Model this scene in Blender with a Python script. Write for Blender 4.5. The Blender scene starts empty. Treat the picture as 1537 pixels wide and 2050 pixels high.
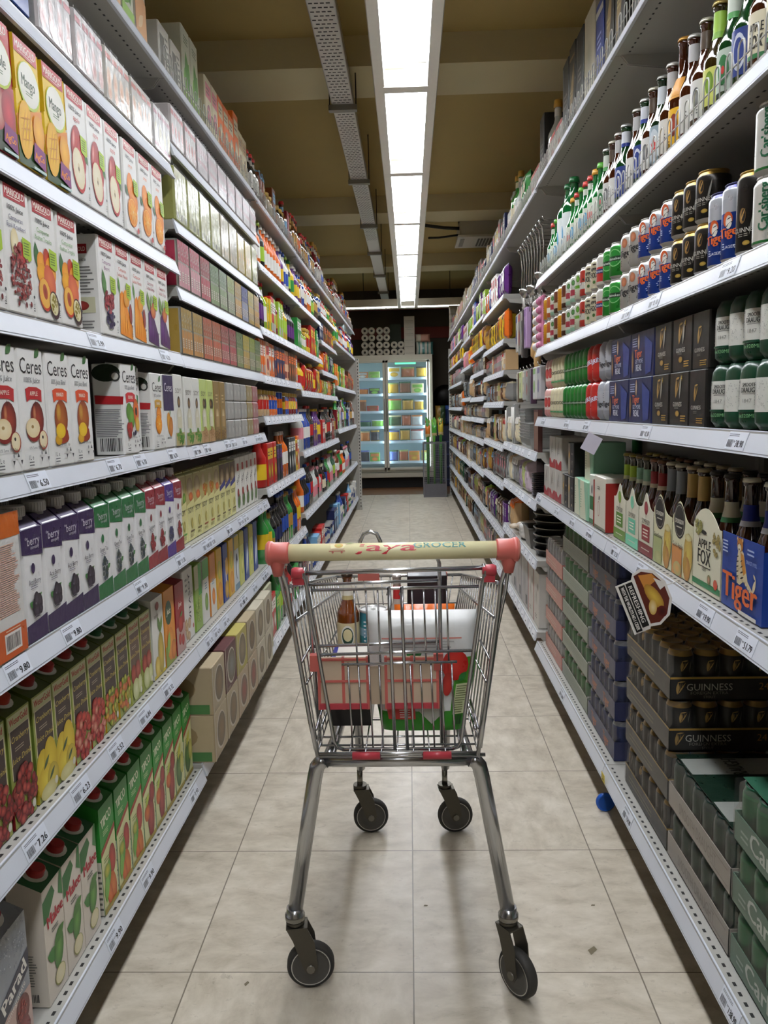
import bpy, math, random
from mathutils import Vector, Matrix
S = bpy.context.scene
COL = S.collection
PI = math.pi
# ------------------------------------------------------------------ colour
_cc = {}
def rgb(h):
    if h not in _cc:
        a = [int(h[i:i+2], 16)/255 for i in (0, 2, 4)]
        _cc[h] = tuple((x/12.92 if x <= .04045 else ((x+.055)/1.055)**2.4) for x in a) + (1.,)
    return _cc[h]
NAMED = dict(white='e9e7e0', cream='e6dcbc', grey='8d8c89', silver='b9bbbd', black='1b1a1a', red='b3231f', crimson='7d1420', orange='dd6a1c',
             yellow='e2bd2a', gold='b58a35', lime='9fc23c', green='2f8a3a', forest='15502c', teal='3f8f86', mint='a9d6bd', blue='23479f',
             navy='1a2350', sky='7fb2d8', purple='5a2a74', pink='dd8a96', brown='5d3a22', tan='c2a176', amber='6b3412', clear='c9cec9', peach='e7b894')
# ------------------------------------------------------------------ materials
MATS = {}
def mat(name, rough=.4, metal=0., attr=True, base='ffffff', coat=0., spec=.5, noise=.05, nscale=40., bump=0., bscale=60., emit=None, estr=0., trans=None, rough_var=.08):
    m = bpy.data.materials.new(name); m.use_nodes = True
    nt = m.node_tree; N = nt.nodes; L = nt.links; N.clear()
    out = N.new('ShaderNodeOutputMaterial'); b = N.new('ShaderNodeBsdfPrincipled')
    tc = N.new('ShaderNodeTexCoord'); nz = N.new('ShaderNodeTexNoise'); nz.inputs['Scale'].default_value = nscale; nz.inputs['Detail'].default_value = 4
    L.new(tc.outputs['Object'], nz.inputs['Vector'])
    mr = N.new('ShaderNodeMapRange'); mr.inputs['To Min'].default_value = 1-noise; mr.inputs['To Max'].default_value = 1+noise
    L.new(nz.outputs['Fac'], mr.inputs['Value'])
    mx = N.new('ShaderNodeVectorMath'); mx.operation = 'SCALE'
    if attr:
        at = N.new('ShaderNodeAttribute'); at.attribute_name = 'Col'; L.new(at.outputs['Color'], mx.inputs[0])
    else:
        mx.inputs[0].default_value = rgb(base)[:3]
    L.new(mr.outputs['Result'], mx.inputs['Scale']); L.new(mx.outputs['Vector'], b.inputs['Base Color'])
    rr = N.new('ShaderNodeMapRange'); rr.inputs['To Min'].default_value = max(0, rough-rough_var); rr.inputs['To Max'].default_value = min(1, rough+rough_var)
    L.new(nz.outputs['Fac'], rr.inputs['Value']); L.new(rr.outputs['Result'], b.inputs['Roughness'])
    b.inputs['Metallic'].default_value = metal; b.inputs['Coat Weight'].default_value = coat; b.inputs['Coat Roughness'].default_value = .06
    b.inputs['Specular IOR Level'].default_value = spec
    if bump:
        n2 = N.new('ShaderNodeTexNoise'); n2.inputs['Scale'].default_value = bscale; n2.inputs['Detail'].default_value = 3; L.new(tc.outputs['Object'], n2.inputs['Vector'])
        bp = N.new('ShaderNodeBump'); bp.inputs['Strength'].default_value = bump; bp.inputs['Distance'].default_value = .01
        L.new(n2.outputs['Fac'], bp.inputs['Height']); L.new(bp.outputs['Normal'], b.inputs['Normal'])
        if coat: L.new(bp.outputs['Normal'], b.inputs['Coat Normal'])
    if emit:
        b.inputs['Emission Color'].default_value = rgb(emit); b.inputs['Emission Strength'].default_value = estr
    if trans is not None:
        tr = N.new('ShaderNodeBsdfTransparent'); ms = N.new('ShaderNodeMixShader'); ms.inputs[0].default_value = trans
        L.new(b.outputs[0], ms.inputs[1]); L.new(tr.outputs[0], ms.inputs[2]); L.new(ms.outputs[0], out.inputs[0])
    else:
        L.new(b.outputs[0], out.inputs[0])
    MATS[name] = m
    return m
mat('card', .42, coat=.06, spec=.32, noise=.03)
mat('matte', .6, noise=.05)
mat('film', .3, coat=.18, spec=.35, bump=.16, bscale=26, noise=.05)
mat('can', .3, metal=.55, noise=.03)
mat('glass', .08, coat=1., noise=.02, rough_var=.03)
mat('plastic', .36, noise=.04, spec=.4)
mat('shelf', .38, noise=.07, nscale=9, coat=.1)
mat('chrome', .24, metal=.96, noise=.05, nscale=60, rough_var=.05)
mat('steel', .42, metal=.7, noise=.12, nscale=40, rough_var=.08)
mat('rubber', .7, noise=.18, nscale=30)
mat('wrap', .22, attr=False, base='8a8a88', coat=.4, bump=.12, bscale=18, trans=.9, noise=.02)
mat('tray_film', .34, attr=False, base='8f897f', coat=.25, bump=.12, bscale=16, trans=.8, noise=.03)
mat('pane', .03, attr=False, base='dfe8ea', spec=.6, trans=.9, noise=.0, rough_var=.02)
mat('tube_light', attr=False, base='ffffff', emit='f4f8ff', estr=26.)
mat('tube_warm', attr=False, base='ffffff', emit='ffb870', estr=.9)
mat('tube_cool', attr=False, base='ffffff', emit='a8c8e0', estr=.8)
mat('freezer_light', attr=False, base='ffffff', emit='d2f0ff', estr=13.)
mat('green_glow', attr=False, base='88ffcc', emit='58f0b0', estr=1.5)
mat('cove_light', attr=False, base='ffffff', emit='fffaf0', estr=4.)
# ------------------------------------------------------------------ geometry collector
class G:
    def __init__(s):
        s.v = []; s.f = []; s.c = []; s.m = []; s.s = []; s.ms = []
    def mi(s, m):
        if m not in s.ms: s.ms.append(m)
        return s.ms.index(m)
    def face(s, idx, cols, m, sm=False):
        s.f.append(tuple(idx)); s.m.append(s.mi(m)); s.s.append(sm)
        if isinstance(cols, str): s.c.extend([rgb(cols)]*len(idx))
        else: s.c.extend(cols)
    def poly(s, pts, col, m='card', sm=False):
        b = len(s.v); s.v.extend(pts); s.face(range(b, b+len(pts)), col, m, sm)
    def box(s, x0, y0, z0, x1, y1, z1, col, m='card'):
        b = len(s.v)
        s.v.extend([(x0, y0, z0), (x1, y0, z0), (x1, y1, z0), (x0, y1, z0), (x0, y0, z1), (x1, y0, z1), (x1, y1, z1), (x0, y1, z1)])
        for q in ((0, 3, 2, 1), (4, 5, 6, 7), (0, 1, 5, 4), (1, 2, 6, 5), (2, 3, 7, 6), (3, 0, 4, 7)): s.face([b+i for i in q], col, m)
    def prism(s, w, d, z0, z1, ch, col, m='card', top=None, y0=0., lean=0.):
        # chamfered upright box: front at y0, depth d; top edge eased
        def ring(z, i):
            x = w/2-i; a = y0+i; e = y0+d-i; c = ch
            return [(-x+c, a, z), (x-c, a, z), (x, a+c, z), (x, e-c, z), (x-c, e, z), (-x+c, e, z), (-x, e-c, z), (-x, a+c, z)]
        b = len(s.v); k = ch*.6
        for z, i in ((z0, k*.5), (z0+k, 0), (z1-k, 0), (z1, k)): s.v.extend(ring(z, i))
        for r in range(3):
            for j in range(8):
                n = (j+1) % 8; s.face((b+r*8+j, b+r*8+n, b+r*8+8+n, b+r*8+8+j), col, m)
        s.face([b+24+j for j in range(8)], top or col, m); s.face([b+7-j for j in range(8)], col, m)
    def lathe(s, prof, n=20, cx=0., cy=0., m='card', close=True):
        # prof: (r, z, colour[, material]) from the bottom up; the colour paints the band above
        b = len(s.v)
        for p in prof:
            for j in range(n):
                a = 2*PI*j/n; s.v.append((cx+p[0]*math.sin(a), cy-p[0]*math.cos(a), p[1]))
        for i in range(len(prof)-1):
            mm = prof[i][3] if len(prof[i]) > 3 else m
            for j in range(n):
                k = (j+1) % n; s.face((b+i*n+j, b+i*n+k, b+i*n+n+k, b+i*n+n+j), prof[i][2], mm, True)
        if close:
            if prof[-1][0] > 1e-4: s.face([b+(len(prof)-1)*n+j for j in range(n)], prof[-1][2], prof[-1][3] if len(prof[-1]) > 3 else m)
            if prof[0][0] > 1e-4: s.face([b+n-1-j for j in range(n)], prof[0][2], m)
    def tube(s, pts, r, n=8, col='a9a9a6', m='chrome', closed=False):
        P = [Vector(p) for p in pts]; b = len(s.v); K = len(P)
        u = None
        for i, p in enumerate(P):
            if closed: t = P[(i+1) % K]-P[i-1]
            else: t = P[min(i+1, K-1)]-P[max(i-1, 0)]
            t.normalize()
            if u is None: u = t.orthogonal().normalized()
            u = (u-t*u.dot(t)).normalized(); w = t.cross(u)
            for j in range(n):
                a = 2*PI*j/n; s.v.append(tuple(p+u*(r*math.cos(a))+w*(r*math.sin(a))))
        for i in range(K if closed else K-1):
            q = (i+1) % K
            for j in range(n):
                k = (j+1) % n; s.face((b+i*n+j, b+i*n+k, b+q*n+k, b+q*n+j), col, m, True)
        if not closed:
            s.face([b+n-1-j for j in range(n)], col, m); s.face([b+(K-1)*n+j for j in range(n)], col, m)
    def ext(s, out, y0, y1, col, m='card', front=None):
        # outline in x,z pushed from y0 (front) to y1
        b = len(s.v); n = len(out)
        s.v.extend([(x, y0, z) for x, z in out]); s.v.extend([(x, y1, z) for x, z in out])
        s.face(range(b, b+n), front or col, m); s.face([b+2*n-1-i for i in range(n)], col, m)
        for i in range(n):
            j = (i+1) % n; s.face((b+j, b+i, b+n+i, b+n+j), col, m)
    def extx(s, out, x0, x1, col, m='shelf'):
        # outline in y,z pushed along x
        b = len(s.v); n = len(out)
        s.v.extend([(x0, y, z) for y, z in out]); s.v.extend([(x1, y, z) for y, z in out])
        s.face(range(b, b+n), col, m); s.face([b+2*n-1-i for i in range(n)], col, m)
        for i in range(n):
            j = (i+1) % n; s.face((b+j, b+i, b+n+i, b+n+j), col, m)
    def xf(s, M, start=0):
        for i in range(start, len(s.v)): s.v[i] = tuple(M @ Vector(s.v[i]))
    def mesh(s, name):
        me = bpy.data.meshes.new(name); me.from_pydata(s.v, [], s.f)
        for k in s.ms: me.materials.append(MATS[k])
        me.polygons.foreach_set('material_index', s.m); me.polygons.foreach_set('use_smooth', s.s)
        a = me.color_attributes.new('Col', 'FLOAT_COLOR', 'CORNER')
        a.data.foreach_set('color', [x for c in s.c for x in c])
        me.update(); return me
# ------------------------------------------------------------------ printing
_tx = {}
def text(st):
    if st not in _tx:
        cu = bpy.data.curves.new('t', 'FONT'); cu.body = st; cu.resolution_u = 2; cu.fill_mode = 'FRONT'
        o = bpy.data.objects.new('t', cu); me = bpy.data.meshes.new_from_object(o)
        vs = [(v.co.x, v.co.y) for v in me.vertices]; fs = [tuple(p.vertices) for p in me.polygons]
        bpy.data.objects.remove(o); bpy.data.curves.remove(cu); bpy.data.meshes.remove(me)
        x0 = min(v[0] for v in vs); x1 = max(v[0] for v in vs); sc = .7
        _tx[st] = ([((x-x0)/sc, y/sc) for x, y in vs], fs, (x1-x0)/sc)
    return _tx[st]
def prints(g, mp, ops, m='card', curved=False, off=.0003, step=.00012):
    k = 0
    for o in ops:
        k += 1; h = off+step*k; t = o[0]
        if t == 'r':
            _, x0, y0, x1, y1, c = o[:6]
            n = max(1, int(abs(x1-x0)/.07)) if curved else 1
            for i in range(n):
                a = x0+(x1-x0)*i/n; b = x0+(x1-x0)*(i+1)/n
                g.poly([mp(a, y0, h), mp(b, y0, h), mp(b, y1, h), mp(a, y1, h)], c, m)
        elif t == 'e':
            _, cx, cy, rx, ry, c = o[:6]; c2 = o[6] if len(o) > 6 and o[6] else c; rot = o[7] if len(o) > 7 else 0; n = 18
            ca, sa = math.cos(rot), math.sin(rot); b = len(g.v); A, B = rgb(c), rgb(c2); M_ = tuple(.45*p+.55*q for p, q in zip(A, B))
            g.v.append(mp(cx, cy, h))
            for f in (.6, 1.):
                for j in range(n):
                    x = rx*f*math.cos(2*PI*j/n); y = ry*f*math.sin(2*PI*j/n); g.v.append(mp(cx+x*ca-y*sa, cy+x*sa+y*ca, h))
            for j in range(n):
                q = (j+1) % n; g.face((b, b+1+j, b+1+q), [A, M_, M_], m); g.face((b+1+j, b+1+n+j, b+1+n+q, b+1+q), [M_, B, B, M_], m)
        elif t == 'p':
            g.poly([mp(x, y, h) for x, y in o[1]], o[2], m)
        elif t == 't':
            _, st, cx, cy, hh, c = o[:6]; kw = o[6] if len(o) > 6 else {}
            vs, fs, w = text(st); sx = hh
            if 'w' in kw: sx = kw['w']/w
            sh = kw.get('sh', 0); rot = kw.get('rot', 0); ca, sa = math.cos(rot), math.sin(rot)
            for dx, dy in ((0, 0),) + (((hh*kw['b'], 0),) if 'b' in kw else ()):
                b = len(g.v); h2 = h+(.00004 if dx else 0)
                for x, y in vs:
                    X = (x-w/2)*sx+y*hh*sh+dx-(hh*kw.get('b', 0)/2); Y = (y-.5)*hh
                    g.v.append(mp(cx+X*ca-Y*sa, cy+X*sa+Y*ca, h2))
                for f in fs: g.face([b+i for i in f], c, m)
        elif t == 'b':
            _, cx, cy, rx, ry, n, r, cs, seed = o; rn = random.Random(seed); sub = []
            for i in range(n):
                a = rn.random()*2*PI; q = math.sqrt(rn.random()); c = rn.choice(cs)
                sub.append(('e', cx+rx*q*math.cos(a), cy+ry*q*math.sin(a), r*rn.uniform(.8, 1.15), r*rn.uniform(.8, 1.15), c[0], c[1]))
            prints(g, mp, sub, m, curved, h, .00002)
        elif t == 'l':
            _, x0, y0, x1, y1, c, lw = o; dx, dy = x1-x0, y1-y0; pts = []
            for i in range(7): f = i/6; w = lw*math.sin(PI*f); pts.append((x0+dx*f-dy*w, y0+dy*f+dx*w))
            for i in range(5, 0, -1): f = i/6; w = -lw*math.sin(PI*f); pts.append((x0+dx*f-dy*w, y0+dy*f+dx*w))
            g.poly([mp(x, y, h) for x, y in pts], c, m)
        elif t == 's':
            _, x, y, w, hh, c = o; rn = random.Random(int(x*100)); xx = x
            while xx < x+w:
                a = rn.choice((.008, .014, .022))*w*2.2; g.poly([mp(xx, y, h), mp(min(xx+a, x+w), y, h), mp(min(xx+a, x+w), y+hh, h), mp(xx, y+hh, h)], c, m); xx += a+rn.choice((.01, .018))*w*2.4
        elif t == 'x':
            _, x0, y0, x1, y1, n, c = o; rn = random.Random(n)
            for i in range(n):
                y = y1-(y1-y0)*(i+.5)/n; hh = (y1-y0)/n*.42; xe = x1-(x1-x0)*rn.random()*.3
                g.poly([mp(x0, y-hh/2, h), mp(xe, y-hh/2, h), mp(xe, y+hh/2, h), mp(x0, y+hh/2, h)], c, m)
def flat(w, y=0., z0=0., x0=None):
    a = -w/2 if x0 is None else x0
    return lambda u, v, o: (a+u*w, y-o, z0+v*w)
def cyl(r, z0, sc, a0=0.):   # u=.5 is the front, unit = sc metres, a0 turns the print round the can
    return lambda u, v, o: ((r+o)*math.sin((u-.5)*sc/r+a0), -(r+o)*math.cos((u-.5)*sc/r+a0)+r, z0+v*sc)
# ------------------------------------------------------------------ objects
ORD = ['first', 'second', 'third', 'fourth', 'fifth', 'sixth', 'seventh', 'eighth', 'ninth', 'tenth', 'eleventh', 'twelfth', 'thirteenth', 'fourteenth', 'fifteenth',
       'sixteenth', 'seventeenth', 'eighteenth', 'nineteenth', 'twentieth'] + ['twenty-'+x for x in ('first', 'second', 'third', 'fourth', 'fifth', 'sixth', 'seventh', 'eighth', 'ninth')] + ['thirtieth'] + ['thirty-'+x for x in ('first', 'second', 'third', 'fourth', 'fifth', 'sixth', 'seventh', 'eighth', 'ninth')]
NUM = ['one', 'two', 'three', 'four', 'five', 'six', 'seven', 'eight', 'nine', 'ten']
def new(name, data, parent=None, loc=None, rz=None):
    o = bpy.data.objects.new(name, data); COL.objects.link(o)
    if parent: o.parent = parent
    if loc: o.location = loc
    if rz is not None: o.rotation_euler = (0, 0, rz)
    return o
def tag(o, label, cat, group=None, kind=None):
    o['label'] = label; o['category'] = cat
    if group: o['group'] = group
    if kind: o['kind'] = kind
    return o
def struct(name, g, loc=None):
    o = new(name, g.mesh(name), loc=loc); o['kind'] = 'structure'; o['label'] = name.replace('_', ' ') + ' of the supermarket aisle'; return o
D = {}   # designs: name -> (object name, category, mesh, [(part name, mesh)])
def design(key, oname, cat, g, parts=(), dim=(0, 0, 0)):
    D[key] = (oname, cat, g.mesh(oname), [(n, p.mesh(n)) for n, p in parts], dim)
    return key
def put(key, loc, rz, label, group=None):
    n, cat, me, parts, _ = D[key]
    o = new(n, me, loc=loc, rz=rz); tag(o, label, cat, group)
    for pn, pm in parts: new(pn, pm, o)
    return o
# ================================================================== camera
cam = bpy.data.cameras.new('camera'); co = bpy.data.objects.new('camera', cam); COL.objects.link(co); S.camera = co
f_, cx_, cy_, vpx, vpy, roll = 1615., 768.5, 1025., 818., 817., math.radians(1.28)
dv = Vector(((vpx-cx_)/f_, (vpy-cy_)/f_, 1)).normalized()
vv = Vector((math.sin(roll), math.cos(roll), 0)); vv.z = -(vv.x*dv.x+vv.y*dv.y)/dv.z; vv.normalize()
rv = vv.cross(dv)
EYE = 1.25
R_ = [Vector((rv[i], dv[i], -vv[i])) for i in range(3)]
M = Matrix((R_[0], -R_[1], -R_[2])).transposed().to_4x4(); M.translation = (0, 0, EYE); co.matrix_world = M
cam.sensor_fit = 'HORIZONTAL'; cam.sensor_width = 36; cam.lens = 36*f_/1537; cam.clip_start = .05
S.view_settings.view_transform = 'Standard'; S.view_settings.look = 'None'; S.view_settings.exposure = 0.18; S.view_settings.gamma = 1; S.view_settings.use_curve_mapping = False
S.cycles.max_bounces = 8; S.cycles.diffuse_bounces = 4; S.cycles.glossy_bounces = 3; S.cycles.transparent_max_bounces = 10; S.cycles.sample_clamp_indirect = 4.
W = bpy.data.worlds.new('world'); S.world = W; W.use_nodes = True; W.node_tree.nodes['Background'].inputs[0].default_value = (.02, .018, .014, 1); W.node_tree.nodes['Background'].inputs[1].default_value = 1
# ================================================================== room
def floor_mat():
    m = bpy.data.materials.new('vinyl_tile'); m.use_nodes = True; nt = m.node_tree; N = nt.nodes; L = nt.links
    b = N['Principled BSDF']; geo = N.new('ShaderNodeNewGeometry')
    def n(t, **k):
        x = N.new(t)
        for a, v in k.items(): setattr(x, a, v)
        return x
    def math_(op, a, b_=None):
        x = n('ShaderNodeMath', operation=op)
        for i, q in enumerate((a, b_)):
            if q is None: continue
            if isinstance(q, (int, float)): x.inputs[i].default_value = q
            else: L.new(q, x.inputs[i])
        return x.outputs[0]
    sep = n('ShaderNodeSeparateXYZ'); L.new(geo.outputs['Position'], sep.inputs[0])
    tx = math_('DIVIDE', math_('ADD', sep.outputs[0], .012), .5); ty = math_('DIVIDE', math_('SUBTRACT', sep.outputs[1], .157), .5)
    def edge(t):
        fr = math_('FRACT', t); return math_('MINIMUM', fr, math_('SUBTRACT', 1., fr))
    line = math_('LESS_THAN', math_('MINIMUM', edge(tx), edge(ty)), .0032)
    cell = n('ShaderNodeCombineXYZ'); L.new(math_('FLOOR', tx), cell.inputs[0]); L.new(math_('FLOOR', ty), cell.inputs[1])
    wn = n('ShaderNodeTexWhiteNoise'); L.new(cell.outputs[0], wn.inputs['Vector'])
    off = n('ShaderNodeVectorMath', operation='SCALE'); L.new(wn.outputs['Color'], off.inputs[0]); off.inputs['Scale'].default_value = 9
    pos = n('ShaderNodeVectorMath', operation='ADD'); L.new(geo.outputs['Position'], pos.inputs[0]); L.new(off.outputs[0], pos.inputs[1])
    def noise(sc, det=5, strx=1., stry=1.):
        mp = n('ShaderNodeMapping'); mp.inputs['Scale'].default_value = (strx, stry, 1); L.new(pos.outputs[0], mp.inputs[0])
        z = n('ShaderNodeTexNoise'); z.inputs['Scale'].default_value = sc; z.inputs['Detail'].default_value = det; z.inputs['Roughness'].default_value = .62; z.inputs['Distortion'].default_value = .25
        L.new(mp.outputs[0], z.inputs['Vector']); return z.outputs['Fac']
    na, nb = noise(10, 7, 1, 1.7), noise(10, 7, 1.7, 1)
    mixn = n('ShaderNodeMix', data_type='FLOAT'); L.new(math_('GREATER_THAN', wn.outputs['Value'], .5), mixn.inputs[0]); L.new(na, mixn.inputs[2]); L.new(nb, mixn.inputs[3])
    cr = n('ShaderNodeValToRGB'); L.new(mixn.outputs[0], cr.inputs[0]); e = cr.color_ramp.elements
    e[0].position = .28; e[0].color = rgb('a89d8b'); e[1].position = .74; e[1].color = rgb('d6cdbd'); x = e.new(.5); x.color = rgb('c2b8a6')
    fine = noise(38, 4, 1, 1.6); dk = math_('MULTIPLY', math_('LESS_THAN', fine, .36), .16)
    scuff = noise(3.1, 8, 1.3, 1); sc2 = math_('MULTIPLY', math_('LESS_THAN', scuff, .30), .22)
    tot = math_('ADD', dk, sc2)
    mx = n('ShaderNodeMix', data_type='RGBA'); L.new(tot, mx.inputs[0]); L.new(cr.outputs[0], mx.inputs[6]); mx.inputs[7].default_value = rgb('6f6250')
    my = n('ShaderNodeMix', data_type='RGBA'); L.new(math_('MULTIPLY', line, .8), my.inputs[0]); L.new(mx.outputs[2], my.inputs[6]); my.inputs[7].default_value = rgb('52473a')
    L.new(my.outputs[2], b.inputs['Base Color'])
    ro = math_('ADD', math_('MULTIPLY', scuff, .3), .2); L.new(ro, b.inputs['Roughness']); b.inputs['Specular IOR Level'].default_value = .4
    MATS['vinyl_tile'] = m
floor_mat()
mat('wood_floor', .45, attr=False, base='6e4c30', noise=.3, nscale=14)
mat('ceiling_paint', .8, attr=False, base='c4ac6c', noise=.06, nscale=3)
mat('beam_paint', .75, attr=False, base='e0d3a8', noise=.05, nscale=3)
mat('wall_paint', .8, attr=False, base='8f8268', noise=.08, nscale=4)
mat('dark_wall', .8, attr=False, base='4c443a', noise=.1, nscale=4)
mat('red_paint', .6, attr=False, base='7c2418', noise=.1, nscale=8)
X0, X1, Y0, Y1, ZC = -3.4, 3.4, -2.6, 13.5, 3.16
g = G(); g.box(X0, Y0, -.05, X1, 11.72, 0, 'ffffff', 'vinyl_tile'); struct('floor', g)
g = G(); g.box(X0, 11.72, -.05, X1, Y1, 0, 'ffffff', 'wood_floor'); o = struct('floor_strip', g); o['label'] = 'brown wood floor strip in front of the freezer'
g = G(); g.box(X0, Y0, ZC, X1, Y1, ZC+.1, 'ffffff', 'ceiling_paint'); struct('ceiling', g)
for i, y in enumerate((-1.7, 1.3, 4.43, 7.6, 10.4)):
    g = G(); g.box(X0, y, 3.01, X1, y+.43, ZC, 'ffffff', 'beam_paint'); struct('ceiling_beam_%d' % (i+1), g)
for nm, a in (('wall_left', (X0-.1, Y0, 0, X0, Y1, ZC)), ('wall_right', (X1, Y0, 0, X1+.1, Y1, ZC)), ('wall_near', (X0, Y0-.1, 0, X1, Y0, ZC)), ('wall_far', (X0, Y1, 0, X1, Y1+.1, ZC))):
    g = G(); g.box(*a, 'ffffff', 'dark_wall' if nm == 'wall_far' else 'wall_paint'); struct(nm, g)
g = G(); g.box(X0, Y1-.03, 2.38, X1, Y1, 2.56, 'ffffff', 'red_paint'); struct('trim_1', g)
g = G(); g.box(X0, Y1-.04, 2.84, X1, Y1, 2.98, 'ffffff', 'red_paint'); struct('trim_2', g)
# ================================================================== ceiling fittings
HX = .13
def fixture(x, y0, seams, label):
    root = new('ceiling_light', None, loc=(x, y0, 2.59)); tag(root, label, 'light')
    ys = [0]+[s-y0 for s in seams]; Lh = ys[-1]
    g = G(); wc = 'efece4'
    for sx in (-1, 1):
        g.ext([(sx*.088, .09), (sx*.090, 0), (sx*HX, -.006), (sx*(HX+.004), .004), (sx*(HX+.004), .115), (sx*.088, .115)], 0, Lh, wc, 'plastic')
    g.box(-.09, 0, .095, .09, Lh, .115, wc, 'plastic')
    new('housing', g.mesh('housing'), root)
    for a, b in zip(ys[:-1], ys[1:]):
        g = G(); g.box(-.087, a+.085, .075, .087, b-.085, .079, 'ffffff', 'tube_light'); new('diffuser', g.mesh('diffuser'), root)
    for a in ys[1:-1]:
        g = G(); g.box(-.095, a-.033, -.003, .095, a+.033, .09, wc, 'plastic'); g.box(-.084, a-.084, .070, 0, a-.034, .0745, 'ffffff', 'tube_warm'); g.box(-.084, a+.034, .070, .084, a+.06, .0745, 'ffffff', 'tube_cool'); new('cross_bar', g.mesh('cross_bar'), root)
    for a in ys[::2]:
        for sx in (-.1, .1):
            g = G(); yy = min(a+.1, Lh-.05); g.tube([(sx, yy, .1), (sx, yy, .44)], .004, 6, '6a6048', 'steel'); new('hanging_rod', g.mesh('hanging_rod'), root)
    return root
SE = [-1.24, -.02, 1.2, 2.42, 3.62, 4.87, 6.14, 7.33, 8.52, 9.8, 11.1]
fixture(.012, -2.45, SE, 'long white fluorescent light hanging over the middle of the aisle')
root = new('cable_tray', None, loc=(-.32, 0, 2.85)); tag(root, 'grey perforated metal cable tray hanging beside the aisle light', 'cable tray')
ST = [.2, 1.7, 3.1, 4.51, 5.92, 7.32, 8.57, 10.0, 11.4]
g = G(); g.box(-.056, -2.4, 0, .056, 12.4, .003, 'dad7cf', 'shelf')
for sx in (-1, 1): g.box(sx*.056-.002, -2.4, 0, sx*.056+.002, 12.4, .05, 'b9b6ae', 'shelf')
y = 1.
while y < 8:
    for k in range(4):
        xx = -.042+k*.0235+(.0118 if int(round(y/.035)) % 2 else 0); g.poly([(xx-.008, y, -.0006), (xx+.008, y, -.0006), (xx+.008, y+.010, -.0006), (xx-.008, y+.010, -.0006)], '2c2a24', 'matte')
    y += .035
new('tray_panel', g.mesh('tray_panel'), root)
for y in ST:
    g = G(); g.box(-.075, y-.02, -.03, .075, y+.02, -.002, '8a877d', 'steel'); b = new('strap', g.mesh('strap'), root)
    for sx in (-.07, .07):
        g = G(); g.tube([(sx, y, -.01), (sx, y, .30)], .0035, 6, '4a4436', 'steel'); new('hanging_rod', g.mesh('hanging_rod'), b)
# air conditioner and its bracket
root = new('air_conditioner', None, loc=(.72, 8.0, 2.86)); tag(root, 'white cassette air conditioner hanging under the ceiling above the beer side', 'air conditioner')
g = G(); g.box(-.22, 0, 0, .3, .55, .02, 'd5d0c2', 'plastic'); g.box(-.2, .02, .02, .28, .53, .16, 'b5b0a2', 'plastic'); new('casing', g.mesh('casing'), root)
g = G()
for i in range(9): g.box(-.02+i*.03, .1, -.004, -.002+i*.03, .45, 0, '57503f', 'plastic')
new('vent_grille', g.mesh('vent_grille'), root)
g = G(); g.box(-.19, .1, -.004, -.15, .45, .0, '8f8a7c', 'plastic'); new('louver', g.mesh('louver'), root)
g = G(); g.tube([(-.2, .1, .1), (-.35, .05, .1), (-.55, .0, .12)], .016, 8, '2d2a24', 'rubber'); g.tube([(-.2, .3, .08), (-.4, .1, .02), (-.5, -.1, -.02)], .01, 8, '2d2a24', 'rubber'); new('hose', g.mesh('hose'), root)
g = G(); g.box(-.2, .2, .16, .28, .3, .31, '2a2620', 'steel'); new('mount', g.mesh('mount'), root)
# cove light across the end of the aisle
root = new('cross_light', None, loc=(0, 11.35, 2.62)); tag(root, 'white strip light running across the end of the aisle', 'light')
g = G(); g.box(-2.2, 0, .02, 2.2, .32, .12, 'd9d2be', 'plastic'); new('housing', g.mesh('housing'), root)
g = G()
for i in range(60):
    x = -2.1+i*.07; g.box(x, .0, 0 if x < .0 else .012, x+.055, .02, .02, 'ffffff', 'cove_light')
g.box(-2.15, .03, .012, 2.15, .1, .02, 'ffffff', 'cove_light')
new('lamp_louver', g.mesh('lamp_louver'), root)
for sx in (-1.9, -.6, .6, 1.9):
    g = G(); g.tube([(sx, .16, .1), (sx, .16, .5)], .005, 6, '4a4436', 'steel'); new('hanging_rod', g.mesh('hanging_rod'), root)
# ================================================================== gondola racks
XL, XR = -.64, .56
LB = [1.04, 2.34, 3.645, 4.95, 6.2, 7.45, 8.75, 10.0]
RB = [1.04, 2.34, 3.645, 4.92, 6.2, 7.5, 8.8, 10.2, 11.5]
LS = [[.128, .512, .822, 1.118, 1.382, 1.638, 1.90, 2.155], [.14, .512, .815, 1.115, 1.38, 1.57, 1.755, 1.965, 2.155], [.14, .50, .86, 1.188, 1.375, 1.59, 1.87, 2.15],
      [.14, .575, .96, 1.335, 1.59, 1.865, 2.145], [.14, .575, .955, 1.33, 1.515, 1.74, 1.945, 2.145], [.14, .575, 1.03, 1.43, 1.835, 2.145], [.14, .575, 1.03, 1.43, 1.835, 2.145]]
RS = [[.13, .82, 1.16, 1.459, 1.754, 2.17], [.13, .82, 1.16, 1.459, 1.754, 2.17], [.17, .505, .775, 1.0, 2.16], [.17, .43, .74, .975, 1.24, 1.426, 1.61, 1.87, 2.16],
      [.17, .43, .71, .95, 1.12, 1.29, 1.49, 1.67, 1.90, 2.16], [.17, .42, .69, .936, 1.115, 1.30, 1.60, 1.864, 2.16], [.17, .42, .68, .93, 1.21, 1.49, 1.73, 1.93, 2.16], [.17, .42, .68, .93, 1.21, 1.49, 1.73, 1.93, 2.16]]
BAYN = ['nearest', 'second', 'third', 'fourth', 'fifth', 'sixth', 'seventh', 'farthest']
TOPZ = .040
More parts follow.
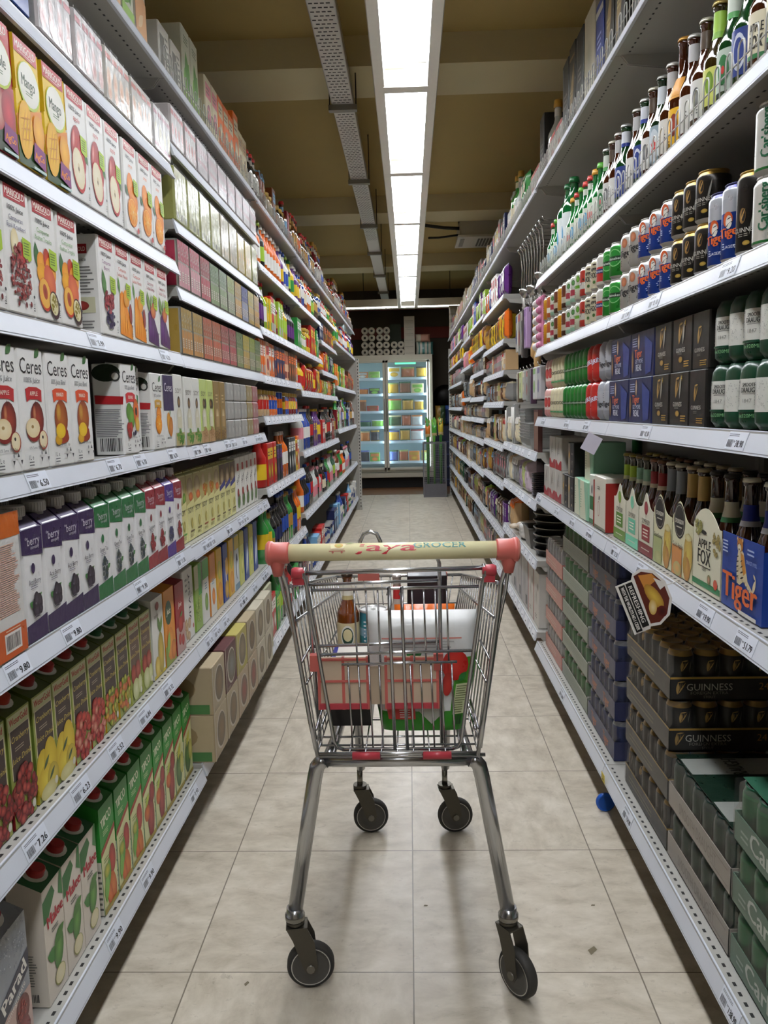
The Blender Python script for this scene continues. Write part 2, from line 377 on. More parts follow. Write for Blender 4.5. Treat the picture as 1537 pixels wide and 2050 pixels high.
def sh_phrase(side, bay, k):
    n = len((LS, RS)[side][bay])
    s = ('top shelf' if k == n-1 else ('bottom shelf' if k == 0 else 'shelf '+NUM[k]))
    return '%s rack %s bay %s' % (('left', 'right')[side], NUM[bay], s)
TILT = Matrix.Rotation(-math.atan2(.0135, .040), 4, 'X')
_tk = {}
def ticket(price):
    if price not in _tk:
        g = G(); w, h = .08, .033; g.box(-w/2, -.0007, 0, w/2, 0, h, 'e6eaf2', 'card')
        prints(g, flat(w, -.0007), [('r', .02, .02, .98, .39, 'dfe4ee'), ('x', .05, .30, .8, .37, 2, '5a5e68'), ('s', .06, .06, .3, .17, '2a2c33'), ('t', 'RM', .44, .19, .05, '33353c'), ('t', price, .72, .15, .15, '17181c', {'b': .06, 'w': .40})])
        me = g.mesh('price_ticket'); me.transform(TILT); _tk[price] = me
    return _tk[price]
def shelf_meshes(L, depth, z, low, near):
    key = (L, depth, z > EYE, near, low)
    if key in shelf_meshes.c: return shelf_meshes.c[key]
    a = L/2-.002
    g = G(); g.box(-a, .012, .012, a, depth, TOPZ-.002, 'aaa8a1', 'shelf')
    if near:
        n = int(L/.026)
        for i in range(n):
            x = -a+.02+i*.026
            if x > a-.02: break
            if z > EYE: g.poly([(x, .045, .0116), (x+.009, .045, .0116), (x+.009, .050, .0116), (x, .050, .0116)], '1d1c1a', 'matte')
            else:
                y = .022 if not low else .026
                g.poly([(x, y, TOPZ-.0016), (x+.011, y, TOPZ-.0016), (x+.011, y+.006, TOPZ-.0016), (x, y+.006, TOPZ-.0016)], '141312', 'matte')
    r = G(); r.extx([(0, 0), (.008, 0), (.017, .036), (.017, TOPZ), (.0135, TOPZ)], -a, a, 'd3d7df', 'shelf')
    if near: 
        r.poly([(-a, .0006, .0035), (a, .0006, .0035), (a, .0008, .0045), (-a, .0008, .0045)], '8e9096', 'shelf'); r.poly([(-a, .0122, TOPZ-.002), (a, .0122, TOPZ-.002), (a, .0126, TOPZ-.001), (-a, .0126, TOPZ-.001)], '8e9096', 'shelf')
    else:
        rn = random.Random(int(z*1000)); x = -a+.04
        while x < a-.1:
            if rn.random() < .85:
                for (y, zz, y2, z2, c) in ((.0024, .007, .0121, .036, 'eef0f5'), (.004, .012, .0075, .022, '565a66')):
                    dx = 0 if c == 'eef0f5' else .028; ww = .075 if c == 'eef0f5' else .03
                    r.poly([(x+dx, y-.0014, zz), (x+dx+ww, y-.0014, zz), (x+dx+ww, y2-.0014, z2), (x+dx, y2-.0014, z2)], c, 'card')
            x += rn.uniform(.09, .15)
    b = G(); b.extx([(.03, .012), (depth-.02, .012), (depth-.02, -.045), (depth-.1, -.042), (.05, -.012)], -.0015, .0015, 'b4b2ab', 'shelf')
    shelf_meshes.c[key] = (g.mesh('store_shelf'), r.mesh('price_rail'), b.mesh('bracket')); return shelf_meshes.c[key]
shelf_meshes.c = {}
PRICES = {(0, 0, 0): ['6.51', '9.90', '9.90', '7.90'], (0, 0, 1): ['7.26', '6.23', '5.52', '6.84', '5.32'], (0, 0, 2): ['9.80', '9.80', '9.30', '11.30'], (0, 0, 3): ['6.50', '6.50', '6.70', '6.70', '6.70'], (0, 0, 4): ['5.99', '5.99', '6.20'],
          (0, 1, 3): ['5.80', '4.60', '5.20', '5.20', '3.30', '4.10', '2.90'], (0, 1, 2): ['4.80', '5.30', '5.30', '4.30', '4.30', '4.90', '5.10'], (0, 1, 1): ['5.32', '4.70', '4.70', '6.20', '5.80', '4.90', '6.10', '6.90'], (0, 1, 0): ['7.90'],
          (1, 0, 1): ['49.90', '51.79', '19.90', '37.50', '7.50', '32.50'], (1, 0, 0): ['138.90', '154.90'], (1, 0, 2): ['38.90', '42.50'], (1, 0, 3): ['8.90', '9.20', '8.10', '7.90'], (1, 1, 1): ['18.90', '17.50', '21.90', '16.90'], (1, 1, 2): ['36.90', '33.90', '29.90'], (1, 1, 0): ['128.90']}
for side in (0, 1):
    B, SS, XF, rz, sg = ((LB, LS, XL, PI/2, -1), (RB, RS, XR, -PI/2, 1))[side]
    for bay in range(len(B)-1):
        y0, y1 = B[bay], B[bay+1]; L = round(y1-y0, 3); ym = (y0+y1)/2; zs = SS[bay]
        side_n = ('left', 'right')[side]; back = XF+sg*.47
        root = new('gondola_rack', None, loc=(back, ym, 0), rz=rz); tag(root, '%s shelving frame with dark back panel, %s from the camera' % (side_n, BAYN[bay]), 'shelving', 'shelving frames on both sides of the aisle')
        g = G(); g.box(-L/2, 0, .06, L/2, .012, 2.16, '7e7a72', 'shelf'); new('back_board', g.mesh('back_board'), root)
        for sx in (-1, 1):
            g = G(); g.box(sx*(L/2-.016)-.014, -.03, 0, sx*(L/2-.016)+.014, -.001, 2.15, '8f8c84', 'shelf'); new('post', g.mesh('post'), root)
            g = G(); g.box(sx*(L/2-.02)-.014, -.40, 0, sx*(L/2-.02)+.014, -.03, .055, '77746d', 'shelf'); new('base_foot', g.mesh('base_foot'), root)
        for k, z in enumerate(zs):
            near = bay < 2; dep = .43
            sm = shelf_meshes(L, dep, z, k < 2, near)
            o = new('store_shelf', sm[0], loc=(XF, ym, z), rz=rz); tag(o, 'grey metal shelf board with price rail, '+sh_phrase(side, bay, k), 'shelf', 'metal shelves of the %s rack' % side_n)
            r = new('price_rail', sm[1], o)
            for sx in (-1, 1): new('bracket', sm[2], o, loc=(sx*(L/2-.005), 0, 0))
            if near:
                pr = PRICES.get((side, bay, k), []); n = len(pr)
                for i, p in enumerate(pr):
                    x = (-L/2+L*(i+.5)/n+.06*math.sin(i*2.3+k)) if (side, bay, k) != (0, 0, 1) else -.42+i*.19
                    if side: x = -x
                    new('price_ticket', ticket(p), r, loc=(x, .0012, .005))
# wire guards along the shelf fronts
def guard(side, bay, z, a0, a1, label, pitch=.0275, hh=.062):
    XF, rz, sg = ((XL, PI/2, -1), (XR, -PI/2, 1))[side]; L = a1-a0; g = G(); x = -L/2+.004; c = 'c9c8c2'; r = .0016
    while x+pitch < L/2:
        pts = [(x, 0, 0), (x, 0, hh-.008)]+[(x+pitch*.5-pitch*.5*math.cos(t), 0, hh-.008+.010*math.sin(t)) for t in (PI*.25, PI*.5, PI*.75)]+[(x+pitch, 0, hh-.008), (x+pitch, 0, 0)]
        g.tube(pts, r, 5, c, 'plastic'); x += pitch*2
    g.tube([(-L/2, .002, .004), (L/2, .002, .004)], r, 5, c, 'plastic'); g.tube([(-L/2, .002, hh*.55), (L/2, .002, hh*.55)], r, 5, c, 'plastic')
    o = new('wire_guard', g.mesh('wire_guard'), loc=(XF+sg*.020, (a0+a1)/2, z+TOPZ+.004), rz=rz); tag(o, label, 'wire guard', 'white wire guards on the upper shelves'); return o
for bay in range(2):
    guard(1, bay, 1.754, RB[bay]+.01, RB[bay+1]-.01, 'white wire guard in front of the beer bottles, right rack '+NUM[bay]+' bay')
for bay in range(8):
    guard(1, bay, RS[bay][-1], RB[bay]+.01, RB[bay+1]-.01, 'white wire guard along the top shelf, right rack bay '+NUM[bay], .0275 if bay < 4 else .05)
for bay in range(1, 7):
    guard(0, bay, LS[bay][-1], LB[bay]+.01, LB[bay+1]-.01, 'white wire guard along the top shelf, left rack bay '+NUM[bay], .0275 if bay < 3 else .05)
# perforated end panels of the racks
for side, (x0, x1, y) in enumerate(((-1.1, -.632, 10.004), (.60, 1.03, 11.522))):
    g = G(); g.box(x0, y, .0, x1, y+.02, 1.86+side*.2, 'a8a59c', 'shelf')
    o = new('perforated_screen', g.mesh('perforated_screen'), loc=(0, 0, 0)); tag(o, 'grey perforated steel panel closing the far end of the %s rack' % ('left', 'right')[side], 'panel')
    g = G(); xe = x1 if side == 0 else x0; s = 1 if side == 0 else -1
    g.box(min(xe, xe+s*.03), y-.01, 0, max(xe, xe+s*.03), y+.03, 1.86+side*.2, 'b9b6ad', 'shelf')
    for i in range(46): g.box(min(xe+s*.010, xe+s*.020), y-.0106, .04+i*.04, max(xe+s*.010, xe+s*.020), y-.0098, .058+i*.04, '2f2d2a', 'matte')
    new('slotted_edge', g.mesh('slotted_edge'), o)
# ================================================================== freezer
FY = 12.6
root = new('upright_freezer', None, loc=(0, FY, 0)); tag(root, 'cream upright freezer with two lit glass doors at the aisle end', 'freezer')
fa, fb = -1.08, .375
g = G(); c = 'd6d0bf'
g.box(fa, .06, .17, fb, .82, .30, c, 'plastic'); g.box(fa, .06, 1.99, fb, .82, 2.07, c, 'plastic'); g.box(fa, .06, .30, fa+.05, .82, 1.99, c, 'plastic'); g.box(fb-.05, .06, .30, fb, .82, 1.99, c, 'plastic'); g.box(fa, .78, .30, fb, .82, 1.99, 'c3dbe2', 'plastic')
new('cabinet_body', g.mesh('cabinet_body'), root)
g = G(); g.box(fa, .03, .18, fb, .06, .245, 'bdb7a6', 'plastic'); g.box(fa, .045, .245, fb, .06, .262, '8b8678', 'plastic'); new('base_grille', g.mesh('base_grille'), root)
g = G(); g.box(fa+.03, .2, 0, fb-.03, .8, .17, '151413', 'matte'); new('plinth', g.mesh('plinth'), root)
for i, (a, b) in enumerate(((-1.02, -.362), (-.344, .322))):
    g = G(); fr = 'cfcabb'; t = .032
    for q in ((a, .30, a+t, 1.985), (b-t, .30, b, 1.985), (a, .30, b, .30+t), (a, 1.985-t, b, 1.985)): g.box(q[0], 0, q[1], q[2], .045, q[3], fr, 'plastic')
    d = new('glass_door', g.mesh('glass_door'), root)
    g = G(); g.box(a+t, .015, .30+t, b-t, .02, 1.985-t, 'ffffff', 'pane'); new('pane', g.mesh('pane'), d)
    g = G(); hx = b-.012 if i == 0 else a+.012; g.tube([(hx, -.02, .9), (hx, -.03, .95), (hx, -.03, 1.35), (hx, -.02, 1.4)], .008, 8, '8c8a84', 'steel'); new('handle', g.mesh('handle'), d)
g = G(); g.box(-.39, .05, .30, -.316, .068, 1.99, 'b8b4a6', 'plastic'); new('mullion', g.mesh('mullion'), root)
for x in (-1.0, -.353, .305):
    g = G(); g.box(x-.02, .072, .34, x+.02, .092, 1.95, 'ffffff', 'freezer_light'); new('lamp', g.mesh('lamp'), root)
g = G(); g.box(-.2, .05, 1.925, .12, .06, 1.95, 'ffffff', 'green_glow'); l = new('header_lamp', g.mesh('header_lamp'), root); l['label'] = 'green glowing strip'
FZ = [.40, .72, .95, 1.19, 1.455, 1.70]
for z in FZ:
    g = G(); g.box(fa+.05, .12, z, fb-.05, .74, z+.012, 'dfeaf0', 'plastic'); g.box(fa+.05, .105, z-.012, fb-.05, .118, z+.028, 'cfe4f2', 'plastic'); new('wire_shelf', g.mesh('wire_shelf'), root)
# ================================================================== shopping trolley
CX = -.036
cart = new('shopping_trolley', None, loc=(CX, 1.9, 0)); tag(cart, 'chrome wire shopping trolley with cream handle standing in the middle of the aisle', 'shopping trolley')
def cp(name, g, parent=None): return new(name, g.mesh(name), parent or cart)
yc = -1.9
def P(x, y, z): return (x, y+yc, z)
STL = 'bcbdbf'; PINK = 'c9685e'; PNK2 = 'b8404a'
# handle bar with printed name
g = G(); HY, HZ, HR, HL = 1.5, .983, .0165, .213
s0 = len(g.v); g.lathe([(HR, -HL, 'e4dcae'), (HR, HL, 'e4dcae')], 28, 0, 0, 'plastic'); g.xf(Matrix.Translation(P(-.001, HY, HZ)) @ Matrix.Rotation(PI/2, 4, 'Y') , s0)
mp = lambda u, v, o: (u+0., HY+yc-(HR+o)*math.cos(v/HR), HZ+(HR+o)*math.sin(v/HR))
ops = [('t', 'jaya', -.012, .0125, .0175, 'c22f3c', {'sh': .28, 'b': .09, 'w': .112}), ('t', 'GROCER', .089, .015, .0125, '2f7d78', {'b': .07, 'w': .098}),
       ('r', -.118, .004, -.088, .0055, 'b06a5c'), ('p', [(-.116, .008), (-.09, .008), (-.084, .021), (-.118, .021)], 'd9b9a0'), ('p', [(-.1145, .0095), (-.0915, .0095), (-.0865, .0195), (-.116, .0195)], 'e4dcae'),
       ('e', -.1, .016, .008, .0055, 'a8b45c', 'cfa04f'), ('l', -.09, .021, -.07, .024, '9aa86a', .1), ('e', -.111, .0025, .002, .002, 'b06a5c'), ('e', -.094, .0025, .002, .002, 'b06a5c')]
prints(g, mp, ops, 'plastic', True, .0003)
h = cp('handle_bar', g)
for sx in (-1, 1):
    g = G(); s0 = len(g.v)
    g.lathe([(.0195, -.022, PINK), (.0205, -.018, PINK), (.0205, .008, PINK), (.0225, .010, PINK), (.0235, .017, 'd08276'), (.019, .0215, 'd08276')], 24, 0, 0, 'plastic'); g.xf(Matrix.Translation(P(sx*(HL+.004), HY, HZ)) @ Matrix.Rotation(sx*PI/2, 4, 'Y'), s0)
    s0 = len(g.v); g.lathe([(.0085, -.045, PINK), (.012, -.03, PINK), (.0175, -.012, PINK), (.017, 0, PINK)], 16, 0, 0, 'plastic'); g.xf(Matrix.Translation(P(sx*(HL+.006), HY+.003, HZ)), s0)
    e = cp('end_cap', g, h); e['label'] = 'pink plastic end cap'
# tubular chassis
ZB = .525
g = G(); g.tube([P(-.158, 1.6, ZB), P(.158, 1.6, ZB)], .0135, 14, STL); g.tube([P(-.14, 1.63, ZB-.022), P(.14, 1.63, ZB-.022)], .007, 10, '6f6d68')
for sx in (-1, 1):
    g.tube([P(sx*.15, 1.615, ZB-.01), P(sx*.145, 1.75, ZB-.02), P(sx*.135, 2.1, ZB-.03), P(sx*.128, 2.2, .44), P(sx*.124, 2.26, .2)], .0125, 12, STL)
g.tube([P(-.128, 2.2, .44), P(.128, 2.2, .44)], .009, 10, STL)
cp('chassis', g)
for sx in (-1, 1):
    g = G(); g.tube([P(sx*.150, 1.6, ZB), P(sx*.160, 1.6, ZB-.003), P(sx*.169, 1.6, ZB-.014), P(sx*.175, 1.601, ZB-.04), P(sx*.2275, 1.612, .185)], .0160, 18, STL)
    s0 = len(g.v); g.lathe([(.019, 0, '8d8b86'), (.0215, .004, '8d8b86'), (.0215, .014, STL), (.018, .018, STL), (.0175, .03, STL)], 18, 0, 0, 'chrome'); g.xf(Matrix.Translation(P(sx*.2295, 1.612, .158)), s0)
    cp('leg', g)
def caster(x, y, zs, ang, big=True):
    # swivel fork hanging from x,y,zs; the wheel trails along ang
    R = .0515; t = .012; root_ = new('caster', None, cart, loc=P(x, y, 0), rz=ang)
    g = G(); s0 = 0
    trail = .030; zt = zs
    g.lathe([(.017, zt-.012, '4a463e'), (.020, zt-.006, '5a564c'), (.020, zt, '5a564c')], 16, 0, 0, 'steel')
    g.tube([(0, 0, zt-.012), (0, 0, zt+.045)], .0085, 10, '8a8880', 'chrome')
    for sy in (-1, 1):
        b = [(-.020, zt-.010), (.024, zt-.010), (.040, zt-.045), (trail+.016, R+.004), (trail+.008, R-.011), (trail-.008, R-.011), (trail-.016, R+.004), (-.006, zt-.040)]
        g.ext(b, sy*.0185-.0013, sy*.0185+.0013, '57534a', 'steel')
    g.box(-.020, -.0185, zt-.0135, .026, .0185, zt-.010, '57534a', 'steel')
    new('fork', g.mesh('fork'), root_)
    g = G()
    g.lathe([(.030, -.011, '4c4a46', 'plastic'), (.040, -.0125, '4c4a46', 'plastic'), (.0405, -.0128, 'b9b6ae', 'plastic'), (.0425, -.0128, '2a2928', 'rubber'), (R-.004, -t, '2f2e2c', 'rubber'), (R, -t*.55, '35332f', 'rubber'), (R, t*.55, '35332f', 'rubber'), (R-.004, t, '2a2928', 'rubber'), (.0425, .0128, 'b9b6ae', 'plastic'), (.0405, .0128, '4c4a46', 'plastic'), (.040, .0125, '4c4a46', 'plastic'), (.030, .011, '4c4a46', 'plastic')], 40, 0, 0, 'plastic')
    g.xf(Matrix.Rotation(PI/2, 4, 'X')); s0 = len(g.v)
    g.lathe([(.009, -.023, '77736a'), (.009, .023, '77736a')], 8, 0, 0, 'steel'); g.xf(Matrix.Rotation(PI/2, 4, 'X'), s0)
    new('wheel', g.mesh('wheel'), root_, loc=(trail, 0, R))
caster(-.2295, 1.614, .158, .12); caster(.2295, 1.614, .158, -.95); caster(-.128, 2.262, .150, .10); caster(.122, 2.262, .150, .12)
# basket: near rim y 1.58 z .90, far rim y 2.22 z .785; floor rises slightly to the far end
NY, FYc = 1.585, 2.22
def half(t, s):      # half width: t 0 near..1 far, s 0 floor..1 rim
    a = .165+(.208-.165)*s; b = .138+(.176-.138)*s; return a+(b-a)*t
def zz(t, s):
    a = .548+(.900-.548)*s; b = .585+(.785-.585)*s; return a+(b-a)*t
def yy(t): return NY+(FYc-NY)*t
for sx in (-1, 1):
    g = G()
    for s, r in ((1, .0042), (.80, .0032), (.42, .0025), (.06, .003)): g.tube([P(sx*half(t, s), yy(t), zz(t, s)) for t in (0, .5, 1)], r, 7, STL)
    n = 17
    for i in range(n):
        t = (i+.3)/(n-.4); g.tube([P(sx*half(t, s), yy(t), zz(t, s)) for s in (0, .5, 1)], .0018, 5, STL)
    # strong loop wires at the handle end, rising to the handle
    g.tube([P(sx*.164, 1.575, .545), P(sx*.176, 1.57, .62), P(sx*.207, 1.565, .86), P(sx*.211, 1.56, .905), P(sx*.216, 1.54, .935), P(sx*.218, 1.508, .965)], .0045, 8, STL)
    g.tube([P(sx*.172, 1.60, .55), P(sx*.206, 1.59, .80), P(sx*.222, 1.575, .89), P(sx*.222, 1.54, .935), P(sx*.219, 1.505, .962)], .0035, 8, STL)
    g.tube([P(sx*.166, 1.578, .60), P(sx*.156, 1.66, .63)], .0028, 6, STL); g.tube([P(sx*.19, 1.57, .745), P(sx*.178, 1.66, .76)], .0028, 6, STL)
    cp('basket_side', g)
g = G()
for i in range(11):
    u = -1+2*i/10; g.tube([P(u*half(0, 0), NY, zz(0, 0)), P(u*half(1, 0), FYc, zz(1, 0))], .0018, 5, STL)
for t, r in ((0, .0042), (.06, .0025), (.12, .0025), (.25, .002), (.4, .002), (.55, .002), (.7, .002), (.85, .002), (1, .0035)): g.tube([P(-half(t, 0), yy(t), zz(t, 0)-.003), P(half(t, 0), yy(t), zz(t, 0)-.003)], r, 6, STL)
cp('basket_floor', g)
g = G()
for s, r in ((1, .0042), (.6, .002), (.3, .002), (0, .003)): g.tube([P(-half(1, s), FYc, zz(1, s)), P(half(1, s), FYc, zz(1, s))], r, 7, STL)
for i in range(15):
    u = -1+2*i/14; g.tube([P(u*half(1, 0), FYc, zz(1, 0)), P(u*half(1, 1), FYc, zz(1, 1))], .0018, 5, STL)
fr = cp('basket_front', g)
for a in (-.085, .105):
    g = G(); g.box(a-.03, FYc+yc-.006, .785-.012, a+.03, FYc+yc+.006, .785+.008, 'b9655a', 'plastic'); e = new('bumper_sleeve', g.mesh('bumper_sleeve'), fr); e['label'] = 'faded pink plastic sleeve'
# hinged rear gate
def gx(x): return -.215+(x-250)*.0003667+.034
def gz(y): return .924-(y-265)*.0003865
YG = 1.60
g = G()
def W2(pts, r, y=YG, n=6): g.tube([P(gx(a), y, gz(b)) for a, b in pts], r, n, STL)
W2([(250, 262), (1235, 248)], .0048, YG-.012, 8)
for sx in (0, 1):
    X = (lambda a: a) if sx == 0 else (lambda a: 1490-a)
    g.tube([P(gx(X(258)), YG-.012, gz(230)), P(gx(X(250)), YG-.02, gz(262)), P(gx(X(262)), YG-.012, gz(330)), P(gx(X(385)), YG, gz(1190)), P(gx(X(405)), YG, gz(1228)), P(gx(X(440)), YG, gz(1238))], .0042, 8, STL)
W2([(430, 1238), (1060, 1238)], .0042); W2([(280, 360), (1210, 352)], .0036); W2([(330, 710), (1180, 696)], .0036); W2([(440, 765), (1085, 757)], .003); W2([(300, 1258), (1235, 1256)], .0042, YG-.015)
for x in (715, 785): g.tube([P(gx(x-8), YG-.004, gz(390)), P(gx(x), YG-.004, gz(345)), P(gx(x), YG-.004, gz(500)), P(gx(x+15), YG-.004, gz(1238))], .0036, 7, STL)
for i in range(11):
    x = 475+i*58
    if abs(x-715) > 30 and abs(x-785) > 30: W2([(x, 757), (x+14, 1238)], .0021, YG+.002, 5)
for x in (840, 905, 968, 1032, 520, 585, 650): W2([(x, 358), (x+8, 757)], .0021, YG+.002, 5)
gate = cp('rear_gate', g)
for a, b in ((490, 645), (888, 1045)):
    g = G(); s0 = len(g.v); g.tube([P(gx(a), YG-.015, gz(1257)), P(gx(b), YG-.015, gz(1257))], .0085, 12, PNK2, 'plastic'); e = new('sleeve', g.mesh('sleeve'), gate); e['label'] = 'faded red plastic sleeve'
for x, sx in ((222, -1), (1263, 1)):
    g = G(); s0 = len(g.v); g.lathe([(.009, -.014, PNK2), (.011, -.012, PNK2), (.013, .008, PNK2), (.010, .014, PNK2)], 14, 0, 0, 'plastic'); g.xf(Matrix.Translation(P(gx(x), YG-.012, gz(262))) @ Matrix.Rotation(sx*PI/2, 4, 'Y'), s0)
    g.box(gx(x)-.011, YG+yc-.02, gz(320), gx(x)+.011, YG+yc-.005, gz(262), PNK2, 'plastic'); e = new('hinge_clip', g.mesh('hinge_clip'), gate); e['label'] = 'red plastic hinge clip'
# folded child seat
g = G(); YS = 1.638
def sxz(x, y): return (-.2175+(x-380)*.000382+.034, YS, .946-(y-185)*.000399)
def T2(pts, r): g.tube([P(*sxz(a, b)) for a, b in pts], r, 7, STL)
T2([(430, 1200), (380, 215), (395, 190), (430, 185), (640, 190), (672, 165), (680, 100), (700, 62), (735, 50), (770, 62), (788, 100), (796, 165), (825, 188), (1070, 183), (1095, 195), (1104, 220), (1105, 1200)], .0042)
T2([(380, 325), (1105, 310)], .0035); T2([(400, 655), (1105, 637)], .0035)
seat = cp('child_seat', g)
g = G()
for a, b in ((440, 705), (805, 1085)):
    x0, _, z1 = sxz(a, 700); x1, _, z0 = sxz(b, 980)
    g.box(x0, YS-.022+yc, z0, x1, YS-.017+yc, z1, 'cbb69d', 'plastic')
    for k in range(3):
        xx = x0+(x1-x0)*k/2; g.box(xx-.003, YS-.024+yc, z0, xx+.003, YS-.013+yc, z1, PINK, 'plastic')
    for zz_ in (z0+.007, z0+(z1-z0)*.55, z1-.004): g.box(x0, YS-.0255+yc, zz_-(.006 if zz_ < z0+.02 else .0022), x1, YS-.013+yc, zz_+(.006 if zz_ < z0+.02 else .0022), PNK2 if zz_ < z0+.02 else PINK, 'plastic')
x0, _, z1 = sxz(705, 700); x1, _, z0 = sxz(805, 980)
g.box(x0, YS-.021+yc, z0+.01, x1, YS-.018+yc, z1-.02, 'b9a68e', 'plastic')
e = new('seat_flap', g.mesh('seat_flap'), seat); e['label'] = 'cream and pink plastic child seat flap'
for a in (420, 1090):
    g = G(); x, _, z = sxz(a, 740); g.box(x-.010, YS-.027+yc, z-.012, x+.010, YS-.008+yc, z+.022, PINK, 'plastic'); e = new('flap_hinge', g.mesh('flap_hinge'), seat); e['label'] = 'pink plastic hinge'
# ------------------------------------------------------------------ groceries in the trolley
FZB = .560
def bagt(u, v): return max(0, 1-(2*u-1)**6)**.35*((max(0, 1-(2*v-1)**6)**.4) if v > .5 else 1-.25*(1-2*v)**10)
def bagw(v): return 1-.24*(1-v)**2-.02*math.sin(v*9)
def pillow(w, h, d, colf, m='film', nx=14, nz=16, e=.5, seed=1, wob=.004, bag=False):
    g = G(); rn = random.Random(seed); idx = {}
    for s in (0, 1):
        for i in range(nx+1):
            for k in range(nz+1):
                u, v = i/nx, k/nz
                t = (max(0, 1-(2*u-1)**4)*max(0, 1-(2*v-1)**6))**e if not bag else bagt(u, v)
                y = (d/2)*t*(-1 if s == 0 else 1)+d/2+rn.uniform(-wob, wob)*(0 if i in (0, nx) or k in (0, nz) else 1)
                idx[s, i, k] = len(g.v); g.v.append(((u-.5)*w*((1-.04*(1-abs(2*v-1))) if not bag else bagw(v)), y, v*h))
    for s in (0, 1):
        for i in range(nx):
            for k in range(nz):
                q = [idx[s, i, k], idx[s, i+1, k], idx[s, i+1, k+1], idx[s, i, k+1]]
                g.face(q if s == 0 else q[::-1], colf((i+.5)/nx, (k+.5)/nz, s), m, True)
    return g
def ricecol(u, v, s):
    if v < .17: return '3f9a2e'
    if u > .80: return '57a83a' if v < .62 else 'e6e7e4'
    return 'e3e4e0'
g = pillow(.24, .258, .085, ricecol, 'film', 20, 22, .3, seed=4, wob=.0015, bag=True)
ff = lambda u, v, o: ((u-.5)*.24*bagw(v), -.003-o+.0425*(1-bagt(u, v)), v*.258)
prints(g, ff, [('r', .12, .12, .42, .24, 'd2423c'), ('x', .25, .13, .4, .23, 5, 'f0d8d4'), ('r', .14, .80, .86, .812, 'd98e82'), ('x', .16, .72, .84, .79, 3, 'b8b8b4'), ('l', .36, .62, .5, .68, '2c6e3a', .25), ('l', .44, .6, .36, .7, '3f8f4a', .2),
               ('e', .80, .58, .12, .13, 'd63a30', 'b81f1c'), ('e', .74, .42, .05, .1, 'c83830', 'b02822'), ('l', .84, .44, .9, .52, '2f7a36', .3), ('p', [(.45, .2), (.6, .08), (.75, .2), (.7, .28), (.5, .28)], 'd8dccf'), ('r', .82, .16, .95, .42, 'd9dfae'), ('x', .83, .17, .94, .41, 12, '7f8a5a'), ('s', .83, .07, .1, .08, '2c2c2c')], 'film', True, .001, .0002)
o = new('rice_bag', g.mesh('rice_bag'), loc=(.018, 1.654, FZB+.001), rz=0); tag(o, 'large white and green rice bag standing upright at the near end of the trolley', 'rice bag')
g = G(); g.box(-.046, 0, 0, .046, .31, .06, '1d1c1e', 'film'); g.box(-.053, -.002, .06, .053, .312, .075, '2a282c', 'film')
o = new('meat_tray', g.mesh('meat_tray'), loc=(-.137, 1.66, FZB+.015)); tag(o, 'black plastic food tray lying on the trolley floor beside the rice bag', 'food tray')
g = G(); g.prism(.094, .16, 0, .042, .008, 'e9e9ea', 'film', y0=0); g.box(-.050, -.003, .042, .050, .163, .05, '2b2f86', 'film'); g.box(-.04, .012, .0502, .04, .15, .0515, 'd8d2c8', 'film')
o = new('pastry_tray', g.mesh('pastry_tray'), loc=(-.133, 1.68, FZB+.0905)); tag(o, 'white tray with a dark blue rim stacked on the black food tray', 'food tray')
g = G(); R = .0345; H = .115
g.lathe([(.030, 0, 'b9b9b6', 'can'), (R, .004, '3b8d9d', 'card'), (R, .05, '8fb6cc', 'card'), (R, .07, '3b8d9d', 'card'), (R, .108, 'c9c9c6', 'can'), (R+.001, .110, 'd6d6d2', 'can'), (R+.001, .114, 'd6d6d2', 'can'), (R-.003, .1145, 'b4b4b0', 'can'), (R-.004, .111, 'cfcfcb', 'can')], 28, 0, R)
prints(g, cyl(R, 0, .07), [('r', .62, .55, .95, 1.45, '8f2f2a'), ('e', .78, 1.1, .1, .09, 'd8c6a0', '8a5a30'), ('x', .15, .5, .5, 1.3, 6, 'e4eef2')], 'card', True, .0006)
pl = G(); pl.tube([(0, R-.014, .113), (.006, R-.004, .1135), (0, R+.006, .113), (-.006, R-.004, .1135)], .0012, 5, 'd9d9d5', 'can', True)
o = new('food_tin', g.mesh('food_tin'), loc=(-.096, 1.90, FZB+.0905)); tag(o, 'blue and silver food tin with ring pull standing in the trolley', 'food tin'); new('ring_pull', pl.mesh('ring_pull'), o)
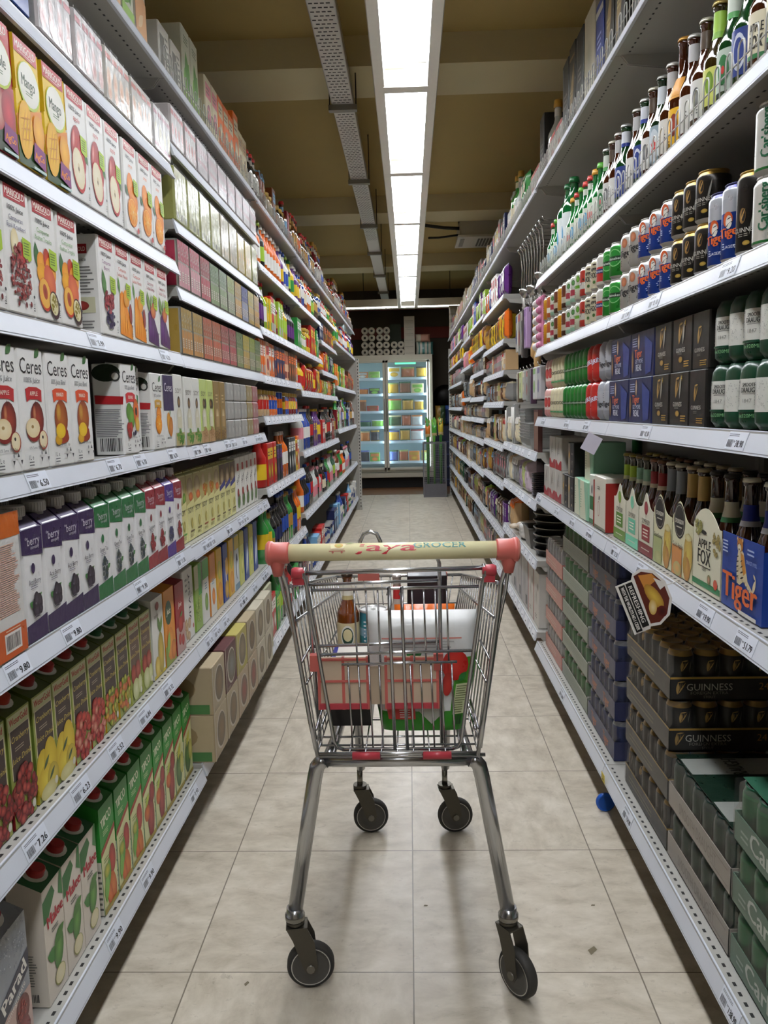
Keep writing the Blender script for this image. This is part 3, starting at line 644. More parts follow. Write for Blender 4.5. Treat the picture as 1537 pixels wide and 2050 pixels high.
# ------------------------------------------------------------------ bottle builder
def bottle_parts(H, R, nr, glass, lab=None, neck=None, cap='c9c4b0', foil=None, sh=.5, gm='glass', cy=None, labops=None, ang=0., capr=None, caph=.007):
    """H full height, sh: share of the height where the shoulder starts"""
    cy = R if cy is None else cy
    zs = H*sh; zn = H*(sh+.22); g = G()
    pr = [(R*.86, 0, glass), (R, .005, glass), (R, zs, glass), (R*.93, zs+H*.04, glass), (R*.72, zs+H*.10, glass), (nr*1.25, zs+H*.17, glass), (nr, zn, glass), (nr*.93, H-.016, glass), (nr*1.1, H-.014, glass), (nr*1.1, H-.008, glass), (nr*.9, H-.006, glass)]
    g.lathe(pr, 20, 0, cy, gm)
    parts = []
    if lab:
        l = G(); z0, z1, c = lab[:3]
        l.lathe([(R+.0004, z0, c), (R+.0004, z1, c)], 24, 0, cy, 'card', False)
        if labops: prints(l, (lambda u, v, o: ((R+.0004+o)*math.sin((u-.5)*2+ang), cy-(R+.0004+o)*math.cos((u-.5)*2+ang), z0+v*(z1-z0))), labops, 'card', True, .0005)
        parts.append(('label', l))
    if neck:
        l = G(); z0, z1, c = neck[:3]
        def rad(z):
            for a, b in zip(pr[:-1], pr[1:]):
                if a[1] <= z <= b[1]: return a[0]+(b[0]-a[0])*(z-a[1])/max(1e-6, b[1]-a[1])
            return nr
        n = 4; l.lathe([(rad(z0+(z1-z0)*i/n)+.0006, z0+(z1-z0)*i/n, (neck[3] if len(neck) > 3 and i == 0 else c)) for i in range(n+1)], 20, 0, cy, 'card', False); parts.append(('neck_label', l))
    c = G(); cr = capr or nr*1.22
    if foil: c.lathe([(nr*1.02, H-.06, foil), (nr*1.0, H-.016, foil), (nr*1.16, H-.014, foil), (nr*1.16, H, foil)], 18, 0, cy, 'can')
    else: c.lathe([(cr*1.05, H-caph-.001, cap), (cr, H-caph*.6, cap), (cr*.9, H, cap)], 18, 0, cy, 'can' if caph < .01 else 'plastic')
    parts.append(('cap', c)); return g, parts
g, pt = bottle_parts(.205, .0275, .0115, '6a3208', (.02, .085, 'd8c79a'), (.140, .180, 'e4dfce', 'b9a878'), '3a2c20', labops=[('e', .5, .5, .3, .42, 'e9e6dc', 'e9e6dc'), ('e', .5, .5, .25, .34, '2f4a3a', '2f4a3a'), ('e', .5, .55, .2, .24, 'e6d9a8', 'e6d9a8')])
o = new('beer_bottle', g.mesh('beer_bottle'), loc=(-.158, 1.90, FZB+.0905)); tag(o, 'brown beer bottle with cream neck label standing inside the trolley', 'bottle'); [new(n, p.mesh(n), o) for n, p in pt]
g, pt = bottle_parts(.225, .024, .0105, 'b9aca2', (.05, .11, 'a9272a'), (.16, .195, 'b83232'), 'cfc9c2')
o = new('sauce_bottle', g.mesh('sauce_bottle'), loc=(-.040, 2.09, FZB+.026)); tag(o, 'clear glass bottle with red label standing in the trolley', 'bottle'); [new(n, p.mesh(n), o) for n, p in pt]
g = G(); g.prism(.105, .07, 0, .225, .003, '17151a', 'card'); prints(g, flat(.105), [('r', .1, 1.3, .9, 1.9, '2a272e'), ('r', .1, .2, .9, .5, '34303a')])
o = new('grocery_box', g.mesh('grocery_box'), loc=(.040, 2.09, FZB+.026)); tag(o, 'tall black carton box at the far end of the trolley', 'box')
g = pillow(.15, .19, .06, lambda u, v, s: 'd9691c' if v > .7 else ('e9a24c' if v > .4 else 'd6d2cc'), seed=9)
o = new('snack_packet', g.mesh('snack_packet'), loc=(.030, 1.93, FZB+.017)); tag(o, 'orange snack packet tucked behind the rice bag in the trolley', 'packet')
g = pillow(.08, .18, .05, lambda u, v, s: 'e4854a' if v > .75 else 'c9c4c0', seed=11)
o = new('snack_packet', g.mesh('snack_packet'), loc=(-.030, 1.80, FZB+.012)); tag(o, 'pale packet with orange top between the tin and the rice bag', 'packet')
# ================================================================== goods: printed cartons
def brick(key, oname, w, h, d, base, ops, sops=None, ch=.0035, m='card', top=None, cap=None, slant=0., cat='carton', seam=True, side=None):
    g = G(); parts = []
    if slant:
        h1 = h-slant; g.extx([(0, 0), (d, 0), (d, h), (d*.86, h), (0, h1)], -w/2, w/2, base, m)
        if top: g.poly([(-w/2, -.0002, h1+.0004), (w/2, -.0002, h1+.0004), (w/2, d*.86, h+.0004), (-w/2, d*.86, h+.0004)], top, m)
    else:
        g.prism(w, d, 0, h, ch, base, m, top)
        if seam: g.box(-w/2+.004, d/2-.0015, h-.001, w/2-.004, d/2+.0015, h+.003, top or base, m)
    if side:
        for s in (-1, 1): g.poly([(s*(w/2+.0002), ch, 0.002), (s*(w/2+.0002), d-ch, 0.002), (s*(w/2+.0002), d-ch, h-slant-.004), (s*(w/2+.0002), ch, h-slant-.004)], side, m)
    prints(g, flat(w), ops, m)
    if sops:
        prints(g, lambda u, v, o: (-w/2-.0003-o, d-u*w, v*w), sops, m); prints(g, lambda u, v, o: (w/2+.0003+o, u*w, v*w), sops, m)
    if cap:
        c = G(); r = min(.0165, w*.2); an = math.atan2(slant, d*.86) if slant else 0; s0 = 0
        c.lathe([(r*1.5, 0, 'dcdccf', 'plastic'), (r*1.5, .002, 'dcdccf', 'plastic'), (r*1.05, .0025, cap), (r*1.05, .004, cap), (r, .005, cap), (r*.97, .014, cap), (r*.85, .0155, cap)], 20, 0, 0, 'plastic')
        yc_ = d*.45; zc_ = (h-slant+slant*yc_/(d*.86)) if slant else h+.0
        c.xf(Matrix.Translation((0, yc_, zc_)) @ Matrix.Rotation(an, 4, 'X')); parts.append(('cap', c))
    return design(key, oname, cat, g, parts, (w, d, h))
def can(key, R, H, bands, ops=(), lid='c4c2bc', oname='beer_can', cat='can', m='can', rim=None):
    g = G(); b = [(R*.80, 0, 'bcbab4'), (R*.86, .003, 'bcbab4')]
    hs = H-.014
    for i, (z, c) in enumerate(bands): b.append((R, max(.008, z*hs), c))
    last = bands[-1][1]; b += [(R, hs, last), (R*.95, hs+.004, 'd9d7d0' if not rim else rim), (R*.84, H-.004, 'd9d7d0' if not rim else rim)]
    g.lathe(b, 24, 0, R, m, False)
    prints(g, cyl(R, 0, R*2, .62), ops, 'card', True, .0006)
    l = G(); c2 = rim or lid; l.lathe([(R*.84, H-.004, c2), (R*.87, H-.001, c2), (R*.86, H, c2), (R*.81, H, c2), (R*.79, H-.004, c2), (.001, H-.004, c2)], 20, 0, R, 'can'); l.box(-.006, R-.004, H-.0035, .006, R+.010, H-.002, c2, 'can')
    return design(key, oname, cat, g, [('lid', l)], (2*R, 2*R, H))
def bot(key, oname, H, R, nr, glass, lab=None, neck=None, cap='c9c4b0', cat='bottle', **k):
    g, p = bottle_parts(H, R, nr, glass, lab, neck, cap, **k)
    return design(key, oname, cat, g, p, (2*R, 2*R, H))
# ---- the white and coloured cartons with a red banner (left shelves five and six)
RB_ = 'a8222a'
def mari(sub, body='e8e6e1', txt='100% Juice', low=None, fruit=()):
    o = [('r', .1, 1.86, .86, 2.1, RB_), ('t', 'MARIGOLD', .48, 1.995, .115, 'f0e8dc', {'w': .68, 'b': .06}), ('r', .2, 1.905, .66, 1.918, 'f0e8dc')]
    if txt: o += [('t', txt, .46, 1.74, .085, '2f2d2b', {'w': .56, 'sh': .15, 'b': .05})]
    for i, t in enumerate(sub): o += [('t', t, .46, 1.58-.13*i, .08, low or '7e3340', {'w': min(.66, .062*len(t))})]
    o += list(fruit)
    o += [('t', '1L', .9, .2, .06, '2a2a2a', {'rot': PI/2}), ('e', .92, .34, .03, .03, '4a4a4a', '4a4a4a'), ('x', .86, .08, .95, .16, 2, '555555')]
    return o
tagp = [('p', [(.62, 1.32), (.93, 1.28), (.93, .98), (.84, .93), (.62, .99)], 'a4c02e'), ('x', .66, 1.02, .9, 1.25, 5, '5e7420')]
mside = [('r', .02, 1.7, .48, 1.9, RB_), ('t', 'MARIGOLD', .25, 1.8, .09, 'f0e8dc', {'w': .4}), ('t', '100% Juice', .25, 1.58, .08, '3a3a3a', {'w': .4}), ('x', .05, .85, .6, 1.45, 9, '6f6d6a'), ('r', .05, .45, .6, .78, 'c9c7a8'), ('e', .3, .6, .16, .1, 'a33b34', '7d2a24'), ('x', .05, .1, .6, .3, 3, '7a7875')]
CW, CH_, CD = .098, .207, .07
brick('m_apple', 'juice_carton', CW, CH_, CD, 'e9e7e2', mari([], fruit=[('t', 'apple', .5, 1.58, .1, 'c0453e', {'sh': .2}), ('e', .42, 1.03, .26, .42, 'b8322c', '8f1f22', -.15), ('e', .3, 1.15, .06, .18, 'e0a49a', 'b8403a', -.2), ('e', .62, .85, .24, .36, 'c23a32', '9c2424'), ('l', .8, 1.0, .95, .8, '3d6a2a', .3), ('e', .47, .58, .31, .44, 'b22a28', 'b22a28', .2), ('e', .46, .61, .275, .40, 'f0e6cc', 'e6d9b4', .2), ('e', .46, .62, .05, .1, 'd9c79a', 'd9c79a'), ('e', .45, .6, .02, .045, '3d2a1c', '3d2a1c')]+tagp))
def orange(cx, cy, r): return [('e', cx, cy, r, r*1.02, 'e88a1c', 'd8700f'), ('e', cx, cy, r*.9, r*.92, 'f4b74a', 'f4b74a'), ('e', cx, cy, r*.84, r*.86, 'f09a22', 'ee9018')]+[('l', cx, cy, cx+r*.82*math.cos(a), cy+r*.82*math.sin(a), 'f5ae3c', .13) for a in [PI*2*i/9 for i in range(9)]]+[('e', cx, cy, r*.1, r*.1, 'f6d08a', 'f6d08a')]
brick('m_orange', 'juice_carton', CW, CH_, CD, 'e9e7e2', mari([], fruit=[('t', 'oren', .5, 1.58, .1, 'd8702c', {'sh': .2}), ('e', .42, 1.1, .22, .3, 'f0a040', 'dd7a1c'), ('e', .62, .8, .3, .34, 'ee9a2e', 'd8720f'), ('l', .2, .82, .05, 1.05, '2f5a2a', .25)]+orange(.5, .5, .34)+tagp+[('e', .8, .12, .07, .07, 'c8403a', 'c8403a')]))
def mangoc(body, low, key, fr, name):
    brick(key, 'juice_carton', CW, CH_, CD, body, [('r', 0, 0, 1, .45, low), ('p', [(0, .45), (1, .45), (1, 1.15), (0, .8)], 'd88a24' if key == 'm_mango' else '9c2028'), ('r', .06, 1.86, .92, 2.12, RB_), ('t', 'MARIGOLD', .49, 2.0, .125, 'f0e8dc', {'w': .74, 'b': .06}), ('r', .2, 1.9, .75, 1.912, 'f0e8dc'),
        ('e', .55, 1.42, .42, .40, 'b9c84a', 'b9c84a', -.2), ('e', .55, 1.44, .39, .37, 'eeece2', 'e6e4d6', -.2), ('t', name, .52, 1.47, .2, '3b4a30', {'w': .5, 'b': .05}), ('x', .4, 1.24, .75, 1.32, 2, '7c8a6a')]+fr+
        [('p', [(.58, .5), (1, .42), (1, .08), (.52, .18)], '7a2a6a'), ('t', 'AgCo', .76, .28, .12, 'e88a2a', {'w': .36, 'b': .08}), ('r', .5, .02, 1, .07, 'b9d0c9')], [('r', 0, 1.2, .75, 2.1, body), ('r', .05, 1.62, .5, 1.8, RB_), ('x', .05, .3, .6, 1.3, 14, '5d5b50')], side='dcd9cf')
mangoc('dcb822', '2f4a26', 'm_mango', [('e', .3, .62, .27, .5, 'f2c62e', 'dea51c', -.1)]+[('l', .1+.12*i, .3, .34+.1*i, 1.0, 'd09018', .03) for i in range(3)]+[('l', .08, .4+.18*i, .52, .5+.18*i, 'd09018', .03) for i in range(3)]+[('e', .8, .72, .22, .3, 'f0b52a', 'd8911c')], 'Mango')
mangoc('a52028', '2f3a26', 'm_red', [('e', .35, .7, .3, .4, 'd8b8a8', '9c2a2c'), ('e', .75, .7, .24, .35, 'c83a48', '8a1c26')], 'Apple')
brick('m_pom', 'juice_carton', CW, CH_, CD, 'e9e7e2', mari(['Campuran', 'Epal Kranberi'], low='4a4a68', fruit=[('b', .48, .68, .36, .46, 130, .038, [('c87a72', '6a1216'), ('b04a44', '5a0e12'), ('a23632', '4d0a10')], 3), ('e', .36, 1.16, .14, .25, 'efe4c4', 'dccb98'), ('e', .36, 1.12, .02, .04, '4a2a18', '4a2a18'), ('e', .55, 1.0, .17, .22, 'c2403a', '9c2424'), ('e', .35, .17, .035, .05, '7a1418', '5a0e12'), ('e', .62, .17, .035, .05, '7a1418', '5a0e12'), ('e', .8, .2, .035, .05, '7a1418', '5a0e12')]+tagp))
brick('m_peach', 'juice_carton', CW, CH_, CD, 'e9e7e2', mari(['Campuran', 'Buahan Tropika'], low='6a9a52', fruit=[('l', .18, .85, .1, 1.35, '33622c', .2), ('e', .3, 1.0, .17, .2, 'f0a82c', 'e08a1c'), ('e', .52, 1.1, .13, .2, 'c8482c', 'a83422'), ('e', .3, .82, .2, .18, 'f2b42e', 'e59a20'), ('e', .66, .9, .22, .26, 'f0b238', 'e0902a'), ('e', .6, .72, .22, .3, 'e07a4a', 'cc5a3a', .4), ('e', .36, .45, .24, .3, 'c8442e', 'c8442e', .2), ('e', .35, .47, .22, .27, 'f2c060', 'eeb24a', .2), ('e', .36, .5, .09, .14, '8a2a1c', 'b8502c', .2), ('e', .72, .3, .2, .26, '4d2a2a', '3a1c20', .3), ('e', .70, .32, .16, .21, 'e6dcae', 'e6dcae', .3), ('b', .70, .32, .12, .16, 26, .024, [('c2a23a', '6a6a22')], 5)]+tagp))
brick('m_berry', 'juice_carton', CW, CH_, CD, 'e9e7e2', mari(['Campuran', 'Berri'], low='8a4a7a', fruit=[('l', .3, .8, .2, 1.4, '4a7a3a', .2), ('b', .5, .72, .28, .28, 60, .05, [('c05a5a', '7a1c26'), ('a83a42', '5a1420')], 7), ('b', .52, .36, .24, .2, 50, .045, [('54466e', '231c38'), ('3f3460', '1c1630')], 8)]+tagp), mside)
brick('m_carrot', 'juice_carton', CW, CH_, CD, 'e9e7e2', mari(['Campuran', 'Lobak Merah'], low='c8553a', fruit=[('p', [(.1, .1), (.95, .02), (.95, .3), (.55, .9), (.35, 1.1), (.2, 1.0)], 'e68a22'), ('l', .2, 1.0, .12, 1.4, '5a8a3a', .15)]+[('l', .15+.16*i, .1, .3+.1*i, 1.05-.16*i, 'f0a23a', .08) for i in range(4)]+[('e', .6, .95, .2, .2, 'e9a83a', 'd88a22'), ('e', .85, .62, .1, .24, '9c3a30', '7a2420')]+tagp))
brick('m_purple', 'juice_carton', CW, CH_, CD, 'e9e7e2', mari(['Campuran', 'Lobak Ungu'], low='9c3a4a', fruit=[('p', [(.1, .1), (.95, 0), (.95, .3), (.55, .8), (.3, .9), (.16, .8)], '4a1f5a')]+[('l', .15+.16*i, .1, .3+.1*i, .85-.14*i, '6a347c', .08) for i in range(4)]+[('e', .55, .9, .22, .2, 'd88a3a', 'a83a3a'), ('l', .25, .85, .12, 1.35, '6a8a3a', .2), ('l', .4, .95, .45, 1.3, '7a9a4a', .2)]+tagp))
# ---- white cartons with the script name and a leaf (left shelf four)
def ceres(band, bt, fruit, txt='100% Juice Blend', body='e9e8e4'):
    return [('t', 'Ceres', .5, 1.78, .27, '2b2a2a', {'w': .82}), ('l', .66, 1.93, .86, 2.1, '3c6a36', .28), ('t', txt, .5, 1.54, .09, '5a5c62', {'w': .6, 'sh': .2}), ('p', [(.22, 1.38), (.36, 1.42), (.66, 1.42), (.84, 1.37), (.82, 1.16), (.66, 1.21), (.38, 1.21), (.25, 1.16)], band), ('t', bt, .53, 1.31, .075, 'eee2d2', {'w': .3, 'b': .05})]+fruit+[
        ('t', '10% Sumo 100% Sap', .5, .38, .05, '5d5d5d', {'w': .6}), ('t', '1L e', .24, .22, .08, '3a3a3a'), ('x', .15, .06, .4, .16, 2, '6a6a6a'), ('p', [(.6, .2), (.68, .2), (.64, .12)], '3a3a3a'), ('p', [(.76, .25), (.84, .25), (.80, .33)], '3a3a3a'), ('p', [(.86, .2), (.94, .2), (.90, .12)], '3a3a3a'), ('e', .64, .28, .03, .035, '9a9a9a', '9a9a9a')]
cside = [('e', .34, 1.86, .33, .2, '23331f', '1c2a1a'), ('e', .55, 1.78, .12, .12, '3a3a38', '3a3a38'), ('e', .55, 1.78, .08, .08, 'cfcdc4', 'cfcdc4'), ('p', [(.05, 1.36), (.72, 1.32), (.7, 1.14), (.06, 1.16)], 'b0242a'), ('x', .05, .4, .7, 1.05, 16, '77757a'), ('s', .12, .08, .5, .3, '222222')]
brick('c_apple', 'juice_carton', .1, .207, .068, 'eae9e5', ceres('b0242a', 'APPLE', [('e', .6, .87, .25, .3, 'a2402c', '5f1a1a'), ('e', .5, .96, .06, .14, 'c8895a', '963a2a'), ('l', .58, 1.08, .57, 1.2, '3a2418', .1), ('e', .42, .68, .27, .2, '8f2a22', '7a1f1c'), ('e', .40, .72, .26, .17, 'f0e2c0', 'e6d0a0'), ('e', .38, .74, .05, .03, '8a6a3a', 'b89a62'), ('e', .77, .5, .17, .17, 'b8503c', 'a84434', .6), ('e', .76, .51, .15, .15, 'f0e4c4', 'ead9ae', .6), ('e', .74, .55, .03, .03, '2b1a12', '2b1a12')], '100% Juice'))
brick('c_mango', 'juice_carton', .1, .207, .068, 'eae9e5', ceres('d8502a', 'MANGO', [('e', .52, .87, .28, .34, 'b46a2a', '8a3a20', -.1), ('e', .42, .98, .1, .16, 'cda048', 'b0702c')]+[('e', .52, .5+.035*i, .28-.012*i, .1, 'a84420', '93321a') for i in range(4)]+[('e', .34, .48, .14, .1, 'd8a82a', 'c8921f'), ('e', .45, .64, .2, .14, 'f0cc38', 'e8bc28')]))
brick('c_mix', 'juice_carton', .1, .207, .068, 'eae9e5', ceres('c8323a', 'SECRETS OF THE VALLEY', [('e', .4, .98, .2, .2, '6a9a3c', '4d7a2c'), ('e', .52, .84, .2, .26, '7fb04a', '4f8030'), ('e', .84, .98, .18, .3, 'e07a3a', 'c8602a'), ('e', .84, .98, .07, .1, '2b1d18', '2b1d18'), ('e', .88, .68, .14, .17, 'e8c058', 'd0a03c'), ('e', .3, .6, .12, .14, 'b83a34', '8f2424'), ('e', .45, .62, .1, .12, 'c04840', '942a28'), ('e', .34, .48, .12, .13, 'a83430', '8a2422'), ('e', .58, .46, .05, .05, '3a3450', '241f38'), ('e', .7, .48, .06, .06, '3a3450', '241f38')]), cside)
brick('c_papaya', 'juice_carton', .1, .207, .068, 'eae9e5', ceres('2f7a3c', 'GUAVA', [('e', .5, .9, .24, .34, 'e0864a', 'c8602c'), ('e', .5, .9, .1, .16, '3a261c', '3a261c'), ('e', .62, .55, .16, .18, 'e6a89a', 'd08a7a')]))
brick('c_orange', 'juice_carton', .09, .195, .068, 'e6e5e0', ceres('c89a3a', 'ORANGE', [('e', .55, .98, .22, .24, 'f0a040', 'd87a1c')]+orange(.5, .72, .28)), cside)
brick('c_purple', 'juice_carton', .09, .195, .068, 'e6e5e0', [('r', 0, 1.1, 1, 2.15, '33264e'), ('t', 'Ceres', .5, 1.8, .25, 'e2dfe6', {'w': .75}), ('e', .45, .72, .2, .34, 'e0a83a', 'c8842a', .2), ('e', .6, .62, .2, .3, 'd8924a', 'b86a2a', -.2), ('l', .55, .95, .6, 1.15, '4a7a3a', .2), ('x', .2, .25, .8, .33, 2, '8a8a8a')], cside)
# ---- tall pouches with screw caps (left shelf three)
def pouch(key, col, band, berry, name, oname='juice_pouch'):
    w, h, d = .077, .2, .058; g = G()
    g.prism(w, d, 0, h, .007, 'e8e7e6', 'film')
    g.extx([(.0, h-.004), (d, h-.004), (d*.62, h+.016), (d*.38, h+.016)], -w/2+.003, w/2-.003, col, 'film')
    base = [('r', 0, 2.02, 1, 2.56, col), ('p', [(0, 2.02), (1, 2.02), (1, 1.9), (0, 2.02)], col), ('r', 0, .02, 1, .42, col), ('p', [(0, .42), (1, .42), (1, .52), (.6, .47)], col)]
    ops = base+[('t', 'berry', .58, 2.28, .19, 'd8d4dc', {'w': .6}), ('t', 'the', .24, 2.36, .07, 'd8d4dc'), ('t', 'company', .62, 2.13, .08, 'd8d4dc', {'w': .42}), ('e', .46, 1.66, .09, .12, col, col), ('t', name, .5, 1.36, .12, '3a3440', {'w': .58}), ('x', .28, 1.19, .74, 1.28, 2, '8a8690')]+berry+[('x', .3, .53, .76, .6, 2, '6a6670')]
    prints(g, flat(w), ops, 'film')
    sb = [('r', .08, 2.02, .7, 2.56, col), ('r', .08, .02, .7, .46, col), ('x', .15, .6, .62, 1.8, 14, 'b0aeb2')]
    prints(g, lambda u, v, o: (-w/2-.0003-o, d-u*w, v*w), sb, 'film'); prints(g, lambda u, v, o: (w/2+.0003+o, u*w, v*w), sb, 'film')
    c = G(); c.lathe([(.015, h+.012, 'bdbab4'), (.015, h+.017, 'bdbab4'), (.0195, h+.018, 'cfccc6'), (.0195, h+.034, 'd6d3cd'), (.0185, h+.0365, 'd6d3cd')], 24, 0, d/2, 'plastic')
    for j in range(24):
        a = 2*PI*j/24; c.box(.0193*math.sin(a)-.0008, d/2-.0193*math.cos(a)-.0008, h+.019, .0193*math.sin(a)+.0008, d/2-.0193*math.cos(a)+.0008, h+.034, 'bdbab4', 'plastic')
    return design(key, oname, 'juice pouch', g, [('cap', c)], (w, d, h))
def acai(c1, c2): return [('l', .4, .8, .18, .92, '3f7a3a', .3), ('l', .6, .95, .78, 1.05, '4a8a3a', .2), ('e', .44, .8, .16, .2, c1, c2), ('e', .62, .84, .16, .22, c1, c2), ('e', .5, .92, .13, .2, c1, c2), ('e', .48, .68, .18, .14, c1, c2), ('e', .66, .7, .1, .12, c1, c2), ('e', .44, .86, .03, .03, '8a8490', '5a5460')]
pouch('p_purple', '35224e', 1, acai('4a3f4e', '1d1620'), 'Acai Berry')
pouch('p_green', '1f6a38', 1, [('b', .5, .82, .2, .3, 26, .06, [('5a6a7a', '26303f'), ('4a5a50', '20302a')], 21), ('l', .4, 1.0, .5, 1.2, '3a5a3a', .2), ('l', .65, .8, .85, .9, '3f7a3a', .3)], 'Green Tea')
pouch('p_red', '8f2430', 1, [('b', .5, .82, .24, .26, 22, .08, [('b83a3a', '6a1420')], 22), ('l', .7, .9, .85, 1.0, '3f6a3a', .3)], 'Cranberry')
pouch('p_violet', '4a2a86', 1, [('b', .5, .82, .24, .26, 26, .07, [('55557a', '2a2a4a')], 23)], 'Blueberry')
brick('p_orange', 'juice_pouch', .10, .235, .058, 'd8d6d2', [('r', 0, 1.95, 1, 2.35, 'c8641e'), ('r', 0, 0, 1, .5, 'c8581e'), ('x', .12, .7, .9, 1.85, 34, 'd8a892'), ('r', .25, .1, .8, .42, 'e6e0da'), ('s', .3, .14, .44, .24, '2c2424'), ('x', .3, .44, .8, .48, 1, 'f0d0b0')], m='film', cat='juice pouch', seam=False)
# ---- cartons with slanted tops (left shelves one and two)
def weser(key, fruit, capc, panel='3a2c28', low='c8c24a'):
    ops = [('r', 0, 0, 1, 2.56, '98a04c'), ('r', .04, 2.2, .96, 2.52, 'c9cc98'), ('t', 'WeserGold', .5, 2.38, .16, 'b8302a', {'w': .8, 'b': .06}), ('r', .07, 1.1, .95, 2.22, 'd8d0b0'), ('r', .1, 1.05, .92, 2.19, panel), ('t', 'Cranberry', .5, 1.98, .13, 'c9b25a', {'sh': .3}), ('x', .25, 1.68, .8, 1.79, 2, '9a8c7a'), ('t', 'Juice Drink', .5, 1.5, .13, 'c9b25a', {'sh': .3})]+fruit+[('e', .88, .22, .08, .1, 'e4e0d0', 'd8d2c0')]
    brick(key, 'juice_carton', .078, .228, .068, '6f8034', ops, [('r', 0, 0, .9, .5, low), ('r', .2, .55, .7, 1.5, 'd8dcc8'), ('x', .25, .6, .65, 1.45, 12, '8a8a70')], slant=.028, cap=capc, top='4e5c26')
weser('w_cran', [('b', .5, .62, .5, .6, 70, .12, [('b84038', '5a0e14'), ('a02a28', '4a0a10'), ('c8564a', '6a141a')], 31), ('l', .3, .5, .34, .7, '8aa070', .2), ('l', .6, .5, .66, .74, '8aa070', .2), ('l', .5, .1, .62, .32, '4a7a3a', .2)], 'b83a24', low='7a1c20')
weser('w_grape', [('e', .3, .6, .36, .62, 'e6d24a', 'c8aa22'), ('e', .68, .78, .34, .6, 'e0c83e', 'c8a824'), ('e', .4, .4, .4, .42, 'ead650', 'cfae2a'), ('e', .75, .36, .3, .36, 'd8c458', 'b8a030'), ('l', .3, .7, .62, .98, '4d5f3a', .14), ('l', .55, .35, .85, .6, '4d5f3a', .14), ('e', .5, .14, .42, .2, 'ddd6a0', 'cabf7a')], '9c2420', low='c8b43a')
weser('w_tomato', [('b', .5, .62, .5, .62, 60, .13, [('d0483a', '8a1a1a'), ('c03a30', '7a1616'), ('d8a088', 'a83a30')], 33), ('l', .3, .3, .2, .9, 'd8b8a0', .1)], '9c2420', low='a82c24')
weser('w_multi', [('b', .5, .62, .48, .5, 44, .11, [('e0b23a', 'a8741c'), ('d88a3a', 'a8541c'), ('c8c04a', '7a8a2c'), ('cf6a4a', '9a3a2a')], 34), ('l', .3, .1, .4, .55, '8aa03a', .25)], '1f5a34', low='c8a02a')
weser('w_apple', [('e', .3, .9, .24, .3, 'b04a38', '7a241c'), ('e', .7, .95, .24, .3, 'b8584a', '7a2a22'), ('e', .42, .4, .3, .34, 'dfe0b4', 'b9c07a'), ('e', .8, .45, .2, .3, 'dfe0b4', 'b9c07a')], '1f5a34', panel='5a4438', low='b8c060')
brick('w_white', 'juice_carton', .095, .225, .068, 'dcdad2', [('t', 'apple', .4, 1.75, .12, '6a5a4a'), ('r', 0, 0, 1, .1, 'c8b43a'), ('e', .66, .62, .26, .6, 'd8b84a', '9a8a3a'), ('l', .66, 1.2, .5, 1.7, '5a7a3a', .2), ('l', .68, 1.2, .85, 1.65, '6a8a3a', .2), ('e', .3, .3, .2, .3, 'e6d070', 'c8a83a'), ('e', .5, 2.0, .14, .12, '8a2a24', '8a2a24')], [('x', .05, .2, .66, 1.9, 34, '8a8882')], slant=.012)
brick('w_orange', 'juice_carton', .095, .225, .068, 'd8892a', [('r', 0, 0, 1, .6, '8a9a3a'), ('e', .42, 1.55, .3, .36, '1f4a2c', '18402a'), ('t', 'Juiz', .42, 1.6, .18, 'e6dcc0', {'sh': .2, 'b': .06}), ('e', .5, .6, .34, .5, 'e8a03a', 'c87a24'), ('e', .75, .35, .25, .3, 'd8842a', 'b8641c'), ('l', .2, .3, .4, 1.0, '8ab04a', .2)], slant=.012)
brick('w_straw', 'juice_carton', .085, .22, .068, '94242a', [('t', 'Joie', .5, 1.7, .18, 'e6dcd2', {'sh': .2, 'b': .06}), ('r', 0, 0, 1, .95, 'b8948c'), ('e', .5, 1.0, .3, .3, 'b83a34', '8a1c20'), ('e', .35, .5, .16, .2, 'c0453c', '942424'), ('e', .68, .4, .16, .2, 'c0453c', '942424'), ('l', .45, 1.25, .75, 1.4, '4a7a3a', .2)], slant=.012)
def stretch(q, f):
    if q[0] == 'e': return ('e', q[1], q[2]*f, q[3]*1.15, q[4]*f)+tuple(q[5:])
    if q[0] == 'l': return ('l', q[1], q[2]*f, q[3], q[4]*f)+tuple(q[5:])
    return q
def tipco(key, fruit):
    brick(key, 'juice_carton', .082, .268, .066, '2f8a35', [('p', [(0, 0), (1, 0), (1, 2.15), (0, 1.75)], 'd8d8a0'), ('t', 'TIPCO', .45, 2.52, .26, 'dfe8c8', {'w': .7, 'b': .1, 'rot': .16}), ('x', .2, 2.1, .6, 2.26, 3, 'bcd8a0'), ('p', [(0, 1.75), (1, 2.15), (1, 2.0), (0, 1.6)], '9a3a2a'), ('x', .15, 1.35, .6, 1.5, 2, '8a9a5a')]+[stretch(q, 1.3) for q in fruit]+[('r', 0, 0, 1, .14, 'a8943a')], [('r', .68, 0, .8, 1.5, 'dcd8c8'), ('x', .69, .1, .79, 1.3, 8, '6a6a60')], slant=.026, cap='a8201f', top='2a7a30')
tipco('t_carrot', [('e', .7, .95, .2, .32, 'c0453a', '8f2a24'), ('e', .66, .36, .2, .34, 'd8803a', 'b85a20', .2), ('e', .4, .3, .15, .34, 'd8742e', 'b8541c', .3), ('l', .2, .35, .5, 1.05, '5a9a3a', .2), ('l', .15, .2, .3, .8, '7ab04a', .2), ('e', .3, .85, .16, .14, 'c8c04a', '8a9a3a')])
tipco('t_red', [('e', .62, .55, .26, .52, 'b04a42', '7a2a2a'), ('e', .3, .75, .2, .2, 'd87a3a', 'b8542a'), ('l', .2, .9, .5, 1.2, 'b8c84a', .2), ('e', .8, 1.1, .2, .25, 'a83434', '7a1f22')])
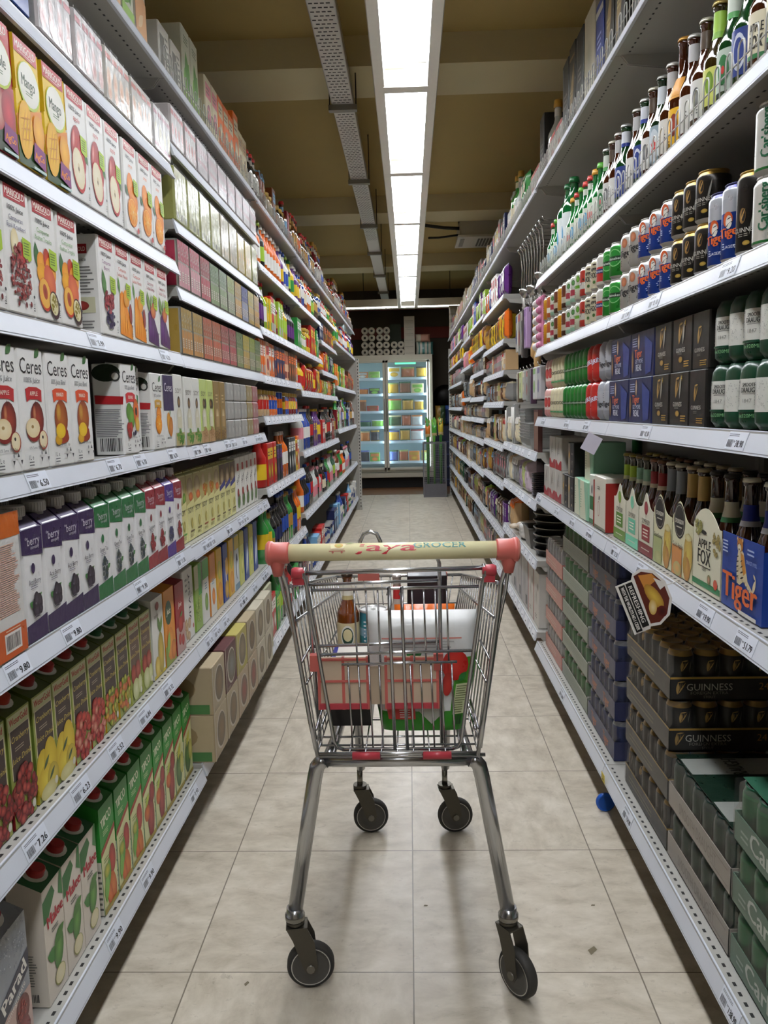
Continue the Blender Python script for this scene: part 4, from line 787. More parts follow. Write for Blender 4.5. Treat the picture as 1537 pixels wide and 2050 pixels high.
tipco('t_green', [('e', .4, .6, .3, .45, '6a8a4a', '3a5a2c'), ('e', .75, .7, .2, .3, 'd8d080', 'a8a84a'), ('l', .3, .9, .7, 1.3, 'c8c84a', .2)])
brick('t_malee', 'juice_carton', .080, .252, .066, 'dcd2c4', [('p', [(0, 2.0), (.0, 2.55), (.5, 2.72), (.62, 2.5), (.22, 2.05)], '2f6a34'), ('p', [(.78, 2.35), (1, 2.2), (1, 2.84), (.9, 2.84)], '3a7a3c'), ('t', 'Malee', .56, 2.0, .3, 'b02030', {'w': .8, 'b': .1, 'rot': .1}), ('x', .35, 1.6, .8, 1.74, 2, '6a6a62'), ('l', .05, 1.2, .6, 1.0, '3d7a34', .3), ('e', .62, 1.05, .24, .46, '6aa048', '3a6a2c', -.2), ('l', .4, 1.25, .95, 1.52, '4a7a34', .25), ('e', .6, .42, .27, .24, '9a9a5a', '9a9a5a'), ('e', .6, .43, .245, .215, 'e6dcba', 'e0d4a8')], [('x', .1, .5, .6, 1.3, 12, '7a766c'), ('s', .1, .12, .5, .2, '222222')], slant=.026, cap='a8201f', top='2f6a40')
brick('t_parad', 'juice_carton', .105, .268, .075, '8d9299', [('r', 0, 0, 1, .95, 'c2a49a'), ('p', [(0, .85), (1, 1.25), (1, 1.62), (0, 1.2)], '1d2038'), ('t', 'Parad', .5, 1.27, .24, 'e8e4dc', {'w': .82, 'b': .1, 'rot': .38}), ('t', 'pomegranate', .5, .98, .1, 'e8e4dc', {'w': .7, 'rot': .38}), ('b', .5, 1.95, .45, .35, 70, .022, [('c8ccd2', '7a8088'), ('a0a6ae', '6a7078')], 41), ('e', .7, .7, .22, .26, '8a3230', '5a1a1c'), ('b', .68, .7, .14, .17, 30, .03, [('b84a44', '6a1618')], 42), ('e', .7, .32, .2, .26, '9a3c3c', '6a2224'), ('e', .25, .3, .16, .2, '8a3434', '5a1c1e')], m='film', slant=.03, cap='a8201f')
# ---- soy cartons, long-life packs, wrapped packs
soys = [('t', 'SOY', .5, 1.86, .17, '5a5548', {'w': .66}), ('e', .5, 1.48, .16, .2, '3a2a1c', '3a2a1c'), ('e', .5, 1.48, .1, .13, 'a88a5a', '7a5a34'), ('e', .5, 1.0, .28, .3, 'e6e2d2', 'cfc8ae'), ('r', .24, .6, .76, .98, 'd6d0b4')]
brick('s_white', 'soy_milk_carton', .083, .2, .065, 'dddcd4', soys+[('r', 0, 0, 1, .45, 'b9a878'), ('b', .5, .3, .4, .25, 26, .07, [('5aa040', '2f6a24'), ('8ab04a', '4a7a2c')], 51)], [('x', .05, .1, .7, 1.6, 40, '9a9c9c')])
brick('s_green', 'soy_milk_carton', .083, .2, .065, 'b9c878', soys+[('r', 0, 0, 1, .45, 'b9946a'), ('b', .5, .3, .4, .25, 22, .08, [('c8a070', '8a6238')], 52), ('e', .7, 1.48, .14, .2, '3a2a1c', '3a2a1c')], [('x', .05, .1, .7, 1.6, 40, '8a9060')])
brick('s_brown', 'soy_milk_carton', .083, .2, .065, '8a7040', [('e', .5, 1.0, .28, .3, 'd8c8a0', 'a88a5a'), ('r', .24, .55, .76, .98, 'a88a5a'), ('x', .3, 1.5, .7, 1.9, 3, 'c8b080'), ('b', .5, .25, .4, .2, 18, .09, [('b08a50', '5a3f20')], 53)])
yel = 'd9d392'
def soyy(key, topf, oname='soy_milk_carton', strip=None):
    brick(key, oname, .085, .208, .065, yel, [('r', 0, 1.32, 1, 2.4, 'b5a66a')]+topf+[('p', [(0, 1.32), (1, 1.5), (1, 1.2), (0, 1.2)], yel), ('t', 'SOY', .5, 1.12, .2, '4a4634', {'w': .7}), ('e', .62, .62, .14, .2, 'c8bc6a', 'a89a4a'), ('r', .35, .3, .9, .36, strip or '6a5a34'), ('x', .3, .12, .85, .25, 3, '9a925a')])
soyy('y_green', [('e', .3, 1.9, .4, .4, 'd8d4b8', 'b8b08a'), ('e', .75, 1.6, .2, .22, '8ab04a', '5a7a2c'), ('r', 0, 1.25, 1, 1.4, '6aa83a')], strip='5a9a3a')
soyy('y_brown', [('e', .5, 1.95, .42, .36, 'c8b690', '9a8258'), ('e', .6, 1.6, .28, .16, 'd87a3a', 'b0542a')])
soyy('y_orange', [('e', .4, 2.0, .3, .3, 'dccfa8', 'b8a070'), ('b', .6, 1.65, .36, .2, 16, .1, [('d8783a', 'a84a20'), ('c8942a', '9a6a1c')], 55)], strip='a85a34')
soyy('y_dark', [('r', 0, 1.6, 1, 2.42, '6a5238'), ('e', .5, 1.9, .34, .34, 'c8b690', '8a6a44'), ('p', [(0, 1.5), (1, 1.75), (1, 1.5), (0, 1.3)], '3a3a7a')])
brick('y_white', 'soy_milk_carton', .083, .215, .065, 'dddad2', [('r', .3, 1.95, .7, 2.3, 'b0302c'), ('t', 'SOY', .5, 1.55, .22, '2c2a26', {'rot': .5, 'b': .08, 'w': .7}), ('e', .5, .5, .3, .36, '9a9a8a', '6a7a5a'), ('e', .4, .9, .2, .2, 'b04a3a', '7a2a22'), ('l', .2, .2, .8, .7, '5a7a3a', .2)])
brick('v_vita', 'soy_milk_carton', .125, .225, .068, 'dedbd4', [('t', 'VITASOY', .62, 1.05, .17, '2c2c34', {'rot': PI/2, 'w': 1.2, 'b': .08}), ('t', 'SOYA', .84, 1.0, .08, '6a6a70', {'rot': PI/2}), ('x', .25, 1.2, .45, 1.6, 3, '8a8a8a'), ('b', .35, .4, .18, .3, 8, .12, [('d0b68a', 'a8845a')], 57), ('e', .85, .28, .05, .06, 'b03a34', 'b03a34')], [('x', .05, .2, .5, 1.2, 14, '9a9a96')])
def tall(key, base, ops, w=.085, h=.215, oname='drink_carton', **k): brick(key, oname, w, h, .065, base, ops, **k)
tall('d_lime', '8aa84a', [('r', 0, 1.6, 1, 2.5, 'b8b890'), ('r', .55, 1.3, 1, 2.5, '3f9a3a'), ('b', .4, .8, .3, .5, 22, .1, [('b8c86a', '6a8a2c')], 61)])
tall('d_white', 'dcdad2', [('e', .5, .8, .26, .36, '8ab04a', '5a8030'), ('r', 0, 1.75, 1, 2.5, '4aa040'), ('x', .3, 1.3, .7, 1.6, 3, '6a8a9a')])
tall('d_orange', 'd98a3a', [('r', 0, 0, 1, 1.4, 'dcd8cc'), ('e', .5, .75, .26, .36, 'e8953a', 'c86a20'), ('x', .3, 1.25, .7, 1.5, 3, '7aa0b8')])
tall('d_yellow', 'd8a832', [('e', .5, 1.6, .3, .4, 'e6c24a', 'a8b03a'), ('e', .5, .6, .4, .5, 'e0a23a', 'c8841f')])
tall('d_blue', '223a86', [('r', .42, .6, .6, 1.8, 'd8dce6'), ('e', .7, 1.5, .28, .4, 'e6b84a', 'c8902a'), ('e', .6, .5, .36, .4, 'd8a83a', 'a8802a')])
tall('d_penguin', 'c9d0d4', [('e', .45, 1.1, .24, .6, '25324e', '25324e'), ('e', .5, .95, .16, .42, 'dfe4e8', 'dfe4e8'), ('r', 0, 1.9, 1, 2.5, 'c9b02a'), ('r', 0, 0, 1, .3, '6a8a9c')])
tall('d_navy', '1d3a80', [('e', .55, 1.0, .3, .8, 'b8c8dc', '4a6ab0'), ('l', .2, .3, .8, 1.6, 'dfe6ee', .1)])
tall('d_lemon', 'c8c86a', [('e', .5, 1.0, .3, .5, 'e6e08a', 'a8b04a'), ('r', 0, 1.9, 1, 2.5, 'b8a83a')])
# small multipacks in film
def multi(key, w, h, d, base, n, ops1, oname='drink_multipack', film=True, endc=None):
    g = G(); g.prism(w, d, 0, h, .006, base, 'film'); cw = w/n
    for i in range(n): prints(g, flat(cw, 0, 0, -w/2+i*cw), ops1+[('r', .0, 0, .035, h/cw, '77756f')], 'film')
    if endc:
        for s in (-1, 1): g.poly([(s*(w/2+.0003), .007, .004), (s*(w/2+.0003), d-.007, .004), (s*(w/2+.0003), d-.007, h-.006), (s*(w/2+.0003), .007, h-.006)], endc, 'film')
    wv = G(); N_ = 26; b = len(wv.v); rn = random.Random(len(key))
    for i in range(N_+1):
        x = -w/2-.001+(w+.002)*i/N_
        for k in range(9): wv.v.append((x, -.0022+rn.uniform(-.0012, .0010), -.0002+(h+.001)*k/8))
    for i in range(N_):
        for k in range(8): q = b+i*9+k; wv.face((q, q+9, q+10, q+1), 'ffffff', 'wrap', True)
    return design(key, oname, 'drink pack', g, [('shrink_wrap', wv)] if film else (), (w, d, h))
multi('k_pink', .155, .115, .12, 'c2bab8', 4, [('e', .5, 1.5, .3, .5, 'c88a80', 'e0d4d0'), ('e', .5, .7, .34, .5, 'a85a54', 'd8b8b0'), ('r', .1, 2.3, .9, 2.6, 'a8404a')], endc='a9a7a2')
multi('k_orange', .155, .115, .12, 'c2bcb2', 4, [('e', .5, 1.2, .36, .7, 'd08a5a', 'e0c8b0'), ('e', .55, .5, .3, .4, 'c8784a', 'dab89a'), ('r', .1, 2.3, .9, 2.6, 'b85a4a')], endc='a9a7a2')
multi('k_grey', .155, .115, .12, 'bcb8b4', 4, [('e', .5, 1.2, .36, .7, 'b0a87a', 'd2cdb8'), ('r', .1, .3, .9, .5, 'a85a6a'), ('r', .1, 2.3, .9, 2.6, 'a86a74')], endc='a9a7a2')
multi('k_milk', .13, .105, .11, 'bdb5b2', 4, [('e', .5, 1.2, .3, .5, 'a8413a', 'c88a80'), ('r', .1, .3, .9, .6, 'bfa6a4'), ('r', .1, 2.4, .9, 2.8, 'b0484a')])
multi('k_milk2', .13, .105, .11, 'b3acac', 5, [('r', .1, 1.2, .9, 1.7, 'b58a92'), ('x', .15, .3, .85, 1.0, 3, 'a09aa0'), ('r', .1, 2.4, .9, 3.2, 'c0a4aa')])
multi('k_lime', .13, .150, .12, '9c9e62', 3, [('x', .15, 1.6, .85, 3.0, 4, '8a8a54'), ('e', .5, .9, .3, .5, 'c8c8a0', 'a8a870'), ('r', .3, .2, .7, .6, '6a6a50')], endc='9a9a58')
multi('k_cream', .13, .150, .12, 'a9a284', 3, [('x', .15, 1.0, .85, 3.0, 9, 'b0a88a'), ('e', .5, .6, .3, .4, 'c8b080', 'b8a890')])
multi('k_yellow', .12, .145, .12, 'b3a260', 3, [('e', .5, 1.6, .3, .5, 'd8a04a', 'c8b070'), ('r', .15, .4, .85, .9, 'b8a050')])
def slim(key, a, b, base='9a978c'):
    multi(key, .115, .135, .12, base, 4, [('r', .05, 2.6, .98, 4.6, a), ('b', .5, 3.2, .4, 1.0, 14, .16, [('b8b8a8', a), ('8a8f84', a)], 71), ('r', .05, .1, .98, 2.4, b), ('r', .3, .6, .75, 1.6, 'd0c8ba'), ('x', .34, .7, .7, 1.5, 4, '6a6258')], endc=a, film=False)
slim('q_orange', 'a5863a', 'c08a4a'); slim('q_redo', 'a84a26', 'bd5f45'); slim('q_red', '8f2a34', 'b04450'); slim('q_green', '50703c', '7a9058'); slim('q_yel', 'b8a83a', 'c0a04a'); slim('q_pink', 'a8324a', 'c88a92'); slim('q_gold', 'a8842c', 'c89a4a'); slim('q_blue', '303a86', '8a8fae'); slim('q_lime', '8a9a3a', '8f9a78')
for nm, c in (('grey', 'a5a39e'), ('tan', 'a08c5a'), ('rose', 'a8686a')):
    multi('g_'+nm, .115, .066, .11, c, 2, [('r', .1, .1, .95, .95, c), ('e', .5, .55, .25, .25, 'c2c0b8', c)], oname='drink_multipack', film=False, endc='5a5854')
def case(key, base, win, h=.15, w=.165):
    g = G(); g.prism(w, .3, 0, h, .004, base, 'matte'); z = h/w
    prints(g, flat(w), [('e', .5, z*.5, .36, z*.40, 'c9bfae', 'c9bfae'), ('e', .52, z*.5, .32, z*.36, win, '6a5c48'), ('r', .0, 0, .05, z, 'b8ad98'), ('x', .1, .03, .5, .09, 2, '9a8f7a')], 'matte')
    prints(g, lambda u, v, o: (-w/2-.0003-o, .3-u*w, v*w), [('r', .3, 0.02, 1.75, .2, '4a7a44'), ('e', 1.0, z*.55, .5, z*.3, 'a88f66', '94805c')], 'matte')
    wv = G(); rn = random.Random(7); N_ = 16
    for i in range(N_+1):
        for k in range(11): wv.v.append((-w/2-.002+(w+.004)*i/N_, -.003+rn.uniform(-.002, .0015), (h)*k/10))
    for i in range(N_):
        for k in range(10): q = i*11+k; wv.face((q, q+11, q+12, q+1), 'ffffff', 'wrap', True)
    return design(key, 'drink_case', 'drink case', g, [('shrink_wrap', wv)], (w, .3, h))
case('b_brown', 'b3a283', '8a6f4c'); case('b_cream', 'c6bda6', 'a89678'); case('b_red', 'b7a184', '9c4a44'); case('b_green', 'a9a98a', '4a6a40'); case('b_yel', 'b8ac5a', '9a8a6a'); case('b_dark', '5c3030', '8a8a84')
# ---- beer cans
OR_ = 'd2602a'
def tiger(b1='1f3f94', b0='c9cdd4'): return [('p', [(.16, .62), (.84, .62), (.84, 1.12), (.5, 1.2), (.16, 1.05)], b1), ('e', .42, 1.16, .16, .2, OR_, 'b04a20'), ('e', .46, 1.08, .1, .18, 'e6e2d8', 'cfcac0'), ('l', .36, .95, .6, 1.1, '2b2b3a', .1), ('l', .4, 1.15, .55, 1.2, '2b2b3a', .1), ('t', 'Tiger', .5, .84, .26, OR_, {'w': .72, 'b': .12, 'rot': .12}), ('x', .25, .35, .75, .55, 3, 'b8c4e0')]
can('tig', .0335, .1, [(0, '1f3f94'), (.72, 'c3c8d0'), (.9, 'd8dade')], tiger())
can('tigt', .033, .14, [(0, '1f3f94'), (.70, 'c3c8d0'), (.9, 'cfd3da')], [(a[0], *[x for x in a[1:]]) for a in tiger()]+[('t', 'LAGER', .5, .42, .08, 'd8dde8')], rim='3a3a6a')
can('tigw', .0335, .1, [(0, 'b9b7b0'), (.8, 'cfcdc6')], [('t', 'Tiger', .5, .72, .26, '2a2828', {'w': .72, 'b': .1, 'rot': .12}), ('e', .45, 1.1, .14, .18, 'c08060', '9a5a3a'), ('x', .25, .2, .75, .45, 4, '77756f')])
gui = [('e', .42, 1.02, .10, .2, 'a88348', '6a4f28'), ('e', .45, 1.03, .06, .15, '1d1a18', '1d1a18'), ('l', .36, .86, .5, 1.2, 'b08a50', .06), ('t', 'GUINNESS', .5, .66, .12, 'c9c4ba', {'w': .7}), ('x', .3, .48, .7, .58, 2, '8a8478'), ('e', .55, .32, .1, .06, 'b09040', '8a6f2c'), ('l', .62, .5, .76, 1.2, '7a7870', .04)]
can('gui', .0335, .1, [(0, '23201d'), (.9, '2c2926')], gui, rim='a8863c')
can('guit', .033, .142, [(0, '23201d'), (.9, '2c2926')], gui, rim='a8863c')
def carl(c='1f5a3c'): return [('t', 'Carlsberg', .5, .95, .26, c, {'rot': PI/2, 'w': 1.1, 'b': .08}), ('e', .72, 1.1, .05, .06, '4a9a4a', '2f7a3a')]
can('car', .0345, .115, [(0, '2f7a3c'), (.12, 'dcdcd4'), (.97, 'e4e4de')], carl())
can('hei', .0335, .1, [(0, '2c8a32'), (.9, '2f8f36')], [('e', .5, .85, .34, .36, '7fc078', '7fc078'), ('e', .5, .85, .30, .32, '1f7a2a', '1f7a2a'), ('r', .15, .72, .85, .92, '17331c'), ('t', 'Heineken', .5, .82, .11, 'e6eae2', {'w': .62})])
can('caf', .0335, .1, [(0, '2f6a3a'), (.1, 'd9d3b8'), (.95, 'dcd6bc')], [('t', 'APPLE', .5, .98, .16, '2a2824', {'w': .5, 'b': .1}), ('t', 'FOX', .5, .72, .24, '2a2824', {'w': .48, 'b': .1}), ('e', .5, .4, .08, .08, '3a5a2c', '3a5a2c'), ('e', .5, 1.2, .12, .04, '3a3028', '3a3028')])
can('csom', .0335, .1, [(0, 'a8332a'), (.35, 'd8d4cc'), (.6, 'b03a2c')], [('p', [(.3, .6), (.7, .6), (.5, 1.0)], '2b2420'), ('x', .25, .15, .75, .4, 3, '8a4a3a')])
can('cora', .0335, .1, [(0, 'd8d6ce'), (.2, 'c23a34'), (.7, 'd8d6ce')], [('r', .1, .62, .9, .8, '2a3a6a'), ('t', 'Oranjeboom', .5, .71, .09, 'e6e4de', {'w': .7})])
can('clim', .0335, .1, [(0, 'd2d8c2'), (.5, '6aa83a'), (.62, 'd8dccc')], [('e', .5, 1.1, .12, .16, '6a9a3a', '3f6a24'), ('x', .25, .2, .75, .5, 3, '4a7a3a')])
can('cwht', .0335, .1, [(0, '9cc8b0'), (.25, 'd8dccf')], [('e', .5, 1.1, .13, .14, '5a8a4a', '3a5a34'), ('r', .25, .45, .75, .75, '8a2f3a'), ('x', .25, .8, .75, .9, 2, '4a4a44')])
can('cyel', .0335, .1, [(0, 'd89a26'), (.9, 'e0a830')], [('x', .25, .5, .75, .9, 3, '5a3a1c')])
can('cbrn', .0335, .1, [(0, '4a2f1f'), (.3, 'c8c0ae'), (.55, '6a3a24')], [('x', .25, .5, .75, .9, 3, 'c8b89a')])
can('corg', .0335, .1, [(0, 'c86a3a'), (.9, 'd07a44')], [('r', .2, .4, .8, .7, 'd8d0c0')])
# ---- beer bottles (upper shelf and the packs)
BR, GR_ = '3a1708', '0f3a18'
def beer(key, gl, lab, neck, cap, H=.225, R=.0295, **k): return bot(key, 'beer_bottle', H, R, .0128, gl, lab, neck, cap, ang=.55, **k)
beer('b_red5', BR, (.03, .105, 'd8d0b4'), (.165, .205, 'd8d2bc', '6a9a7a'), 'b8ab8c', labops=[('t', 'APPLE', .5, .66, .2, '26221e', {'w': .44, 'b': .1}), ('t', 'FOX', .5, .36, .28, '26221e', {'w': .4, 'b': .1}), ('r', .2, 0, .8, .1, '3a7a4a')])
beer('b_grn', GR_, (.03, .105, 'b8c4b4'), (.16, .205, 'cfd6c8', '5aa05a'), 'c9c9c4', labops=[('e', .5, .5, .2, .36, '2f6a3a', '2f6a3a'), ('e', .5, .5, .06, .1, 'b83a34', 'b83a34')])
beer('b_blue', GR_, (.03, .11, '2a3a7a'), (.165, .205, 'd0d2d8', '2a3a8a'), 'c9c9c4', labops=[('e', .5, .5, .22, .4, 'c8ccd8', 'c8ccd8'), ('e', .5, .5, .17, .3, '2a3a7a', '2a3a7a')])
beer('b_lime', '2f2408', (.03, .10, 'c8cc6a'), (.155, .205, '9ac04a', '7aa83a'), 'b09a5a', labops=[('e', .5, .6, .15, .3, '8aa83a', '5a7a24')])
beer('b_mint', '2f2408', (.03, .10, 'b8c8b0'), (.155, .205, '9ac4b0', 'd0dccc'), 'b09a5a')
beer('b_plain', BR, (.03, .105, 'd4d2cc'), (.165, .2, '4a3a2c'), 'c9c4b0', labops=[('e', .5, .55, .15, .25, '8a8a8a', '4a4a4a'), ('x', .3, .1, .7, .25, 2, '6a6a6a')])
beer('b_gold', BR, (.02, .10, 'd8a82a'), (.12, .165, 'd8963a'), 'b8863c', H=.25, R=.032, labops=[('e', .5, .55, .16, .3, '9a3a24', '6a2a1c'), ('x', .25, .05, .75, .2, 2, '5a3a14')])
beer('b_white', BR, (.025, .10, 'd2d0c8'), (.17, .205, 'b8b6b4'), 'cfccc4', labops=[('x', .25, .4, .75, .6, 2, '3a3834')])
beer('b_star', '0c2a14', (.02, .11, '8fa0a8'), (.16, .2, 'c8cdd0'), '9a9a94', labops=[('e', .5, .5, .25, .42, 'c4ccd0', 'c4ccd0'), ('p', [(.5, .75), (.55, .58), (.7, .58), (.58, .47), (.63, .28), (.5, .4), (.37, .28), (.42, .47), (.3, .58), (.45, .58)], 'b8302c')])
beer('b_soju', '136a2c', (.03, .10, 'd2d8c8'), (.16, .18, 'd0d8c8'), 'c23a34', H=.205, R=.029, caph=.016, labops=[('e', .5, .5, .2, .3, '6ab0d8', '3a8ab8')])
beer('b_soju2', '136a2c', (.03, .10, 'd2d8c8'), None, 'd8a03a', H=.205, R=.029, caph=.016, labops=[('r', .3, .3, .7, .6, 'c8504a')])
beer('b_soju3', '136a2c', (.03, .10, 'd2d8c8'), None, '5aa83a', H=.205, R=.029, caph=.016)
bot('b_big', 'beer_bottle', .30, .045, .016, '0f5a2a', (.03, .17, 'dfe6e4'), None, '0f5a2a', caph=.02, labops=[('e', .45, .45, .2, .25, '5ab0d8', '3a8ab8')], sh=.62)
# bottles standing in the cider and beer carriers
def cb(key, gl, neck, cap, foil=None, n0=.17, n1=.212): return bot(key, 'cider_bottle', .245, .0285, .0132, gl, None, (n0, n1)+neck if neck else None, cap, foil=foil, gm='glass')
cb('n_tiger', '2a1206', ('23308a', 'c9cdd8'), 'c9c4b0', n0=.155, n1=.195); cb('n_fox', '2a1006', ('d6d2bc', '4a8a5a'), '2c2824', n0=.15, n1=.19); cb('n_gold', '2a1006', ('b99a5c',), 'a89878', n0=.175, n1=.228)
cb('n_silver', '241006', ('8a9096',), 'b0a890', n0=.175, n1=.228); cb('n_red', '3a120c', ('8f2c30', 'd2c4a8'), '6a4a34'); cb('n_mint', '2a2a18', ('88b49a', 'd2d8c4'), '6a5a3a'); cb('n_lime', '2a2410', ('9aba3a', 'c8cca0'), '8a7a3a')
def carrier(key, w, h, d, base, ops, hump=None, side=None, sops=None):
    g = G(); z = h
    out = [(-w/2, 0), (w/2, 0), (w/2, z)]
    if hump:
        for i in range(13):
            t = 1-i/12; x = -w/2+w*t; out.append((x, z+hump(t)))
    else: out.append((-w/2, z))
    t_ = .0012
    g.ext(out, 0, t_, base, 'card'); g.ext(out, d-t_, d, base, 'card'); g.box(-w/2, 0, 0, w/2, d, t_, base, 'card')
    for s in (-1, 1):
        g.box(s*w/2-(t_ if s > 0 else 0), 0, 0, s*w/2+(t_ if s < 0 else 0), d, z*.92, side or base, 'card')
    g.box(-w/2+.003, d/2-t_, .002, w/2-.003, d/2+t_, z*.9, base, 'card')
    prints(g, flat(w), ops, 'card')
    if sops: prints(g, lambda u, v, o: (w/2+.0003+o, u*w, v*w), sops, 'card'); 
    return design(key, 'bottle_carrier', 'bottle carrier', g, (), (w, d, h))
TC, TO_ = 'd9cba6', 'c98a3c'
TIG = [('p', [(.40, .30), (.47, .29), (.56, .34), (.70, .27), (.80, .24), (.79, .28), (.66, .36), (.60, .50), (.55, .62), (.47, .66), (.41, .62), (.38, .48)], TC), ('p', [(.47, .62), (.55, .60), (.62, .44), (.56, .40), (.50, .50)], TO_), ('l', .78, .26, .85, .42, TC, .16), ('l', .85, .41, .79, .46, TC, .2), ('e', .46, .69, .072, .07, TO_, 'b8742c'), ('e', .40, .745, .02, .022, TC, TO_), ('e', .52, .745, .02, .022, TC, TO_), ('e', .45, .66, .045, .04, 'e8e2cc', TC), ('e', .445, .645, .014, .01, '3a2418', '3a2418'), ('e', .43, .70, .008, .008, '2b2018', '2b2018'), ('e', .48, .70, .008, .008, '2b2018', '2b2018')]+[('l', .39, .36+.05*i, .46, .38+.05*i, '2b2320', .1) for i in range(5)]+[('l', .50, .36+.055*i, .59-.012*i, .39+.055*i, '2b2320', .1) for i in range(4)]+[('l', .62+.05*i, .32-.02*i, .64+.05*i, .36-.03*i, '2b2320', .14) for i in range(3)]+[('l', .43, .735, .445, .76, '2b2320', .14), ('l', .47, .735, .485, .76, '2b2320', .14)]
carrier('c_tiger', .185, .142, .135, '1d3d8c', TIG+[('t', 'Tiger', .5, .25, .26, 'd8662c', {'w': .84, 'b': .1}), ('r', .5, .012, .92, .05, 'd8d4cc'), ('x', .06, .56, .2, .7, 4, 'b8c4e0'), ('t', 'SINCE 1932', .78, .56, .035, '9fb0d8'), ('x', .68, .62, .9, .7, 2, '9fb0d8')])
carrier('c_fox', .15, .135, .13, 'dcd9c0', [('t', 'APPLE', .42, .66, .13, '24221e', {'w': .46, 'b': .08}), ('t', 'FOX', .42, .48, .2, '24221e', {'w': .46, 'b': .08}), ('r', .2, .34, .66, .35, '24221e'), ('t', 'CIDER', .43, .31, .04, '24221e'), ('r', 0, .06, 1, .14, '2f7a4a'), ('e', .4, .82, .1, .03, '2c2a26', '2c2a26'), ('e', .62, .2, .06, .07, 'c8907a', '5a6a34'), ('e', .85, .18, .07, .07, 'c8543c', 'c8543c'), ('b', .2, .88, .14, .1, 20, .03, [('b0a86a', '7a7a3a')], 81), ('b', .85, .72, .12, .16, 24, .03, [('b8a86a', '7a6a3a')], 82)], lambda t: .038*math.sin(PI*min(1, t*1.1))**.7 if t < .9 else .004)
def strong(key, low, mid):
    carrier(key, .135, .125, .13, 'd6d3b0', [('e', .34, .93, .28, .30, '262424', '201e1e'), ('e', .34, .93, .245, .265, 'b8b4a4', 'b8b4a4'), ('e', .34, .93, .235, .255, '262424', '201e1e'), ('t', 'STRONGBOW', .34, .92, .075, 'd8d4c4', {'w': .42, 'b': .06}), ('x', .2, .8, .48, .85, 1, 'b8b4a4'), ('r', 0, 0, .5, .5, low), ('e', .8, .45, .2, .34, 'd2bc5a', 'b8984a'), ('e', .75, .2, .16, .2, 'c89a4a', 'a8743a'), ('l', .6, .1, .72, .5, 'b08a3a', .2), ('e', .8, .72, .16, .06, 'd8d0a0', 'c8bc80'), ('t', 'Gold Apple' if mid else 'Elderflower', .3, .52, .08, '3a3830', {'w': .5}), ('e', .3, .12, .2, .12, mid or 'b8b880', 'a8a870')], lambda t: .045*math.exp(-((t-.34)/.26)**2))
strong('c_strong1', 'c8884a', 'd8a05a'); strong('c_strong2', 'a8b07a', None)
def somer(key, col, low, tree):
    carrier(key, .125, .12, .13, 'd9d6c2', [('e', .5, .98, .13, .14, tree, low), ('l', .5, .74, .5, .9, '4a4034', .06), ('t', 'SOMERSBY', .5, .7, .1, '4a463c', {'w': .56}), ('r', .22, .3, .78, .62, col), ('x', .3, .36, .7, .56, 3, 'e4e0d0'), ('r', 0, 0, 1, .24, low), ('x', .2, .1, .8, .14, 1, 'd8d0c0')], lambda t: .042*math.exp(-((t-.5)/.2)**2))
somer('c_somred', '8f2a30', '7a2428', 'a84048'); somer('c_sommint', '6ac0a0', '7ad0ac', '7ab89a'); somer('c_somlime', '5a8a2c', '6a8f3a', '8aa83a')
# ---- multipacks, boxes and tall cartons of beer
def pbox(key, w, h, d, base, ops, oname='beer_box', m='card', cat='beer box', ch=.003, sops=None, top=None):
    g = G(); g.prism(w, d, 0, h, ch, base, m, top); prints(g, flat(w), ops, m)
    if sops: prints(g, lambda u, v, o: (w/2+.0003+o, u*w, v*w), sops, m); prints(g, lambda u, v, o: (-w/2-.0003-o, d-u*w, v*w), sops, m)
    return design(key, oname, cat, g, (), (w, d, h))
GH = lambda x, y, s: [('l', x-.07*s, y-.13*s, x-.05*s, y+.15*s, 'a8864a', .12), ('l', x-.07*s, y+.14*s, x+.10*s, y+.16*s, 'a8864a', .1), ('l', x-.06*s, y-.13*s, x+.11*s, y+.14*s, 'a8864a', .05), ('l', x-.02*s, y-.06*s, x-.01*s, y+.13*s, '8a6c3a', .05), ('l', x+.03*s, y, x+.03*s, y+.13*s, '8a6c3a', .05)]
pbox('x_gui', .125, .113, .13, '181614', GH(.42, .62, 1.2)+[('l', .55, .45, .62, .86, '9a968a', .1), ('t', 'GUINNESS', .45, .36, .075, 'c8c4ba', {'w': .46}), ('x', .3, .28, .6, .32, 2, '77736a'), ('e', .46, .2, .1, .05, 'b08a3a', '8a6c2c'), ('t', '4', .66, .8, .1, 'c8a43a'), ('x', .64, .06, .92, .18, 3, 'b08a3a')])
pbox('x_gui2', .09, .113, .13, '181614', GH(.42, .72, 1.3)+[('t', 'GUINNESS', .45, .42, .09, 'c8c4ba', {'w': .6}), ('x', .3, .28, .6, .34, 2, '77736a'), ('x', .5, .06, .92, .2, 3, 'b08a3a')])
pbox('x_tig', .2, .113, .13, '161f4a', [('t', 'Tiger', .34, .30, .1, 'c8603a', {'w': .32, 'b': .1}), ('x', .08, .38, .3, .5, 4, '9aa4c8'), ('e', .36, .44, .04, .1, 'c8b8a0', '8a6a4a'), ('t', 'GET MORE', .38, .2, .05, 'b8c0d8'), ('t', 'REAL', .38, .12, .08, 'c8ccd8', {'b': .1}), ('e', .1, .2, .05, .14, '8a6a44', '5a4430'), ('p', [(.62, .5), (.95, .38), (.9, .05), (.68, .02)], '26387a')])
